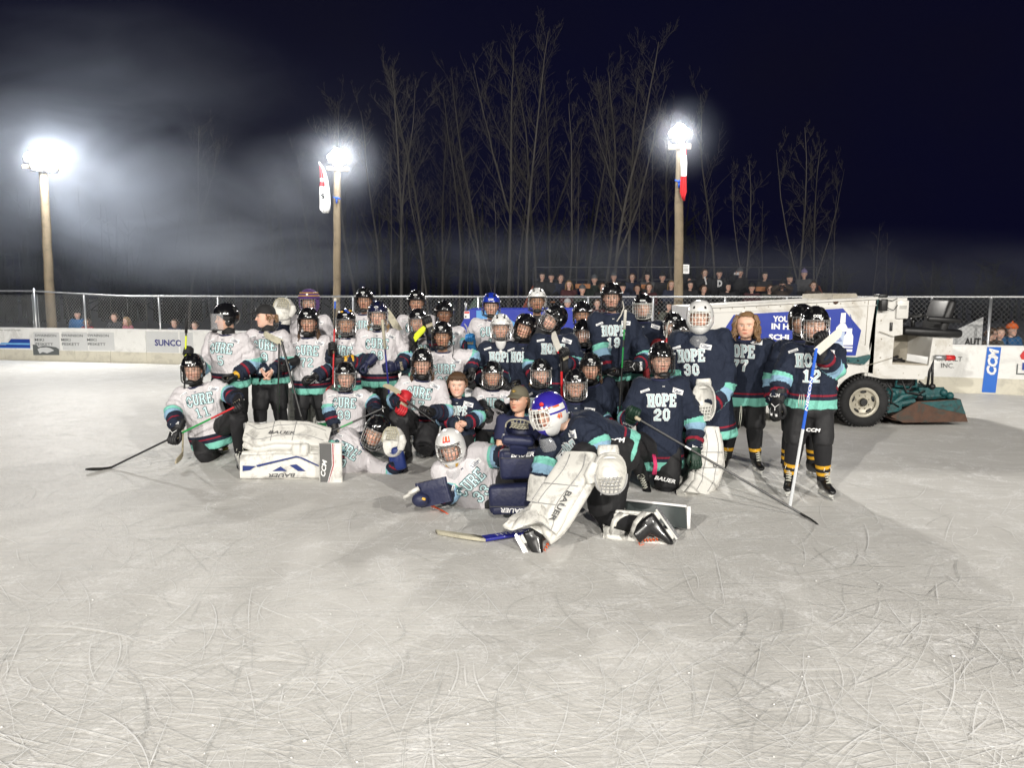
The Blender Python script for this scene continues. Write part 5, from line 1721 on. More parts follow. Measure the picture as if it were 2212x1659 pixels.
def cap(root, HM, sty):
    mb = MB(); rows, cols = 10, 32; vs = []
    for i in range(rows + 1):
        for j in range(cols):
            th = math.pi / 2 * i / rows * .999; a = 2 * math.pi * j / cols
            vs.append(HM @ Vector((.087 * math.cos(th) ** .8 * math.sin(a), -.104 * math.cos(th) ** .7 * math.cos(a) + .006, .042 - .02 * (1 - math.cos(a)) * .5 * (1 - i / rows) + .095 * math.sin(th))))
    mb.v = vs
    for i in range(rows):
        for j in range(cols): k = (j + 1) % cols; mb.f.append((i * cols + j, i * cols + k, (i + 1) * cols + k, (i + 1) * cols + j)); mb.m.append(0)
    m = M_CAPB if sty == 'cap_b' else M_CAPO
    mb.ball(HM @ Vector((0, .006, .137)), .007, 8, 5)
    c = mb.build('cap', m, root)
    br_ = MB(); top = []; bot = []
    for i in range(6):
        r = []
        for j in range(15):
            a = -1.05 + 2.1 * j / 14; d = .082 * i / 5 * (1 - .25 * abs(a) ** 2)
            r.append(Vector((.085 * math.sin(a) * (1 - .03 * i), -.098 * math.cos(a) - d, (.060 - .026 * (i / 5) ** 1.2 - .012 * a * a))))
        top.append([HM @ q for q in r]); bot.append([HM @ (q - Vector((0, 0, .005))) for q in r])
    br_.rings(top, 0, False, False, closed=False); br_.rings(bot, 0, False, False, closed=False)
    br_.rings([top[-1], bot[-1]], 0, False, False, closed=False)
    sub(br_, 'brim', m, c, root)
    em = MB()
    if sty == 'cap_o':
        em.ball(HM @ Vector((0, -.098, .085)), (.017, .006, .013), 12, 6)
        for a in np.linspace(0, 3.14, 7): em.tube([HM @ Vector((.018 * math.cos(a), -.100, .085 + .012 * math.sin(a))), HM @ Vector((.028 * math.cos(a), -.097, .085 + .02 * math.sin(a)))], .002, 4)
        sub(em, 'emblem', M_GOLD, c, root)
    else:
        em.box(HM @ Vector((0, -.1, .085)), (.03, .006, .010), HM.to_3x3()); sub(em, 'emblem', M_DECAL, c, root)


def locks(root, HM, m, pts, ln, name='hair', r=.011, seed=1, wave=.012, cap_=False, puff=.028, fr=(.088, .080)):
    """hair as many tapering locks; pts: head-local roots"""
    rd = random.Random(seed); mb = MB()
    for p in pts:
        p = Vector(p); d = Vector((p.x, p.y + .02, 0)).normalized(); N = 7; path = []; l = ln * rd.uniform(.75, 1.15); ph = rd.uniform(0, 6.28)
        for i in range(N + 1):
            t = i / N
            q = p + d * (puff * math.sin(min(1, t * 1.6) * math.pi * .6)) + Vector((0, 0, -l * t)) + Vector((math.sin(ph + t * 9), math.cos(ph * 1.3 + t * 8), 0)) * wave * t
            path.append(HM @ q)
        mb.tube(path, [r * (1 - .1 * t) if t < .6 else r * (1.5 - 1.25 * t) + .002 for t in [i / N for i in range(N + 1)]], 6)
    if cap_:
        rows, cols = 14, 36; b0 = len(mb.v); vs = []
        for i in range(rows + 1):
            for j in range(cols):
                a = 2 * math.pi * j / cols; aa = abs(math.atan2(math.sin(a), math.cos(a)))
                zc = np.interp(aa, [0, .7, 1.1, 1.6, 3.15], [fr[0], fr[1], .045, -.025, -.075]) + .006 * math.sin(a * 11) + .004 * math.sin(a * 23 + 1); th0 = math.asin(max(-1, min(1, (zc - .02) / .112))); th = th0 + (math.pi / 2 - th0) * i / rows * .999
                kx = math.cos(th) ** .8; w_ = 1 + .05 * math.sin(a * 17 + i * .4) * .6 + .02 * rd.random()
                vs.append(HM @ Vector((.088 * kx * math.sin(a) * w_, (-.101 if math.cos(a) > 0 else -.114) * kx * math.cos(a) * w_, .02 + .112 * math.sin(th) * (1 + .01 * rd.random()))))
        mb.v += vs
        for i in range(rows):
            for j in range(cols): k = (j + 1) % cols; mb.f.append((b0 + i * cols + j, b0 + i * cols + k, b0 + (i + 1) * cols + k, b0 + (i + 1) * cols + j)); mb.m.append(0)
    return mb.build(name, m, root)


def side_roots(rng_=(.9, 3.14), n=26, z=(.03, -.03), seed=3):
    rd = random.Random(seed); o = []
    for i in range(n):
        a = rd.uniform(*rng_) * rd.choice((-1, 1)); o.append((.084 * math.sin(a), -.10 * math.cos(a), rd.uniform(*z)))
    return o
# ------------------------------------------------------------------ goalie equipment
def slab(mb, path, side, w, th, m=0, taper=None, rnd=.5, n=20):
    """padded plank along path (list of (point, face normal)); side = width direction"""
    rs = []
    for i, (p, nf) in enumerate(path):
        k = taper[i] if taper else 1.0
        sd = (side - nf * side.dot(nf)).normalized()
        rs.append([p + sd * (w * k / 2 * math.copysign(abs(math.cos(a)) ** rnd, math.cos(a))) + nf * (th / 2 * math.copysign(abs(math.sin(a)) ** rnd, math.sin(a))) for a in [2 * math.pi * (j + .5) / n for j in range(n)]])
    mb.rings(rs, m)
    return mb


def leg_pad(root, pts, face, side, w, th, mat, text=(), lines=True, line_m=None, tap=None, straps=0):
    """pts: points down the pad from thigh to toe; face: outward normal"""
    pts = [Vector(p) for p in pts]; N = len(pts); path = []
    for i, p in enumerate(pts):
        t = (pts[min(i + 1, N - 1)] - pts[max(i - 1, 0)]).normalized(); nf = (face - t * face.dot(t)).normalized(); path.append((p, nf))
    # resample
    P2 = []
    for i in range(N - 1):
        for q in range(5):
            t = q / 5; P2.append((path[i][0].lerp(path[i + 1][0], t), path[i][1].lerp(path[i + 1][1], t).normalized()))
    P2.append(path[-1])
    tp = [np.interp(i / (len(P2) - 1), np.linspace(0, 1, len(tap)), tap) for i in range(len(P2))] if tap else None
    mb = MB(); slab(mb, P2, side, w, th, 0, tp, .38)
    for sg in (-1, 1):   # rolled edges
        mb.tube([p + (side - nf * side.dot(nf)).normalized() * (sg * w * (tp[i] if tp else 1) * .47) - nf * th * .35 for i, (p, nf) in enumerate(P2)], th * .42, 8)
    o = mb.build('leg_pad', mat, root, auto=60)
    v, f = mb.v, mb.f; bv = BVHTree.FromPolygons(v, f)
    if lines:
        lb = MB()
        for off in (-.22, .24):
            q = []
            for i, (p, nf) in enumerate(P2[1:-1]):
                sd = (side - nf * side.dot(nf)).normalized(); k = tp[i + 1] if tp else 1
                q.append(p + sd * (w * k * (off + .06 * math.sin(i * .4))) + nf * (th * .5 + .001))
            lb.tube(q, .004, 4)
        for i in (int(len(P2) * .38), int(len(P2) * .55)):
            p, nf = P2[i]; sd = (side - nf * side.dot(nf)).normalized(); lb.tube([p - sd * w * .42 + nf * th * .5, p + nf * (th * .5 + .002), p + sd * w * .42 + nf * th * .5], .004, 4)
        x = lb.build('seam', line_m or M_PADG, o); x.location = (0, 0, 0)
        for q in x.data.vertices: q.co -= L_off(o, root)
    for (t, a, txt, hgt, ln, mt, rot) in text:
        i = t * (len(P2) - 1); i0 = min(int(i), len(P2) - 2); p = P2[i0][0].lerp(P2[i0 + 1][0], i - i0); nf = P2[i0][1]
        sd = (side - nf * side.dot(nf)).normalized(); dn = (P2[i0 + 1][0] - P2[i0][0]).normalized()
        rt, upv = {'h': (sd, -dn), 'hf': (-sd, dn), 'v': (dn, sd), 'vf': (-dn, -sd)}[rot]
        if rt.cross(upv).dot(nf) < 0: upv = -upv if rot[0] == 'v' else upv; rt = -rt if rot[0] == 'h' else rt
        tb = MB(); put_text(tb, txt, p + sd * w * a + nf * (th * .5 + .004), rt, upv, hgt, ln, 0, 0, .03, .2)
        x = tb.build('lettering', mt, o, smooth=False)
        for q in x.data.vertices: q.co -= L_off(o, root)
    if straps:
        sb = MB()
        for i in np.linspace(4, len(P2) - 5, straps).astype(int):
            p, nf = P2[i]; sd = (side - nf * side.dot(nf)).normalized()
            sb.tube([p - sd * w * .45 - nf * th * .3, p - sd * w * .4 - nf * .12, p - nf * .17, p + sd * w * .4 - nf * .12, p + sd * w * .45 - nf * th * .3], .014, 6, asp=.4)
        x = sb.build('strap', M_PADG, o)
        for q in x.data.vertices: q.co -= L_off(o, root)
    return o


def L_off(o, root): return wloc(root)


def sub(mb, name, mat, parent, root, **kw):
    """mesh given in world space, added under a part of root"""
    x = mb.build(name, mat, parent, **kw)
    for q in x.data.vertices: q.co -= wloc(root)
    return x


def blocker(root, c, r, u, w, h, mats, text=None, stripe=None):
    r = Vector(r).normalized(); u = (Vector(u) - r * Vector(u).dot(r)).normalized(); n = r.cross(u); mb = MB()
    path = [(c + u * (h * (.5 - i / 8)) - n * (.05 * max(0, i / 8 - .0) * 0 + .06 * max(0, .25 - i / 8)), n) for i in range(9)]
    slab(mb, path, r, w, .05, 0, None, .3)
    for sg in (-1, 1): mb.tube([p + r * (sg * w * .49) for p, _ in path], .022, 8, 1 if len(mats) > 1 else 0)
    mb.ball(c - n * .07, (.07, .06, .09), 12, 8)
    o = mb.build('blocker', mats, root, auto=60)
    if stripe:
        sb = MB()
        for (poly, k) in stripe:
            sb.add([c + r * (a * w) + u * (b * h) + n * .0275 for a, b in poly], [tuple(range(len(poly)))], k)
        sub(sb, 'stripe', [M_PADE, M_SHR, M_DECAL], o, root, smooth=False)
    if text:
        (t, a, b, hgt, ln, m, rt, uu) = text
        tb = MB(); put_text(tb, t, c + r * (a * w) + u * (b * h) + n * .031, r * rt[0] + u * rt[1], r * uu[0] + u * uu[1], hgt, ln, 0, 0, .03, .2); sub(tb, 'lettering', m, o, root, smooth=False)
    return o


def catcher(root, c, n, u, w, h, mat, mat2, lace):
    """catching glove: n = direction the open pocket faces, u = fingertip direction"""
    n = n.normalized(); u = (u - n * u.dot(n)).normalized(); r = u.cross(n); mb = MB()
    rs = []; N = 24
    shp = lambda a: (w / 2 * math.copysign(abs(math.cos(a)) ** .8, math.cos(a)), h / 2 * math.copysign(abs(math.sin(a)) ** .85, math.sin(a)))
    for k, z in ((.0, -.055), (.3, -.045), (.6, -.02), (.82, .02), (.95, .05), (1.0, .045), (1.03, .02), (1.0, -.02), (.85, -.065), (.6, -.095), (.3, -.11), (.001, -.112)):
        k = max(k, .001)
        rs.append([c + r * shp(a)[0] * k + u * shp(a)[1] * k + n * z for a in [2 * math.pi * j / N for j in range(N)]])
    mb.rings(rs, 0)
    path = [(c - u * (h * .36 + .03 * i) + n * (-.02 - .005 * i), n) for i in range(4)]; slab(mb, path, r, w * .66, .08, 1, [.95, 1.0, 1.0, .9], .7)
    mb.tube([c + r * w * .48 - u * h * .25 + n * .03, c + r * w * .66 + u * h * .02 + n * .05, c + r * w * .6 + u * h * .2 + n * .05], [.035, .04, .03], 8)
    o = mb.build('catching_glove', [mat, mat2], root, auto=60)
    lb = MB(); rd = random.Random(4)
    for i in range(5):
        a = (i - 2) * .12; lb.tube([c + r * w * (a - .1) + u * h * .08 + n * .04, c + r * w * a + u * h * .28 + n * .03, c + r * w * (a * 1.1 + .05) + u * h * .5 + n * .055], .0042, 5)
        lb.tube([c + r * w * -.3 + u * h * (.1 + i * .09) + n * .05, c + u * h * (.12 + i * .09) + n * .03, c + r * w * .3 + u * h * (.1 + i * .085) + n * .05], .004, 5)
    lb.tube([c + r * shp(a)[0] * .98 + u * shp(a)[1] * .98 + n * .058 for a in np.linspace(0, 3.14, 18)], .007, 6)
    sub(lb, 'webbing', lace, o, root)
    return o


# ================================================================== white team, standing
J = person('5', 'tall player in white number 5 shirt and clear visor looking left, gripping an upright stick', (488, 689), 8.78, 'cure', hem=.05, fy=-62, tw=-12, num='5', head=('black', 'visor', 'none'), tone='a', gl='warrior', gr='yel', hr=(410, 782, -.30), er=(440, 800, .0), hl=(514, 808, -.14), thr=UP, sock='yellow2', fdr=UP * .8 + Vector((.1, -.6, 0)), skate=('yel', 'pale'))
stick(P(403, 690, 8.40), P(394, 985, 8.25), P(389, 1003, 7.95), [(0, M_SHB), (.12, M_TAPEY), (.35, M_SHB), (.80, M_PALM)], 'upright dark stick with a yellow grip held by the visored player 5', tape=(M_SHB, .15))
J = person('9', 'bareheaded player 9 in white shirt and black cap, hands clasped, looking left', (574, 684), 9.0, 'cure', hem=.05, fy=-72, tw=-5, textpos=(.02, .62, 0), num='9', head=('cap_b',), tone='c', gl='bare', gr='bare', hl=(589, 800, -.22), hr=(566, 800, -.22), fdl=Vector((-.45, -.2, -.8)), fdr=Vector((.45, -.2, -.8)), thl=Vector((-.2, -1, .2)), thr=Vector((.2, -1, .2)), sock='green')
locks(J.root, J.HM, M_HAIRLB, side_roots((1.5, 3.1), 26, (.03, -.02), 5), .05, r=.008, seed=2, wave=.003)
tb = J
t9 = stick(P(603, 742, 8.72), P(600, 918, 8.72), P(598, 922, 8.45), [(0, M_SHB)], 'wide black stick with green letters standing between players 9 and 72', w=(.062, .02), text=[(.60, 'TRUE', .048, .50, M_SHGN, 1), (.60, 'TRUE', .048, .50, M_SHGN, -1)])
J = person('72', 'player in white number 72 shirt with black cage and long brown hair', (667, 697), 9.15, 'cure', hem=.15, num='72', tone='a', fem=.6, smile=.4, hl=(684, 812, -.12), hr=(630, 782, -.22), thr=Vector((.3, -.3, .9)), fdr=Vector((-.5, -.7, -.2)), sock='green')
locks(J.root, J.HM, M_HAIRBR, side_roots((1.0, 1.9), 22, (-.05, -.07), 4), .15, r=.010, seed=3)
stick(P(657, 922, 8.72), P(607, 735, 8.82), P(566, 716, 8.74), [(0, M_SHB), (.6, M_SHB)], 'black stick with a white taped blade held up across the player 72', btape=1.0, blade_col=M_TAPEC, tape=(M_TAPEK, .12))
J = person('tuque', 'goalie in a purple knit hat over the mask, standing behind player 72', (668, 655), 10.1, 'cure', fy=6, head=('mask', 'purple'), gl=None, gr=None, hr=(616, 690, -.2), er=(600, 775, .1), hl='down', smile=.3, word=False)
hb = MB()
rs = []
for z, k in ((.055, 1.06), (.07, 1.05), (.10, .96), (.13, .80), (.155, .56), (.172, .25), (.176, .02)): rs.append([J.HM @ Vector((.122 * k * math.sin(a), -.15 * k * math.cos(a) + .003, z)) for a in [2 * math.pi * j / 28 for j in range(28)]])
hb.rings(rs, 0, False, True); hb.tube([J.HM @ Vector((.126 * math.sin(a), -.155 * math.cos(a) + .003, .064)) for a in np.linspace(0, 6.283, 29)], .011, 8)
for q in (.09, .125): hb.tube([J.HM @ Vector((.122 * (1.03 - (q - .08) * 3.6) * math.sin(a), -.15 * (1.03 - (q - .08) * 3.6) * math.cos(a) + .003, q)) for a in np.linspace(0, 6.283, 29)], .006, 5, m=1)
hb.ball(J.HM @ Vector((0, -.15, .105)), (.016, .008, .016), 8, 6, m=2)
hb.build('knit_hat', [M_PURPLE, M_YEL, M_DECAL], J.root)
catcher(J.root, P(614, 668, 9.85), Vector((-.35, -1, .1)), Vector((.1, 0, 1)), .26, .28, M_PADW, M_PADW, M_TAPEC)
for u_ in (648, 694): leg_pad(J.root, [P(u_, 838, 9.75), P(u_, 880, 9.7), P(u_, 915, 9.7), P(u_ - 3, 950, 9.6)], Vector((0, -1, .05)), Vector((1, 0, 0)), .26, .10, M_PADW, [(.4, .0, 'V', .12, .10, M_PADE, 'h')])
J = person('redstick', 'player in white shirt with yellow helmet stickers holding a red stick', (748, 699), 9.4, 'cure', fy=6, tw=-14, num='', head=('black', 'steel', 'stickers'), cup=None if False else None, tone='e', hr=(716, 764, -.32), hl=(748, 778, -.30), gl='warrior', gr='plain', fdl=Vector((-1, -.25, -.05)), fdr=Vector((.2, -.7, .5)), thl=UP, thr=UP, neck=True) if False else person('redstick', 'player in white shirt with yellow helmet stickers holding a red stick', (748, 699), 9.4, 'cure', fy=6, tw=-14, num='', head=('black', 'steel', 'stickers'), tone='e', hr=(716, 764, -.32), hl=(750, 779, -.30), gl='warrior', gr='plain', fdl=Vector((-1, -.25, -.05)), fdr=Vector((.2, -.7, .5)), thl=UP, thr=UP)
locks(J.root, J.HM, M_HAIRBR, side_roots((1.2, 2.2), 18, (-.04, -.07), 7), .10, r=.010, seed=6)
stick(P(724, 647, 9.02), P(719, 838, 9.02), P(712, 850, 8.75), [(0, M_SHU), (.10, M_SHB), (.33, M_SHR)], 'red and black stick held upright by the player with helmet stickers', tape=(M_TAPEW, .02))
J = person('backa', 'tall player in white shirt at the back, left of player 88', (788, 650), 10.3, 'cure', tone='b', fem=0, num='', neck=False, smile=0.)
stick(P(868, 790, 10.05), P(868, 712, 10.0), P(836, 661, 9.95), [(0, M_SHW)], 'goalie stick with a broad cream blade raised behind player 88', w=(.05, .026), bh=.09, blade_col=M_TAPEC)
J = person('88', 'player in white number 88 shirt with navy helmet holding a stick', (817, 683), 9.3, 'cure', hem=.12, num='88', head=('navy', 'steel'), tone='c', fem=.4, smile=.3, hr=(800, 780, -.20), hl=(862, 790, -.18), gl='navy', gr='navy', fdl=Vector((-.9, -.4, -.15)), fdr=Vector((-.5, -.4, -.6)), thl=UP, sock='black')
locks(J.root, J.HM, M_HAIRBL, side_roots((1.2, 2.0), 16, (-.05, -.07), 8), .10, r=.009, seed=8)
stick(P(826, 693, 9.0), P(845, 900, 9.0), P(852, 915, 8.75), [(0, M_SHN), (.35, M_SHD)], 'dark navy stick with a cream taped top held by player 88', tape=(M_TAPEC, .33))
J = person('backb', 'player in white shirt at the back, straight behind the yellow taped stick', (900, 655), 10.4, 'cure', tone='b', smile=.3)
J = person('yellowtape', 'player in white shirt raising a black glove beside a yellow taped blade', (903, 697), 9.65, 'cure', fy=4, num='', head=('black', 'steel'), tone='a', hl=(931, 716, -.32), el=(950, 772, -.05), hr=(893, 752, -.30), er=(872, 800, -.1), fdl=Vector((-.3, -.1, .9)), fdr=Vector((.1, -.3, .9)), thl=Vector((-.9, -.4, 0)), thr=Vector((.4, -.8, .1)))
stick(P(872, 800, 9.30), P(893, 728, 9.25), P(914, 702, 9.20), [(0, M_SHB)], 'stick with a bright yellow taped blade held between two black gloves', btape=1.0, blade_col=M_TAPEY)
J = person('backc', 'dark skinned player in white shirt and black helmet behind player 91', (960, 679), 10.1, 'cure', tone='d', num='1', smile=0., neck=False, head=('black', 'dark', 'none'))
J = person('91', 'player in white number 91 shirt crouching at the centre with dangling helmet straps', (956, 727), 8.95, 'cure', fy=-4, tw=6, num='91', textpos=(0, .54, 0), tone='e', neck=False, smile=0., hl=(1020, 797, -.02), el=(1024, 770, .06), hr='hip', head=('black', 'dark'), bulk=1.06)
sb = MB()
for sx in (-1, 1): sb.tube([J.HM @ Vector((sx * .105, -.02, -.04)), J.HM @ Vector((sx * .125, -.05, -.13)), J.HM @ Vector((sx * .115, -.07, -.22)), J.HM @ Vector((sx * .15, -.10, -.24))], .005, 5)
sb.build('strap', M_CUP, J.root)
J = person('bluehelmet', 'player in white shirt with a royal blue helmet', (1061, 662), 10.0, 'cure', num='1', head=('blue', 'dark', 'ccm'), tone='c', neck=False, gr='blue', hr=(1019, 752, -.25), fdr=Vector((-.1, -.3, 1)), thr=Vector((.9, -.4, 0)), smile=0.)
stick(P(1030, 800, 9.8), P(1016, 728, 9.72), P(1010, 694, 9.72), [(0, M_SHB)], 'stick with a dark blade held up in a light blue glove', blade_col=M_PADG)
# ---- white team, kneeling and sitting
J = person('11', 'kneeling player in white number 11 shirt at the far left holding a green stick', (418, 799), 8.35, 'cure', fy=4, tw=8, textpos=(.03, .64, 0), num='11', head=('black', 'dark', 'bauer'), tone='c', smile=1.0, lean=(.10, .10), pel=(452, 925, .10), hr=(384, 922, -.34), er=(371, 893, -.16), hl=(512, 862, -.22), el=(494, 850, .06), gl='black', gr='black',
           legs={'kr': (440, 985, -.02), 'ar': (470, 985, .38), 'kl': (512, 898, -.22), 'al': (519, 990, -.14)}, thr=Vector((.8, .1, .45)), fdr=Vector((-.1, -.6, -.8)), thl=Vector((.75, .1, .5)), fdl=Vector((.35, -.75, -.45)), sock='black', gp=None, toe={'l': Vector((.35, -1, 0)), 'r': Vector((0, 0, -1))}, hem=.20)
stick(P(512, 876, 8.0), G(232, 1013), G(184, 1025), [(0, M_SHR), (.16, M_SHG), (.40, M_SHB)], 'green and black stick reaching left across the ice from player 11', btape=.8, blade_col=M_SHB, tape=(M_TAPEK, .06)) if False else stick(P(506, 880, 7.95), G(236, 1012), G(184, 1024), [(0, M_SHR), (.18, M_SHG), (.42, M_SHB)], 'green and black stick reaching left across the ice from player 11', blade_col=M_TAPEK)
J = person('39', 'player in white number 39 shirt sitting low behind the lying goalie', (747, 815), 8.75, 'cure', num='39', textpos=(.0, .68, 0), head=('black', 'steel'), tone='c', legs='kneel', hr=(722, 918, -.12), er=(712, 880, -.05), hl=(812, 890, -.22), el=(806, 868, .02), sock='yellow2', gr='plain', gl='plain', fdl=Vector((.5, -.6, -.2)), smile=0., k=.96)
stick(P(832, 880, 8.35), P(704, 938, 8.25), P(680, 948, 8.2), [(0, M_SHB), (.25, M_SHB), (.55, M_SHG), (.75, M_SHB)], 'green lettered black stick lying across the knees of player 39')
J = person('17', 'kneeling player in white number 17 shirt with red gloves and long hair', (912, 787), 8.5, 'cure', fy=3, tw=-4, textpos=(0, .66, 0), num='17', tone='c', fem=.5, smile=0., gr='red', gl='plain', hr=(874, 862, -.40), er=(848, 868, -.1), hl=(935, 890, -.30), hem=.06, pb=1.28, legs={'kr': (862, 902, -.42), 'ar': (880, 985, -.30), 'kl': (916, 966, -.22), 'al': (925, 980, .30)}, pel=(905, 912, .04), fdr=Vector((-.2, -.6, -.7)), thr=Vector((-.6, -.2, .7)), toe={'l': Vector((0, 0, -1)), 'r': Vector((-.5, -1, 0))})
locks(J.root, J.HM, M_HAIRBR, side_roots((1.1, 2.0), 20, (-.04, -.07), 9), .12, r=.011, seed=12)
stick(P(940, 912, 8.0), P(858, 851, 7.98), P(827, 826, 7.98), [(0, M_SHB), (.75, M_SHR)], 'black stick with a tan blade held in red gloves by player 17', blade_col=M_PALM)
J = person('8', 'young bareheaded boy with short brown hair in navy shirt at the centre', (988, 832), 8.6, 'hope', hs=1.19, wide=1.06, num='8', head=('bare',), tone='c', fem=.6, smile=.9, k=.84, legs='kneel', hr=(984, 915, -.28), er=(945, 905, -.05), hl=(1006, 915, -.24), el=(1038, 900, -.05), gl='bare', gr='bare', fdr=Vector((.4, -.5, -.5)), fdl=Vector((-.8, -.4, -.25)), thr=Vector((.6, -.3, .7)), thl=Vector((-.2, -.3, 1)), neck=False, patch=True)
locks(J.root, J.HM, M_HAIRBR, side_roots((1.35, 3.1), 46, (.07, .02), 14) + [(.075 * math.sin(q), -.088 * math.cos(q), .098) for q in np.linspace(-1.1, 1.1, 22)], .042, r=.010, seed=15, wave=.006, cap_=True, puff=.010, fr=(.078, .07))
J = person('kneelwhite', 'player in white shirt sitting between the bareheaded boy and the man in the olive cap', (1064, 812), 8.95, 'cure', num='', tone='b', head=('black', 'steel'), smile=.2, legs='kneel', hr=(1045, 880, -.25), hl=(1095, 885, -.2), gr='black', gl='black', fdr=Vector((.3, -.8, -.3)), k=.95)
J = person('capman', 'man in navy tee shirt and olive cap sitting bare armed among the players', (1121, 864), 8.35, 'tshirt', hs=1.17, wide=1.06, fy=-32, tw=-10, fp=-4, head=('cap_o',), tone='b', smile=.0, neck=False, legs='kneel', hr=(1070, 990, -.16), er=(1079, 965, -.05), hl=(1165, 985, -.2), gl='bare', gr='bare', hem=.05, pel=(1112, 1010, .02), fdr=Vector((0, -.8, -.5)), fdl=Vector((0, -.8, -.5)))
locks(J.root, J.HM, M_HAIRBR, side_roots((1.5, 3.1), 34, (.03, -.03), 16), .07, r=.011, seed=17, wave=.006, puff=.012)
# ================================================================== navy team
J = person('whitehelmet', 'man in black top and white helmet standing at the back centre', (1160, 652), 10.0, 'black', num='', head=('white', 'dark'), tone='d' if False else 'e', neck=False, fp=-4, word=False)
J = person('silver', 'navy team player with a white helmet and long white chin guard', (1082, 710), 9.2, 'hope', num='', head=('white', 'steel', 'none'), tone='a', smile=.6, neck=False, hl='hip', hr='hip')
ch = MB(); rs = []
for z, w_, y in ((-.12, .055, -.135), (-.15, .06, -.13), (-.20, .045, -.11), (-.235, .02, -.10)): rs.append([J.HM @ Vector((w_ * math.sin(a), y - .03 * math.cos(a) + .03, z)) for a in np.linspace(0, 2 * math.pi, 14, endpoint=False)])
ch.rings(rs); ch.ball(J.HM @ Vector((0, -.13, -.245)), (.022, .008, .024), 12, 8); ch.build('throat_guard', M_SHELLW, J.root)
J = person('lookup', 'navy team player glancing up and left beside the white chin guard', (1134, 710), 9.1, 'hope', fy=-24, tw=-16, fr=16, fp=-8, tone='a', head=('black', 'dark', 'none'), hl='hip', hr='hip')
J = person('tilt', 'navy team player tilting the helmet far sideways, holding a white taped red stick', (1196, 691), 8.9, 'hope', fy=-48, tw=-8, fr=28, fp=-14, tone='c', head=('black', 'steel', 'bauer'), smile=.2, hl=(1222, 786, -.30), fdl=Vector((-.2, -.3, .9)), thl=Vector((-.6, -.5, .2)), hr='hip')
stick(P(1214, 860, 8.55), P(1212, 755, 8.55), P(1192, 712, 8.5), [(0, M_SHR), (.55, M_SHB)], 'red and black stick with a white taped blade held up by the tilting player', btape=.8, blade_col=M_SHR)
J = person('backd', 'navy team player at the back with only the helmet clear, left of player 19', (1257, 681), 9.85, 'hope', tone='e', head=('black', 'dark', 'none'), smile=0)
J = person('below', 'navy team player with a steel cage half hidden beside the tall player 19', (1260, 721), 9.4, 'hope', tone='c', head=('black', 'steel', 'none'), smile=.1)
stick(P(1290, 800, 9.6), P(1287, 712, 9.6), P(1300, 690, 9.5), [(0, M_SHB)], 'stick with a white taped blade showing behind the left shoulder of player 19', btape=1., blade_col=M_TAPEW)
J = person('19', 'tallest player in navy number 19 shirt with a white chin strap hanging', (1321, 644), 8.9, 'hope', hem=.16, fy=-8, tw=3, textpos=(0, .54, 0), num='19', tone='c', neck=False, smile=0., hl=(1376, 790, -.24), el=(1398, 772, .02), hr=(1310, 800, -.22), fdl=Vector((-.9, -.45, -.05)), thl=UP, fdr=Vector((.5, -.6, -.1)), bulk=1.03, head=('black', 'dark', 'none'))
sb = MB(); sb.tube([J.HM @ Vector((.115, -.01, -.03)), J.HM @ Vector((.13, -.03, -.10)), J.HM @ Vector((.10, -.06, -.18)), J.HM @ Vector((.06, -.10, -.24))], .007, 6); sb.build('strap', M_TAPEW, J.root)
stick(P(1351, 672, 8.45), P(1337, 905, 8.45), P(1332, 925, 8.2), [(0, M_SHG), (.10, M_SHB), (.16, M_SHG), (.26, M_SHB), (.33, M_SHG), (.52, M_SHB)], 'black stick with green marks and a white taped top held by player 19', tape=(M_TAPEW, .20))
J = person('cagewhite', 'navy team player with a white cage behind the right shoulder of player 19', (1388, 665), 9.75, 'hope', fy=-10, tone='a', head=('black', 'white', 'ccm'), word=False)
J = person('redtop', 'small player in red top with a white helmet sticker peering out behind player 20', (1453, 706), 9.5, 'red', tone='a', head=('black', 'steel'), smile=.5, word=False, k=.95)
J = person('peek', 'player in black helmet peering over the shoulder of the white masked goalie', (1473, 722), 9.1, 'hope', fy=-6, tone='b', head=('black', 'steel', 'none'), word=False, patch=False, k=.95)
stick(P(1440, 800, 9.2), P(1440, 712, 9.2), P(1437, 690, 9.1), [(0, M_TAPEW), (.45, M_SHR), (.8, M_TAPEW)], 'maroon and white taped stick standing upright behind the helmet of player 20')
J = person('20', 'kneeling player in navy number 20 shirt with green gloves holding a black stick', (1428, 779), 7.25, 'hope', fy=2, tw=3, textpos=(-.02, .54, 0), num='20', head=('black', 'dark', 'none'), tone='c', neck=False, smile=0., pel=(1424, 965, .02), hr=(1362, 905, -.22), er=(1352, 908, -.02), hl=(1500, 968, -.16), el=(1503, 910, .0), gl='green', gr='green', fdr=Vector((.05, -.6, .35)), fdl=Vector((.02, -.35, -.9)), thl=Vector((-.85, -.1, .35)), thr=Vector((-.85, -.1, .5)),
           legs={'kl': (1438, 1056, -.12), 'al': (1452, 1050, .35), 'kr': (1352, 955, -.28), 'ar': (1392, 1035, -.06)}, toe={'l': Vector((0, 0, -1)), 'r': Vector((-.3, -1, 0))}, hem=.20, bulk=1.02, pb=1.25)
tb = MB(); q_ = P(1437, 1036, 6.93); put_text(tb, 'BAUER', P(1436, 1035, 7.0), (1, 0, -.22), (.2, 0, 1), .035, .20, 0.0, 0, .03, .2)
sp = MB()
for v_ in tb.v: v_.y -= .02
tb.build('lettering', M_DECAL, J.root, smooth=False)
pk = MB()
for dx in (-.02, 0, .02): pk.tube([P(1412 + dx * 100, 982, 6.98) , P(1416 + dx * 120, 1005, 6.93), P(1413 + dx * 160, 1025, 6.95)], .009, 6)
pk.build('pink_lace', M_('lace_pink', (.75, .05, .18), .7), J.root)
hs = P(1375, 903, 6.80); he = G(1742, 1117)
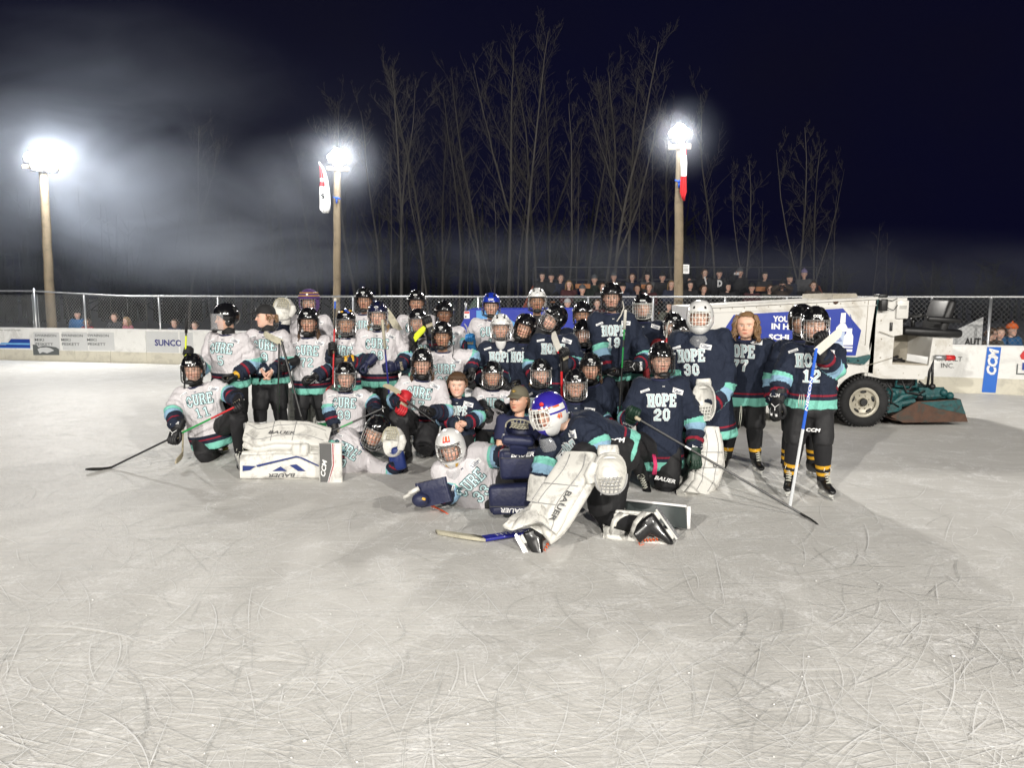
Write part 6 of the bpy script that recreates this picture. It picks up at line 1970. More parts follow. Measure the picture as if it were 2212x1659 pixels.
stick(hs, he, G(1790, 1137), [(0, M_SHB), (.30, M_SHW), (.335, M_SHB)], 'long black stick slanting down to the ice at the right from player 20', blade_col=M_TAPEK, tape=(M_PALM, .04))  # the short silver stretch is a highlight painted on the black shaft
J = person('30', 'goalie in white mask and navy number 30 shirt standing behind player 20', (1512, 687), 7.45, 'hope', fy=-16, tw=-24, textpos=(-.07, .50, 0), num='30', head=('mask', 'white'), tone='c', nd=.14, smile=0., gl=None, gr='plain', hl=(1534, 878, -.16), el=(1572, 838, -.04), hr=(1470, 860, .05), bulk=1.16, legs={'kl': (1530, 960, -.10), 'al': (1516, 1052, -.04), 'kr': (1490, 975, .12), 'ar': (1520, 1040, .25)}, pel=(1528, 900, .05), hem=.20, neck=False, toe={'l': Vector((-.5, -1, 0)), 'r': Vector((-.5, -1, 0))})
catcher(J.root, P(1521, 868, 7.25), Vector((-.4, -1, .1)), Vector((.1, 0, -1)), .22, .36, M_PADW, M_PADW, M_PADW)
leg_pad(J.root, [P(1528, 925, 7.3), P(1532, 960, 7.22), P(1532, 1005, 7.2), P(1524, 1040, 7.12), P(1500, 1068, 6.98)], Vector((.1, -1, .1)), Vector((1, 0, 0)), .27, .11, M_PADW, [(.5, .15, 'G', .05, .05, M_PADE, 'h')], tap=[.8, .85, 1, 1.05, 1.1])
leg_pad(J.root, [P(1502, 940, 7.65), P(1500, 985, 7.6), P(1492, 1030, 7.5), P(1474, 1055, 7.35)], Vector((-.3, -1, .1)), Vector((1, -.3, 0)), .25, .11, M_PADW)
J = person('7', 'bareheaded player with shoulder length wavy brown hair in navy number 77 shirt', (1612, 703), 7.85, 'hope', hem=.10, fy=-22, tw=-12, num='77', head=('bare',), tone='a', fem=1., wide=1.12, smile=0., neck=False, bulk=1.12, hl=(1648, 838, .06), hr=(1562, 845, .02), gl=None, gr='bare', sock='yellow1', textpos=(-.06, .72, 0), k=1.03, hs=1.12, nd=.155)
locks(J.root, J.HM, M_HAIRLB, side_roots((.95, 3.14), 110, (.10, -.02), 21), .165, r=.0105, seed=22, wave=.026, cap_=True)
wl = MB()
for dx in (0, 2): wl.tube([P(1600 + dx, 877, 7.58), P(1598 + dx * 2, 900, 7.56), P(1596 + dx, 918 + dx * 4, 7.58)], .0035, 5)
wl.build('waist_lace', M_LACE, J.root)
J = person('12b', 'player in black helmet mostly hidden behind the waving player 12', (1731, 696), 7.6, 'hope', fy=8, tone='b', head=('black', 'steel', 'ccm'), smile=0, sock='yellow2', lean=(.05, 0))
J = person('12', 'player in navy number 12 shirt with a glove raised to the chin', (1760, 704), 6.95, 'hope', hem=.02, fy=-14, tw=-10, num='12', head=('black', 'steel', 'ccm'), tone='c', smile=1., gl='ccm', gr='ccm', hl=(1776, 762, -.26), el=(1806, 806, -.02), hr=(1682, 858, -.08), er=(1688, 812, .03), fdl=Vector((-.25, -.25, 1)), thl=Vector((-.9, -.3, -.1)), fdr=Vector((-.1, -.15, -1)), thr=Vector((.6, -.8, 0)), sock='yellow2', textpos=(-.035, .66, 0), lean=(0, 0))
tb = MB(); put_text(tb, 'CCM', P(1757, 929, 6.77), (1, 0, -.06), (0, 0, 1), .03, .13, 0, 0, .04, .2); tb.build('lettering', M_DECAL, J.root, smooth=False)
wl = MB()
for dx in (-4, 0, 4): wl.tube([P(1732 + dx, 852, 6.75), P(1731 + dx * 1.5, 866, 6.72), P(1730 + dx, 880, 6.74)], .0035, 5)
wl.build('waist_lace', M_LACE, J.root)
stick(G(1706, 1096), P(1764, 752, 6.52), P(1818, 706, 6.45), [(0, M_SHW), (.47, M_SHW), (.50, M_SHU)], 'silver and blue stick stood blade up on the ice by player 12', btape=1., blade_col=M_TAPEW, text=[(.72, 'NEXON', .02, .30, M_DECAL, 1), (.72, 'NEXON', .02, .30, M_DECAL, -1)])
# ---- navy team, kneeling
J = person('blonde', 'kneeling navy team player with blonde hair under a black helmet', (1168, 808), 8.75, 'hope', fy=2, tone='c', fem=.8, head=('black', 'steel'), smile=.2, legs='kneel', hl='front', hr='front', k=.97)
locks(J.root, J.HM, M_HAIRBL, [(-.09, .03, -.06 - .004 * i) for i in range(12)] + [(.085, .04, -.06)] * 8, .16, r=.011, seed=30)
J = person('glasses', 'kneeling navy team player with glasses behind a steel cage', (1243, 834), 8.0, 'hope', fy=-3, tone='a', fem=.5, head=('black', 'steel'), smile=.8, legs='kneel', hl=(1322, 925, -.10), el=(1300, 905, .1), hr='front', k=.97)
gm = MB()
for sx in (-1, 1): gm.tube([J.HM @ Vector((sx * .033 + .024 * math.cos(a), -.104 + .01 * abs(math.cos(a)) * 0, .0 + .017 * math.sin(a))) for a in np.linspace(0, 6.283, 15)], .002, 5)
gm.tube([J.HM @ Vector((-.01, -.106, .004)), J.HM @ Vector((.01, -.106, .004))], .002, 5); gm.build('glasses', M_CAGED, J.root)
J = person('darkback', 'crouching player with brown hair behind the glasses wearer', (1276, 797), 8.45, 'hope', fy=-8, tw=14, tone='a', fem=.4, head=('black', 'dark'), smile=0, legs='kneel', word=False, patch=False, lean=(.12, .05))
locks(J.root, J.HM, M_HAIRBR, side_roots((1.3, 2.2), 14, (-.04, -.06), 31), .09, r=.010, seed=33)
# ================================================================== goalies in front
# white team goalie lying on the left
gA = person('lieA', 'white team goalie lying on one side propped up by an elbow, left of centre', (811, 935), 7.95, 'cure', hs=1.16, num='30', nb=(786, 962, .03), pel=(722, 992, .06), cn=Vector((.10, -1, .25)), head=('black', 'steel', 'none'), tone='a', fy=10, fr=22, fp=6, gl=None, gr=None, hr=(726, 1000, -.22), er=(722, 968, -.12), hl=(858, 990, -.16), el=(852, 1025, -.06), sh={'r': (748, 952, 0), 'l': (806, 1008, .0)}, legs={'kr': (655, 958, .02), 'ar': (560, 950, .05), 'kl': (655, 1008, -.05), 'al': (545, 1008, -.05)}, hem=.20, textrot=36, bulk=1.1, skate=('white', 'pale'), toe={'r': Vector((-.2, -.4, 1)), 'l': Vector((-.2, -.6, .8))}, textpos=(-.02, .62, 0))
leg_pad(gA.root, [P(708, 950, 7.82), P(660, 938, 7.74), P(600, 936, 7.70), P(560, 944, 7.72), P(533, 935, 7.78)], Vector((0, -.75, .75)), Vector((0, .8, .6)), .28, .11, M_PADW, [(.45, -.1, 'BAUER', .035, .26, M_PADE, 'vf')], tap=[.95, 1, 1, 1, .9])
leg_pad(gA.root, [P(694, 1006, 7.62), P(640, 1006, 7.60), P(590, 1007, 7.60), P(522, 1008, 7.60)], Vector((0, -1, .12)), Vector((0, 0, 1)), .25, .10, M_PADW, [(.52, -.36, 'BAUER', .036, .27, M_PADE, 'v')], tap=[1, 1, 1, .96], lines=False)
xm = MB(); pq = lambda u, v: P(u, v, 7.535)
for poly in ([(524, 1006), (553, 1007), (540, 1016), (524, 1018)], [(553, 1005), (640, 985), (652, 988), (690, 1006), (690, 1009), (648, 990), (640, 988), (556, 1009)], [(588, 1018), (606, 1008), (620, 1018)], [(625, 1005), (640, 1003), (660, 1018), (644, 1018)]):
    xm.add([pq(u, v) for u, v in poly], [tuple(range(len(poly)))])
xm.build('stripe', M_PADB, gA.root, smooth=False)
kb = MB(); kb.box(P(650, 972, 7.62), (.17, .12, .14), bev=.03); kb.build('knee_stack', M_PADW, gA.root)
blocker(gA.root, P(714, 1000, 7.48), Vector((1, -.1, 0)), Vector((.06, 0, 1)), .20, .40, [M_PADW], ('CCM', -.30, -.12, .045, .17, M_DECAL, (.15, 1), (-1, .15)), [([(-.5, -.5), (-.15, -.5), (.12, -.05), (.12, .5), (-.5, .5)], 0), ([(-.15, -.5), (-.03, -.5), (.24, -.05), (.24, .5), (.12, .5), (.12, -.05)], 2), ([(-.13, -.5), (-.06, -.5), (.22, -.05), (.22, .5), (.15, .5), (.15, -.05)], 1)])
catcher(gA.root, P(851, 955, 7.62), Vector((-.5, -1, .25)), Vector((-.12, 0, 1)), .21, .30, M_PADW, M_PADB, M_TAPEC)
bb = MB(); bb.box(P(862, 990, 7.6), (.12, .08, .24), Matrix.Rotation(R(-12), 3, 'Y'), bev=.03); bb.build('glove_cuff', M_PADB, gA.root)
# white team goalie lying in the centre
gB = person('lieB', 'white team goalie number 33 in orange and white mask reclining on the ice at centre', (974, 968), 6.6, 'cure', num='33', nb=(992, 996, .04), pel=(1048, 1068, .10), cn=Vector((-.12, -1, .22)), head=('mask', 'orange'), tone='c', smile=.6, fy=-4, fr=-10, fp=6, gl=None, gr=None, hl=(1100, 985, -.12), el=(1066, 985, -.04), hr=(944, 1066, -.22), er=(975, 1068, -.08), sh={'r': (955, 1020, .02), 'l': (1034, 980, .02)}, legs={'kl': (1140, 1010, -.12), 'al': (1235, 1070, .1), 'kr': (1130, 1085, -.12), 'ar': (1225, 1100, .05)}, hem=.20, textrot=10, bulk=1.14, k=1.02, textpos=(-.01, .56, 0), neck=False)
for (c_, hh, t_) in ((P(1126, 1001, 6.22), .25, 'h'), (P(1104, 1076, 6.12), .235, 'hf')):
    pb_ = MB(); Mx = Matrix.Rotation(R(-3), 3, 'Y')
    pb_.box(c_, (.36, .13, hh), Mx, bev=.035); pb_.box(c_ + Vector((.02, -.015, hh * (.36 if t_ == 'h' else -.36))), (.35, .115, .07), Mx, bev=.02)
    po = pb_.build('leg_pad', M_PADN, gB.root, auto=50)
    tb = MB(); d_ = 1 if t_ == 'h' else -1
    put_text(tb, 'BAUER', c_ + Vector((.01, -.0765, hh * .36 * d_)), Vector((d_, 0, .04)), Vector((0, 0, d_)), .036, .19, 0, 0, .03, .2); sub(tb, 'lettering', M_DECAL, po, gB.root, smooth=False)
    eb = MB(); q = c_ + Vector((0, -.067, hh * .23 * d_)); eb.tube([q - Vector((.17, 0, 0)), q + Vector((.17, 0, 0))], .004, 4); sub(eb, 'seam', M_PADE, po, gB.root)
catcher(gB.root, P(1121, 937, 6.2), Vector((.15, -.6, .9)), Vector((.05, .5, .8)), .24, .22, M_PADN, M_PADN, M_TAPEC)
cf = MB(); cf.box(P(1118, 950, 6.12), (.26, .15, .08), Matrix.Rotation(R(4), 3, 'Y'), bev=.03); cf.build('glove_cuff', M_PADN, gB.root)
blocker(gB.root, P(936, 1064, 6.12), Vector((1, -.25, .30)), Vector((-.34, .1, 1)), .24, .20, [M_PADN])
fb2 = MB(); fb2.ball(P(908, 1080, 6.08), (.07, .055, .06), 14, 10); fb2.tube([P(884, 1066, 6.1), P(905, 1055, 6.1)], .02, 8, m=1); fb2.tube([P(872, 1075, 6.12), P(890, 1065, 6.12), P(906, 1056, 6.12)], .018, 8, m=1)
fb2.build('glove_thumb', [M_PADN, M_PADW], gB.root)
stick(P(915, 1078, 6.02), G(938, 1096, .03), G(985, 1108, .01), [(0, M_YEL), (.4, M_TAPEO)], 'short orange stick blade held by the reclining goalie', blade_col=M_TAPEO, bh=.03, w=(.028, .02))
# navy goalie in front, bent over on one knee facing left
gC = person('front', 'navy team goalie in blue and orange mask bending over on one knee', (1188, 893), 5.95, 'hope', num='', nb=(1225, 918, .02), pel=(1330, 978, .08), cn=Vector((-.62, -.55, -.62)), head=('mask', 'royal'), tone='c', smile=.3, fy=-48, fp=12, fr=-6, tw=-70, gl=None, gr=None, hl=(1302, 1000, -.28), el=(1292, 955, -.22), hr=(1164, 1066, -.10), er=(1180, 1000, .0), sh={'l': (1258, 925, -.13), 'r': (1200, 940, .14)}, legs={'kl': (1250, 1000, -.30), 'al': (1160, 1158, -.50), 'kr': (1305, 1118, .02), 'ar': (1400, 1138, -.36)}, hem=.05, pb=1.25, textpos=(.0, .70, 0), bulk=1.2, k=1.02, skate=('white', 'orange'), toe={'l': (Vector((.45, -.2, -.88)), Vector((.86, .35, .40))), 'r': (Vector((.60, -.1, -.70)), Vector((-.80, -.1, -.55)))}, wscale=.95, neck=False)
leg_pad(gC.root, [P(1256, 986, 5.62), P(1238, 1020, 5.52), P(1212, 1062, 5.46), P(1186, 1104, 5.42), P(1162, 1138, 5.36), P(1128, 1122, 5.30)], Vector((-.75, -1, .25)), Vector((.95, -.62, .1)), .32, .11, M_PADW, [(.56, .30, 'BAUER', .045, .25, M_PADE, 'v')], tap=[.86, .95, 1.0, 1.0, .9, .75], line_m=M_PADG)
catcher(gC.root, P(1316, 1022, 5.45), Vector((.1, -1, .1)), Vector((.0, 0, 1)) * -1, .24, .30, M_PADW, M_PADW, M_PADG)
blocker(gC.root, P(1158, 1056, 5.80), Vector((.8, -.6, 0)), Vector((.25, 0, 1)), .11, .20, [M_PADW])
leg_pad(gC.root, [P(1303, 1144, 5.85), P(1340, 1148, 5.80), P(1385, 1154, 5.75), P(1436, 1162, 5.70)], Vector((.05, .35, -1)), Vector((.05, 1, .25)), .24, .06, M_PADW, straps=0, lines=False)
st = MB()
for (a, b, c_) in (((1318, 1152), (1326, 1125), (1342, 1108)), ((1362, 1158), (1372, 1130), (1392, 1106))):
    st.tube([P(a[0], a[1], 5.48), P(b[0], b[1], 5.42), P(c_[0], c_[1], 5.5)], .022, 8, asp=.35)
st.build('strap', M_PADW, gC.root)
cl = MB(); cl.box(P(1374, 1114, 5.80), (.33, .03, .09), Matrix.Rotation(R(4), 3, 'Y') @ Matrix.Rotation(R(35), 3, 'X'), bev=.012); cl.box(P(1350, 1124, 5.76), (.18, .03, .12), Matrix.Rotation(R(2), 3, 'Y') @ Matrix.Rotation(R(20), 3, 'X'), bev=.012); cl.build('pad_wing', M_PADW, gC.root, auto=50)
tb = MB(); put_text(tb, 'CCM', P(1332, 952, 5.76), (1, 0, .1), (-.05, 0, 1), .035, .13, 0, 0, .04, .2); tb.build('lettering', M_DECAL, gC.root, smooth=False)
# sticks lying on the ice
gs = thing('goalie_stick', G(1050, 1162), 'goalie stick with cream blade and blue paddle lying on the ice in front', 'goalie stick')
a_, b_, c_, d_ = G(1195, 1140, .03), G(1043, 1164, .03), G(985, 1156, .03), G(944, 1150, .02)
pm = MB(); ax = (b_ - a_).normalized(); sd = UP.cross(ax); slab(pm, [(a_, UP), (b_, UP)], sd, .095, .024, 0, None, .3); pm.build('paddle', M_SHD, gs)
tb = MB(); put_text(tb, 'HYPER', a_.lerp(b_, .62) + UP * .014, -ax, (UP.cross(-ax)), .05, .24, 0, 0, .0); tb.build('lettering', M_SHW, gs, smooth=False)
bm2 = MB(); slab(bm2, [(b_, UP), (b_.lerp(c_, .5), UP), (c_, UP), (d_, UP)], sd, .10, .028, 0, [1, 1.05, 1.0, .75], .3); bm2.build('blade', M_TAPEC, gs)
sx = stick(G(1478, 1104, .05), G(1345, 1072, .06), G(1300, 1078, .05), [(0, M_PADE)], 'dark goalie stick lying behind the bent goalie', w=(.12, .024), blade_col=M_PADG, bh=.09, tape=None) if False else None
wb = thing('goalie_stick', G(1420, 1092), 'wide dark goalie stick with a white edge lying behind the bent goalie', 'goalie stick')
pm = MB(); a_, b_ = P(1352, 1072, 6.0), P(1482, 1104, 5.85); a_.z = .13; b_.z = .12
nf = Vector((.12, -1, .30)).normalized(); slab(pm, [(a_, nf), (b_, nf)], UP, .17, .022, 0, None, .3); pm.build('paddle', M_('slate', (.045, .055, .055), .5), wb)
eb = MB(); slab(eb, [(a_ + UP * .092, nf), (b_ + UP * .092, nf), ], UP, .02, .026); slab(eb, [(b_ + UP * .09 + Vector((.02, 0, 0)), nf), (b_ - UP * .09 + Vector((.02, 0, 0)), nf)], Vector((1, 0, 0)), .03, .026); eb.build('edge', M_DECAL, wb)
drop_protos()
# ------------------------------------------------------------------ ice resurfacer
M_ZW = M_('resurfacer_white', (.62, .61, .58), .42, var=.12, vs=1.5, coat=.1, dirt=(.30, .26, .19, .55), ds=2.6)
M_ZT = M_('resurfacer_teal', (.010, .075, .080), .5, var=.35, dirt=(.035, .022, .016, .85), ds=9, bump=.4, bs=20)
M_ZR = M_('rusty_steel', (.085, .045, .030), .85, var=.6, vs=12, dirt=(.015, .055, .055, .7), ds=5, bump=.4, bs=25)
M_ZK = M_('resurfacer_black', (.010, .010, .011), .45, var=.2)
M_ZI = M_('tub_tan', (.36, .33, .27), .6, var=.15, dirt=(.15, .12, .08, .5), ds=4)
M_TYRE = M_('tyre_rubber', (.012, .012, .013), .75, var=.3, bump=.4, bs=30)
M_RIM = M_('rim_cream', (.46, .43, .35), .4, .2, var=.12, dirt=(.2, .17, .12, .4), ds=9)
M_ZB = M_('poster_blue', (.012, .035, .30), .35, var=.12)
M_ZL = M_('poster_light', (.42, .50, .66), .4)
M_HUB = M_('hub_dark', (.05, .05, .05), .4, .6)
ZY = 10.6


def c7(u, v): return (1482 + u * .3362, 557.8 + v * .3362)


def zp(u, v, Y=ZY):
    p = P(u, v, Y); return (p.x, p.z)


Z7 = lambda pts, Y=ZY: [zp(*c7(u, v), Y) for u, v in pts]
ZV = lambda pts, Y=ZY: [zp(u, v, Y) for u, v in pts]
zroot = thing('ice_resurfacer', (zp(1865, 869)[0] - 1, ZY + 1, 0), 'white ice resurfacing machine with blue poster and rusty teal blade behind the players', 'ice resurfacer')
wc_ = zp(1865, 869); wr_ = wc_[1]
def zoff(o, parent=None):
    return o
b_ = MB()
arch = [(wc_[0] + (wr_ + .07) * math.cos(a), wc_[1] + (wr_ + .07) * math.sin(a)) for a in np.linspace(R(52), R(178), 12)]
bp_ = ZV([(1508, 664), (1895, 643.5), (1874, 812)]) + arch + ZV([(1790, 892), (1540, 892), (1512, 870)])
b_.prism(bp_, ZY, ZY + 1.75); bo = b_.build('tank', M_ZW, zroot, smooth=False)
e = MB()  # rolled top rim and lid
q0, q1 = zp(1508, 664), zp(1895, 644)
for y in (ZY - .012,): e.tube([(q0[0], y, q0[1]), (q1[0], y, q1[1])], .022, 6)
e.prism(ZV([(1515, 677), (1893, 660), (1893, 658), (1515, 675)]), ZY - .012, ZY - .002)
e.build('tank_rim', M_ZW, zroot, auto=40)
ld_ = MB(); ld_.prism(Z7([(990, 262), (995, 232), (1145, 226), (1155, 245), (1150, 252)]), ZY + .25, ZY + 1.4); ld_.prism(Z7([(860, 268), (890, 258), (930, 255), (925, 262)]), ZY + .1, ZY + .5); ld_.build('lid', M_ZI, zroot, smooth=False)
bt = MB(); bt.lathe([(0, -.014), (.03, -.012), (.036, 0)], (zp(*c7(960, 278))[0], ZY - .014, zp(*c7(960, 278))[1]), 'Y', 14); bt.build('cap', M_ZR, zroot)
# poster
po = MB()
hexa = ZV([(1561, 717), (1585, 680), (1821, 666), (1860, 713.5), (1848, 768), (1588, 772)])
po.prism(hexa, ZY - .005, ZY - .001); pob = po.build('poster', M_ZB, zroot, smooth=False)
pl = MB(); yy = ZY - .008
def flat(mb, pts, y, m): mb.add([Vector((x, y, z)) for x, z in pts], [tuple(range(len(pts)))], m)
for (t_, uv, h_, w_) in (('YOUR', (1692, 689), 11.5, 46), ('IN HAND', (1706, 705.5), 11.5, 80), ('SCHI', (1682, 728), 11, 44)):
    x, z = zp(*uv); put_text(pl, t_, (x, yy, z), (1, 0, -.03), (0, 0, 1), h_ * ZY / F, w_ * ZY / F, 0, 0, .045)
c4 = lambda u, v: (1386.5 + u * .2882, 589.6 + v * .2882)
Z4 = lambda pts: [zp(*c4(u, v)) for u, v in pts]
bp2 = MB()
flat(bp2, Z4([(1492, 300), (1528, 298), (1524, 372), (1500, 378), (1484, 376)]), yy, 0)
flat(bp2, Z4([(1484, 380), (1522, 376), (1540, 410), (1532, 440), (1450, 440), (1455, 410)]), yy, 0)
flat(bp2, Z4([(1446, 442), (1520, 442), (1505, 585), (1430, 575)]), yy, 1)
flat(bp2, Z4([(1535, 415), (1575, 415), (1572, 450), (1582, 475), (1578, 540), (1505, 540), (1512, 475), (1530, 450)]), yy - .003, 0)
flat(bp2, Z4([(1502, 548), (1578, 550), (1576, 562), (1502, 560)]), yy - .003, 0); flat(bp2, Z4([(1502, 570), (1576, 572), (1572, 590), (1502, 588)]), yy - .003, 0)
for t_, dv in (('HAND', 492), ('SANITIZER', 507)):
    x, z = zp(*c4(1468, dv)); put_text(pl, t_, (x, yy - .004, z), (1, 0, 0), (0, 0, 1), .018, .085 if t_ == 'HAND' else .11, 0, 2, .02)
for (a, b) in (((700, 320), (820, 470)), ((1560, 310), (1590, 420)), ((760, 560), (900, 470))):
    p0, p1 = zp(*c4(*a)), zp(*c4(*b)); pl.tube([(p0[0], yy, p0[1]), (p1[0], yy, p1[1])], .004, 4, 3)
bp2.build('bottle_print', [M_DECAL, M_ZL], zroot, smooth=False)
pl.build('lettering', [M_DECAL, M_ZL, M_ZB, M_('poster_line', (.05, .10, .42), .4)], zroot, smooth=False)
zs = MB()
for (a, b) in (((1172, 270), (1150, 560)), ((235, 480), (235, 900)), ((1000, 690), (1000, 760)), ((1240, 470), (1335, 505)), ((1160, 690), (1325, 640))):
    p0, p1 = zp(*c7(*a)), zp(*c7(*b)); zs.tube([(p0[0], ZY - .001, p0[1]), (p1[0], ZY - .001, p1[1])], .005, 4)
for k in range(14):
    x, z = zp(1530 + k * 26, 668 - k * 1.15); zs.ball((x, ZY - .004, z), .009, 6, 4)
for (u, v) in ((1260, 400), (1262, 520), (1255, 640), (1240, 720), (1400, 740), (1500, 752), (1700, 560), (1700, 600), (1610, 560)):
    x, z = zp(*c7(u, v)); zs.ball((x, ZY + .026, z), .011, 6, 4)
zs.build('panel_seam', M_ZI, zroot)
hs_ = MB()
for k, pts in enumerate(([(1300, 800), (1340, 860), (1330, 930), (1380, 960)], [(1410, 790), (1440, 870), (1520, 880), (1560, 860)], [(1500, 795), (1470, 850), (1400, 870), (1350, 900)], [(1540, 800), (1600, 850), (1650, 845)])):
    hs_.tube([(zp(*c7(*q))[0], ZY + .06 + .04 * k, zp(*c7(*q))[1]) for q in pts], .014, 6)
hs_.build('hose', M_ZK, zroot)
tb = MB(); tb.prism(Z7([(1000, 632), (1090, 636), (1168, 618), (1170, 640), (1130, 680), (1000, 664)]), ZY - .07, ZY - .001)
for u in (1030, 1090): x, z = zp(*c7(u, 655)); tb.ball((x, ZY - .072, z), .012, 8, 5, m=1)
tb.build('side_bumper', [M_ZT, M_ZK], zroot, smooth=False)
# operator console and footwell
co = MB(); co.prism(Z7([(1242, 258), (1428, 254), (1430, 385), (1400, 392), (1398, 492), (1345, 500), (1330, 690), (1150, 752)]), ZY + .03, ZY + 1.72); co.build('console', M_ZW, zroot, smooth=False)
ed = MB(); ed.prism(Z7([(1222, 262), (1240, 262), (1208, 470), (1180, 600), (1176, 560)]), ZY + .0, ZY + .06); ed.build('tank_edge', M_ZT, zroot, smooth=False)
pn = MB()
pn.prism(Z7([(1150, 756), (1155, 725), (1330, 683), (1562, 692), (1590, 512), (1720, 516), (1714, 640), (1600, 642), (1534, 780), (1250, 775)]), ZY + .02, ZY + .06)
pn.prism(Z7([(1590, 512), (1722, 516), (1716, 640), (1590, 640)]), ZY + .06, ZY + 1.7)
pn.prism(Z7([(1155, 752), (1540, 772), (1536, 780), (1155, 765)]), ZY + .06, ZY + 1.7); pn.build('rear_body', M_ZW, zroot, smooth=False)
ft = MB(); ft.prism(Z7([(1325, 500), (1600, 510), (1580, 700), (1320, 690)]), ZY + .70, ZY + .74)
ft.prism(Z7([(1328, 672), (1570, 684), (1565, 694), (1328, 686)]), ZY + .06, ZY + .72); ft.build('footwell', M_ZI, zroot, smooth=False)
pd = MB()
for k, (a, b) in enumerate((((1335, 642), (1440, 668)), ((1360, 660), (1420, 640)), ((1400, 672), (1470, 662)))):
    p0, p1 = zp(*c7(*a)), zp(*c7(*b)); pd.tube([(p0[0], ZY + .15 + .1 * k, p0[1]), (p1[0], ZY + .15 + .1 * k, p1[1])], .018, 6)
pd.build('pedal', M_ZK, zroot)
bx = MB(); x, z = zp(*c7(1259, 300)); bx.box((x, ZY - .03, z), (.095, .10, .165), bev=.015); bx.build('work_lamp', M_ZK, zroot)
mr = MB(); x, z = zp(*c7(1452, 338)); mr.ball((x, ZY + .2, z), (.042, .06, .155), 14, 10); mr.tube([(x - .08, ZY + .2, z + .1), (x, ZY + .2, z + .1)], .012, 6); mr.build('mirror', M_ZK, zroot)
bc = MB(); x, z = zp(*c7(1362, 241)); bc.box((x, ZY + .5, z + .0), (.12, .2, .05), bev=.012); bc.build('beacon', M_ZK, zroot)
db = MB(); x, z = zp(*c7(1392, 330)); db.box((x, ZY + .02, z), (.165, .05, .25), bev=.01)
for q in range(4): db.tube([(x - .05, ZY - .006, z + .05 - q * .012), (x + .05, ZY - .006, z + .05 - q * .012)], .002, 4, 1)
db.build('control_box', [M_ZW, M_ZK], zroot)
cbm = MB()
for pts in ([(1290, 268), (1325, 272), (1355, 258)], [(1290, 318), (1330, 335), (1358, 300)]): cbm.tube([(zp(*c7(*q))[0], ZY - .01, zp(*c7(*q))[1]) for q in pts], .006, 5)
cbm.build('cable', M_ZK, zroot)
dh = MB(); x, z = zp(*c7(1322, 440)); dh.box((x, ZY + .02, z), (.035, .03, .12), bev=.008); dh.build('handle', M_HUB, zroot)
lv = MB()
for a, b in (((1400, 495), (1465, 455)), ((1440, 500), (1495, 430)), ((1495, 500), (1505, 405)), ((1470, 490), (1530, 455))):
    p0, p1 = zp(*c7(*a)), zp(*c7(*b)); lv.tube([(p0[0], ZY + .5, p0[1]), (p1[0], ZY + .45, p1[1])], .016, 6); lv.ball((p1[0], ZY + .45, p1[1]), .03, 8, 6)
lv.build('lever', M_HUB, zroot)
sw = MB(); p0, p1 = zp(*c7(1600, 470)), zp(*c7(1603, 380)); sw.tube([(p0[0], ZY + .6, p0[1]), (p1[0], ZY + .6, p1[1])], .03, 8)
cc = Vector((p1[0], ZY + .6, p1[1])); sw.tube([cc + Vector((.16 * math.cos(a), .19 * math.sin(a), .012 * math.cos(a))) for a in np.linspace(0, 6.283, 25)], .014, 6)
for a in (0, 2.1, 4.2): sw.tube([cc, cc + Vector((.16 * math.cos(a), .19 * math.sin(a), .0))], .009, 5)
kx, kz = zp(*c7(1554, 358)); sw.tube([(kx, ZY + .55, kz - .04), (kx, ZY + .55, kz + .05)], .016, 6); sw.build('steering_wheel', M_HUB, zroot)
se = MB()
x, z = zp(*c7(1675, 485)); se.box((x, ZY + .60, z), (.85, .56, .12), Matrix.Rotation(R(3), 3, 'Y'), bev=.045)
x, z = zp(*c7(1775, 385)); se.box((x, ZY + .60, z), (.13, .54, .52), Matrix.Rotation(R(16), 3, 'Y'), bev=.05)
x, z = zp(*c7(1735, 400)); se.box((x, ZY + .30, z), (.48, .07, .075), Matrix.Rotation(R(4), 3, 'Y'), bev=.025)
x, z = zp(*c7(1770, 440)); se.box((x, ZY + .62, z), (.10, .2, .2), bev=.03)
se.build('seat', M_ZK, zroot, auto=50)
# wheels
def zwheel(cx, cz, y, r, w):
    t = MB(); t.lathe([(r * .60, 0), (r * .70, -.018), (r * .86, -.022), (r * .95, 0), (r, .04), (r, w - .04), (r * .95, w), (r * .6, w)], (cx, y, cz), 'Y', 48)
    for k in range(44):
        a = 2 * math.pi * k / 44; q = Matrix.Rotation(-a, 3, 'Y')
        for dy, dz in ((.03, 0), (w - .06, .5)):
            a2 = a + dz * 2 * math.pi / 44; t.box((cx + (r + .004) * math.cos(a2), y + dy + .03, cz + (r + .004) * math.sin(a2)), (.03, .09, .028), Matrix.Rotation(-a2, 3, 'Y'))
    to = t.build('tyre', M_TYRE, zroot, auto=40)
    m = MB(); m.lathe([(.001, .035), (r * .17, .035), (r * .18, .055), (r * .40, .055), (r * .47, .04), (r * .49, .012), (r * .56, .0), (r * .61, .004), (r * .62, .05)], (cx, y, cz), 'Y', 40)
    for k in range(8):
        a = 2 * math.pi * (k + .5) / 8; m.lathe([(0, -.012), (.010, -.012), (.014, .003), (.014, .02)], (cx + r * .28 * math.cos(a), y + .048, cz + r * .28 * math.sin(a)), 'Y', 8)
    for k in range(5):
        a = 2 * math.pi * k / 5 + math.pi / 2; m.ball((cx + r * .415 * math.cos(a), y + .045, cz + r * .415 * math.sin(a)), (.045, .014, .019), 12, 6, Matrix.Rotation(-a + math.pi / 2, 3, 'Y'), 1)
    m.lathe([(0, .005), (r * .13, .005), (r * .16, .02), (r * .165, .05)], (cx, y, cz), 'Y', 24, 2)
    sub(m, 'rim', [M_RIM, M_ZK, M_HUB], to, zroot, auto=40)
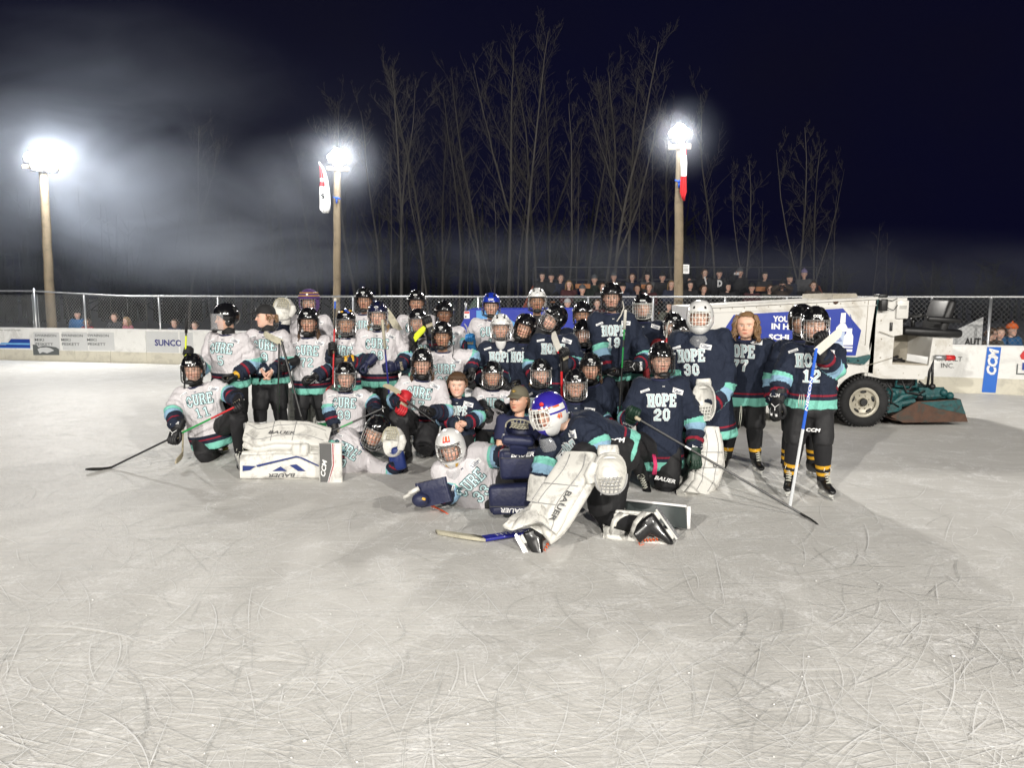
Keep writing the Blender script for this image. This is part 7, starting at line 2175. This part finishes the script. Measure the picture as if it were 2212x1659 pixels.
zwheel(wc_[0], wc_[1], ZY - .03, wr_, .24); zwheel(wc_[0], wc_[1], ZY + 1.5, wr_, .24)
fx, fz_ = zp(1600, 872); zwheel(fx, wr_, ZY + .02, wr_, .24); zwheel(fx, wr_, ZY + 1.5, wr_, .24)
# conditioner sled
ax_ = MB(); ax_.prism(Z7([(1180, 765), (1530, 780), (1530, 850), (1480, 900), (1300, 960), (1180, 900)]), ZY + .25, ZY + 1.5); ax_.build('axle_housing', M_ZK, zroot, smooth=False)
fr_ = MB()
for pts, r_ in (([(1380, 785), (1380, 830), (1480, 840), (1530, 835), (1535, 785)], .018), ([(1290, 850), (1400, 860), (1520, 900)], .03), ([(1520, 850), (1690, 850), (1690, 880)], .03), ([(1300, 985), (1420, 900), (1560, 870), (1680, 875)], .045), ([(1310, 930), (1380, 870), (1460, 880)], .06), ([(1560, 900), (1700, 890)], .05), ([(1320, 960), (1500, 930)], .05)):
    fr_.tube([(zp(*c7(*q))[0], ZY + .12 + .03 * i, zp(*c7(*q))[1]) for i, q in enumerate(pts)], r_, 8)
fr_.prism(Z7([(1520, 842), (1690, 846), (1700, 886), (1540, 890)]), ZY + .1, ZY + 1.6)
fr_.prism(Z7([(1300, 955), (1400, 925), (1400, 985), (1310, 1000)]), ZY + .06, ZY + .3)
for q in ((1680, 870), (1720, 890), (1350, 880), (1310, 870)): x, z = zp(*c7(*q)); fr_.ball((x, ZY + .1, z), .055, 10, 6)
fr_.build('sled_frame', M_ZT, zroot, auto=40)
gk = MB()
for q in ((1370, 915), (1440, 880), (1480, 905), (1560, 905), (1620, 905)): x, z = zp(*c7(*q)); gk.ball((x, ZY + .25, z), (.10, .12, .07), 10, 6)
gk.build('auger', M_ZK, zroot)
bl_ = MB(); bl_.prism(Z7([(1312, 1018), (1482, 920), (1757, 905), (1806, 1050), (1390, 1055)]), ZY - .02, ZY + .01)
bl_.prism(Z7([(1312, 1035), (1390, 1053), (1806, 1048), (1800, 1040)]), ZY + .01, ZY + 1.9)
bl_.prism(Z7([(1757, 905), (1768, 908), (1812, 1048), (1804, 1050)]), ZY + .01, ZY + 1.9); bl_.build('blade_runner', M_ZR, zroot, smooth=False)
rv = MB(); rv.prism(Z7([(1500, 925), (1755, 907), (1790, 1000), (1600, 960)]), ZY - .027, ZY - .021); rv.build('paint_patch', M_ZT, zroot, smooth=False)
ps = MB()
for (a, b) in (((1602, 640), (1575, 832)), ((1610, 640), (1606, 830))):
    p0, p1 = zp(*c7(*a)), zp(*c7(*b)); ps.tube([(p0[0], ZY + .1, p0[1]), (p1[0], ZY + .1, p1[1])], .018, 8)
p0 = zp(*c7(1606, 830)); ps.ball((p0[0], ZY + .1, p0[1]), .045, 10, 8); ps.build('lift_rod', M_ZK, zroot)
rl_ = MB(); p0, p1, p2 = zp(*c7(1592, 636)), zp(*c7(1660, 638)), zp(*c7(1716, 640))
rl_.tube([(p0[0], ZY - .02, p0[1]), (p1[0], ZY - .02, p1[1])], .035, 10, 0); rl_.tube([(p1[0], ZY - .02, p1[1]), (p2[0], ZY - .02, p2[1])], .038, 10, 1); rl_.build('tail_reflector', [M_GALV2 if False else m_galv, m_red], zroot)

# ------------------------------------------------------------------ blue machine behind the players
m_royal = M_('wrap_royal', (.012, .03, .34), .35, var=.08); m_sky = M_('wrap_sky', (.10, .32, .66), .35, var=.06)
BY = 14.6
t = thing('ice_resurfacer', (P(1130, 700, BY).x, BY + 1, 0), 'royal blue machine with a light blue swoosh parked behind the back row', 'ice resurfacer')
Zb = lambda pts: [zp(u, v, BY) for u, v in pts]
b_ = MB(); b_.prism(Zb([(994, 705), (1012, 669), (1262, 668), (1262, 790), (994, 790)]), BY, BY + 1.7); b_.prism(Zb([(990, 706), (1000, 706), (1000, 800), (990, 800)]), BY + .1, BY + 1.6); b_.build('body', m_royal, t, smooth=False)
b_ = MB(); flat(b_, Zb([(1029, 670.5), (1078, 670.5), (1084, 680), (1150, 718), (1150, 730), (1060, 730), (1029, 730)]), BY - .004, 0); b_.build('swoosh', m_sky, t, smooth=False)
b_ = MB(); b_.box((zp(1008.5, 680, BY)[0], BY - .008, zp(1, 680, BY)[1]), (.105, .006, .14)); b_.box((zp(1008.5, 680, BY)[0], BY - .013, zp(1, 675, BY)[1]), (.095, .004, .035), m=1); b_.box((zp(1006, 680, BY)[0], BY - .013, zp(1, 684, BY)[1]), (.03, .004, .03), m=2); b_.build('warning_label', [m_white, m_red, m_inkk], t, smooth=False)
b_ = MB()
for x0 in (1030, 1225):
    x, z = zp(x0, 800, BY); b_.lathe([(.0, .0), (.2, -.01), (.34, .0), (.36, .05), (.36, .22), (.0, .24)], (x, BY - .02, .36), 'Y', 32)
b_.build('wheel', M_TYRE, t, auto=40)
b_ = MB()
for (u0, u1, y) in ((1004, 1004, .3), (1044, 1050, .5), (1060, 1062, .6)): p0, p1 = zp(u0, 672, BY), zp(u1, 655, BY); b_.tube([(p0[0], BY + y, p0[1]), (p1[0], BY + y, p1[1])], .022, 6)
b_.build('rail', m_galv, t)
# green tarpaulin behind the fence
m_tarp = M_('tarp_green', (.012, .035, .022), .7, var=.3, bump=.5, bs=6)
g_ = MB(); Yt = bpos(bs_u(1030))[0].y + 1.2; rs = []
for i, (du, v) in enumerate(((0, 700), (3, 668), (12, 652), (20, 644), (26, 641))):
    rs.append([P(1012 + du * 1.1 + (1046 - du * .2 - 1012 - du * 1.1) * .5 + (22 - du * .6) * math.cos(a), v + 2 * math.sin(3 * a), Yt + (.5 - .012 * du) * math.sin(a)) for a in [2 * math.pi * j / 16 for j in range(16)]])
g_.rings(rs); go = g_.build('green_tarpaulin', m_tarp); tag(go, 'dark green tarpaulin heap showing above the fence beside the blue helmet', 'tarpaulin')

# ------------------------------------------------------------------ bleachers and spectators
m_orange = M_('bleacher_red', (.40, .10, .05), .6, var=.25); m_plank = M_('bleacher_plank', (.48, .20, .08), .7, var=.3); m_bst = M_('bleacher_steel', (.14, .14, .15), .5, .6)
ROWS = [(25.2, P(1, 597, 25.2).z - .80), (24.4, P(1, 619, 24.4).z - .80), (23.6, P(1, 645, 23.6).z - .82)]
bt_ = thing('bleachers', P(1460, 700, 24.5) * 1.0, 'dark bleachers with reddish side frames rising behind the fence at centre right', 'bleachers')
bt_.location.z = 0; LOC[bt_.name] = Vector(bt_.location)
def bx_(u, Y): return P(u, 650, Y).x
for (Y, z) in ROWS:
    s_ = MB(); x0, x1 = bx_(1155, Y), bx_(1765, Y)
    s_.box(((x0 + x1) / 2, Y, z - .025), (x1 - x0, .30, .05), bev=.01); s_.build('seat_plank', m_plank, bt_, smooth=False)
    s_ = MB(); s_.box(((x0 + x1) / 2, Y - .38, z - .45), (x1 - x0, .3, .04)); s_.build('foot_plank', m_bst, bt_, smooth=False)
    for k in range(7):
        s_ = MB(); x = x0 + (x1 - x0) * k / 6; s_.tube([(x, Y, 0), (x, Y, z - .05)], .03, 6); s_.build('support', m_bst, bt_)
for u0, u1 in ((1127, 1150), (1786, 1767)):
    s_ = MB(); a0, a1 = P(u0, 668, 23.2), P(u1, 617, 25.4)
    s_.add([a0 + Vector((0, 0, -1)), a0, a1, a1 + Vector((0, 0, -1.6))] + [q + Vector((.06, 0, 0)) for q in (a0 + Vector((0, 0, -1)), a0, a1, a1 + Vector((0, 0, -1.6)))], [(0, 1, 2, 3), (4, 7, 6, 5), (0, 4, 5, 1), (1, 5, 6, 2), (2, 6, 7, 3), (3, 7, 4, 0)])
    s_.build('side_panel', m_orange, bt_, smooth=False)
for v in (577, 604):
    s_ = MB(); s_.tube([P(1152, v, 25.7), P(1765, v, 25.7)], .018, 6); s_.build('guard_rail', m_bst, bt_)
for u in (1152, 1275, 1400, 1520, 1640, 1765):
    s_ = MB(); a = P(u, 577, 25.7); s_.tube([a, (a.x, a.y, 0)], .02, 6); s_.build('guard_post', m_bst, bt_)
for (u0, u1, v) in ((1243, 1275, 618), (1385, 1402, 619), (1632, 1653, 624)):
    s_ = MB(); a, b = P(u0, v, 24.7), P(u1, v, 24.7); s_.box((a + b) / 2, (b.x - a.x, .05, .14)); s_.build('back_board', m_plank, bt_, smooth=False)
# spectators
M_SH = M_('winter_boot', (.02, .018, .016), .7)
COATS = {k: M_('coat_' + k, c, .8, var=.25, bump=.3, bs=12) for k, c in dict(black=(.020, .020, .023), navy=(.022, .028, .055), blue=(.02, .10, .24), red=(.22, .012, .02), maroon=(.06, .015, .018), grey=(.09, .09, .095), camo=(.075, .08, .06), green=(.02, .03, .022), pink=(.30, .10, .12), brown=(.055, .04, .03)).items()}
HATS = {k: M_('hat_' + k, c, .9, var=.2, bump=.4, bs=90) for k, c in dict(black=(.012, .012, .012), grey=(.10, .11, .12), lavender=(.22, .18, .34), orange=(.62, .12, .02), hood=(.014, .016, .02), white=(.5, .5, .5)).items()}


def beanie(root, HM, m, hood=False):
    mb = MB(); rs = []
    for z, k in (((-.11, .95), (-.05, 1.12), (.04, 1.15), (.10, 1.0), (.135, .6), (.15, .02)) if hood else ((.04, 1.06), (.06, 1.12), (.10, 1.02), (.14, .7), (.155, .3), (.16, .02))):
        rs.append([HM @ Vector((.088 * k * math.sin(a), -.108 * k * math.cos(a) + (.05 if hood and z < .06 else .005), z)) for a in [2 * math.pi * j / 18 for j in range(18)]])
    mb.rings(rs, 0, False, True)
    if not hood: mb.ball(HM @ Vector((0, .0, .175)), .022, 8, 6)
    mb.build('hood' if hood else 'knit_hat', m, root)


SG = 'spectators watching from behind the fence'
def spec(u, v, Y, label, coat, hat=None, fy=0, hl='front', hr='front', pose='sit', tone='c', hair=None, phone=None, gl='plain', k=.95):
    J = person('s%d%d' % (u, v), label, (u, v), Y, COATS[coat], fy=fy, head=('bare',), legs=pose, skate=None, hl=hl, hr=hr, tone=tone, neck=False, word=False, patch=False, group=SG, gl=gl, gr='bare' if phone else 'plain', k=k, smile=.1, hem=.14)
    if hat: beanie(J.root, J.HM, HATS[hat], hat == 'hood')
    else: locks(J.root, J.HM, hair or M_HAIRBR, side_roots((1.0, 3.14), 26, (.06, .0), u), .05 if hair is None else .2, r=.013, seed=u, wave=.008, cap_=True)
    return J


ph = MB()
spec(1171, 597, 25.2, 'spectator in black coat at the left end of the top bleacher row', 'black', 'hood', 10)
spec(1191, 598, 25.2, 'spectator with a black hood up beside the left end of the top row', 'black', 'black', 5)
spec(1326, 598, 25.2, 'spectator in brown hood straight behind the helmet of the tall player 19', 'brown', 'grey', 0)
spec(1366, 599, 25.2, 'spectator in dark coat holding a cup left of player 19 rail pole', 'navy', None, -10)
spec(1431, 599, 25.2, 'spectator in black cap sitting just left of the flag pole in the top row', 'black', 'black', 0)
spec(1486, 606, 25.0, 'spectator raising one hand beside the notice on the pole', 'black', 'hood', 0, hr=(1484, 592, -.3), gl='plain')
a_ = spec(1522, 590, 25.2, 'spectator bending toward a long white phone in the top row', 'black', None, 12, hr=(1521, 606, -.35), phone=True)
spec(1554, 591, 25.2, 'spectator in black cap and sweater with a pale chest letter', 'black', 'black', 0)
a2 = spec(1599, 589, 25.2, 'spectator in tall grey knit hat holding up a phone', 'black', 'grey', -6, hr=(1588, 592, -.4), phone=True)
spec(1652, 596, 25.2, 'spectator wrapped in a tight black hood right of the phone holder', 'black', 'hood', 0)
spec(1737, 592, 25.2, 'spectator in lavender knit hat and grey coat at the right end', 'grey', 'lavender', -25)
spec(1229, 615, 24.4, 'blonde spectator in maroon jacket in front of the orange back board', 'maroon', None, 0, hair=M_HAIRBL)
spec(1258, 626, 24.2, 'spectator leaning in beside the blonde one in maroon', 'green', 'grey', 15)
spec(1301, 620, 24.4, 'spectator in black just left of the helmet of player 19', 'black', None, 20)
spec(1377, 624, 24.4, 'spectator in navy coat just right of the helmet of player 19', 'navy', None, -20)
spec(1402, 621, 24.4, 'spectator in maroon coat with arms folded in the lower row', 'maroon', None, 0)
spec(1450, 615, 24.4, 'spectator with long pale hair touching the flag pole', 'navy', None, 5, hair=M_HAIRBL)
spec(1491, 616, 24.4, 'spectator with bright face sitting below the raised hand', 'black', 'hood', 0)
spec(1520, 625, 24.4, 'spectator looking down below the long white phone', 'black', None, 15)
a3 = spec(1690, 616, 24.4, 'spectator with both elbows raised holding binoculars', 'brown', 'black', 0, hl=(1696, 618, -.3), hr=(1684, 618, -.3), gl='bare', phone=True)
spec(1757, 617, 24.4, 'spectator in dark coat at the right end of the lower row', 'brown', None, -15)
spec(1226, 656, 23.4, 'spectator in grey knit hat seen through the fence right of the white helmet', 'grey', 'white', 0)
spec(1290, 656, 23.4, 'spectator in maroon seen through the fence left of player 19', 'maroon', None, 0)
spec(1443, 662, 22.6, 'spectator in camouflage coat seen through the fence left of the pole', 'camo', 'hood', 30)
spec(1520, 660, 22.6, 'spectator in camouflage coat seen through the fence right of the pole', 'camo', 'grey', -30)
for (J, u, v, lab, sz, m) in ((a_, 1524, 606, 'long white phone held by the bending spectator', (.05, .02, .26), m_white), (a2, 1591, 591, 'small phone held up by the spectator in the grey hat', (.16, .02, .08), m_white), (a3, 1690, 617, 'small binoculars held to the eyes in the lower row', (.14, .1, .06), m_inkk)):
    q = MB(); q.box(P(u, v, 24.75 if sz[2] != .06 else 24.1), sz, Matrix.Rotation(R(-14) if sz[2] > .2 else 0, 3, 'Y'), bev=.01)
    if sz[2] == .06: q.v = [Vector(p) for p in q.v]; [q.tube([P(1690 + s * 3, 617, 24.15), P(1690 + s * 3, 617, 24.0)], .035, 10) for s in (-1, 1)]
    tag(q.build('binoculars' if sz[2] == .06 else 'phone', m), lab, 'binoculars' if sz[2] == .06 else 'phone')
sl = MB(); put_text(sl, 'D', P(1555, 612, 24.93), (1, 0, 0), (0, 0, 1), .2, .16, 0, 0, .06); sl.build('chest_letter', m_white, [o for o in COL.objects if o.get('label') == 'spectator in black cap and sweater with a pale chest letter'][0], smooth=False)
for (u, v, Y, l, ct, ht, fy) in ((1211, 601, 25.2, 'spectator in dark coat above the blonde spectator in maroon', 'navy', None, 20), (1284, 604, 25.1, 'spectator in green coat and grey hat left of the brown hooded one', 'green', 'grey', -15), (1345, 621, 24.3, 'spectator in navy coat and black hat right behind the tall player 19', 'navy', 'black', 8), (1399, 598, 25.3, 'spectator in grey coat sitting between two rail posts of the top row', 'grey', 'hood', -30), (1572, 620, 24.4, 'spectator hunched forward below the chest letter sweater', 'black', 'hood', 12), (1624, 622, 24.3, 'spectator in maroon coat below the phone holder in the grey hat', 'maroon', 'black', -22), (1663, 624, 24.4, 'spectator in camouflage coat left of the binoculars', 'camo', None, 18), (1706, 602, 25.1, 'spectator in navy coat beside the lavender hat', 'navy', 'black', 25)):
    spec(u, v, Y, l, ct, ht, fy)
# behind the left boards
spec(167, 679, 23.9, 'spectator in blue jacket leaning by the thick pole behind the left boards', 'blue', 'black', 10, k=.9)
spec(188, 697, 23.7, 'small spectator in bright red by the fence post at left', 'red', None, -10, k=.75)
spec(247, 686, 23.6, 'spectator in black coat with a pale scarf behind the adverts', 'black', None, 0, k=.85)
spec(273, 694, 23.6, 'spectator with long blonde hair and pink top behind the adverts', 'pink', None, -30, hair=M_HAIRBL, k=.8)
spec(377, 699, 23.2, 'spectator alone in dark coat left of the upright stick of player 5', 'navy', None, 0, k=.78)
spec(421, 704, 23.0, 'spectator in red coat right behind the stick of player 5', 'red', None, 0, k=.78)
# behind the right boards
spec(2080, 737, 16.2, 'spectator in orange and dark jacket behind the resurfacer seat', 'blue', 'orange', 30, k=.8)
spec(2142, 722, 16.4, 'spectator in dark hat facing right behind the blue board panel', 'brown', None, 40, k=.8)
spec(2161, 720, 16.6, 'spectator in camouflage coat with fair hair behind the right boards', 'camo', None, -20, k=.85)
spec(2186, 714, 16.6, 'spectator in orange knit hat at the far right behind the boards', 'blue', 'orange', 20, k=.85)
drop_protos()
# sign board behind the fence at the right
sg = MB(); Ys = 15.9; a, b = P(2046, 737, Ys), P(2122, 690, Ys)
sg.prism([(a.x, a.z - .3), (b.x + .02, a.z - .3), (b.x + .02, b.z + .05), (a.x + .1, b.z - .25)], Ys, Ys + .02); so = sg.build('sign_board', m_pale, None, smooth=False)
tag(so, 'grey sign with black letters tied behind the fence at the right', 'sign')
tx = MB(); put_text(tx, 'AUT', P(2101, 738, Ys - .01), (1, 0, 0), (0, 0, 1), .14, .34, 0, 0, .05); x = tx.build('lettering', m_inkk, so, smooth=False)
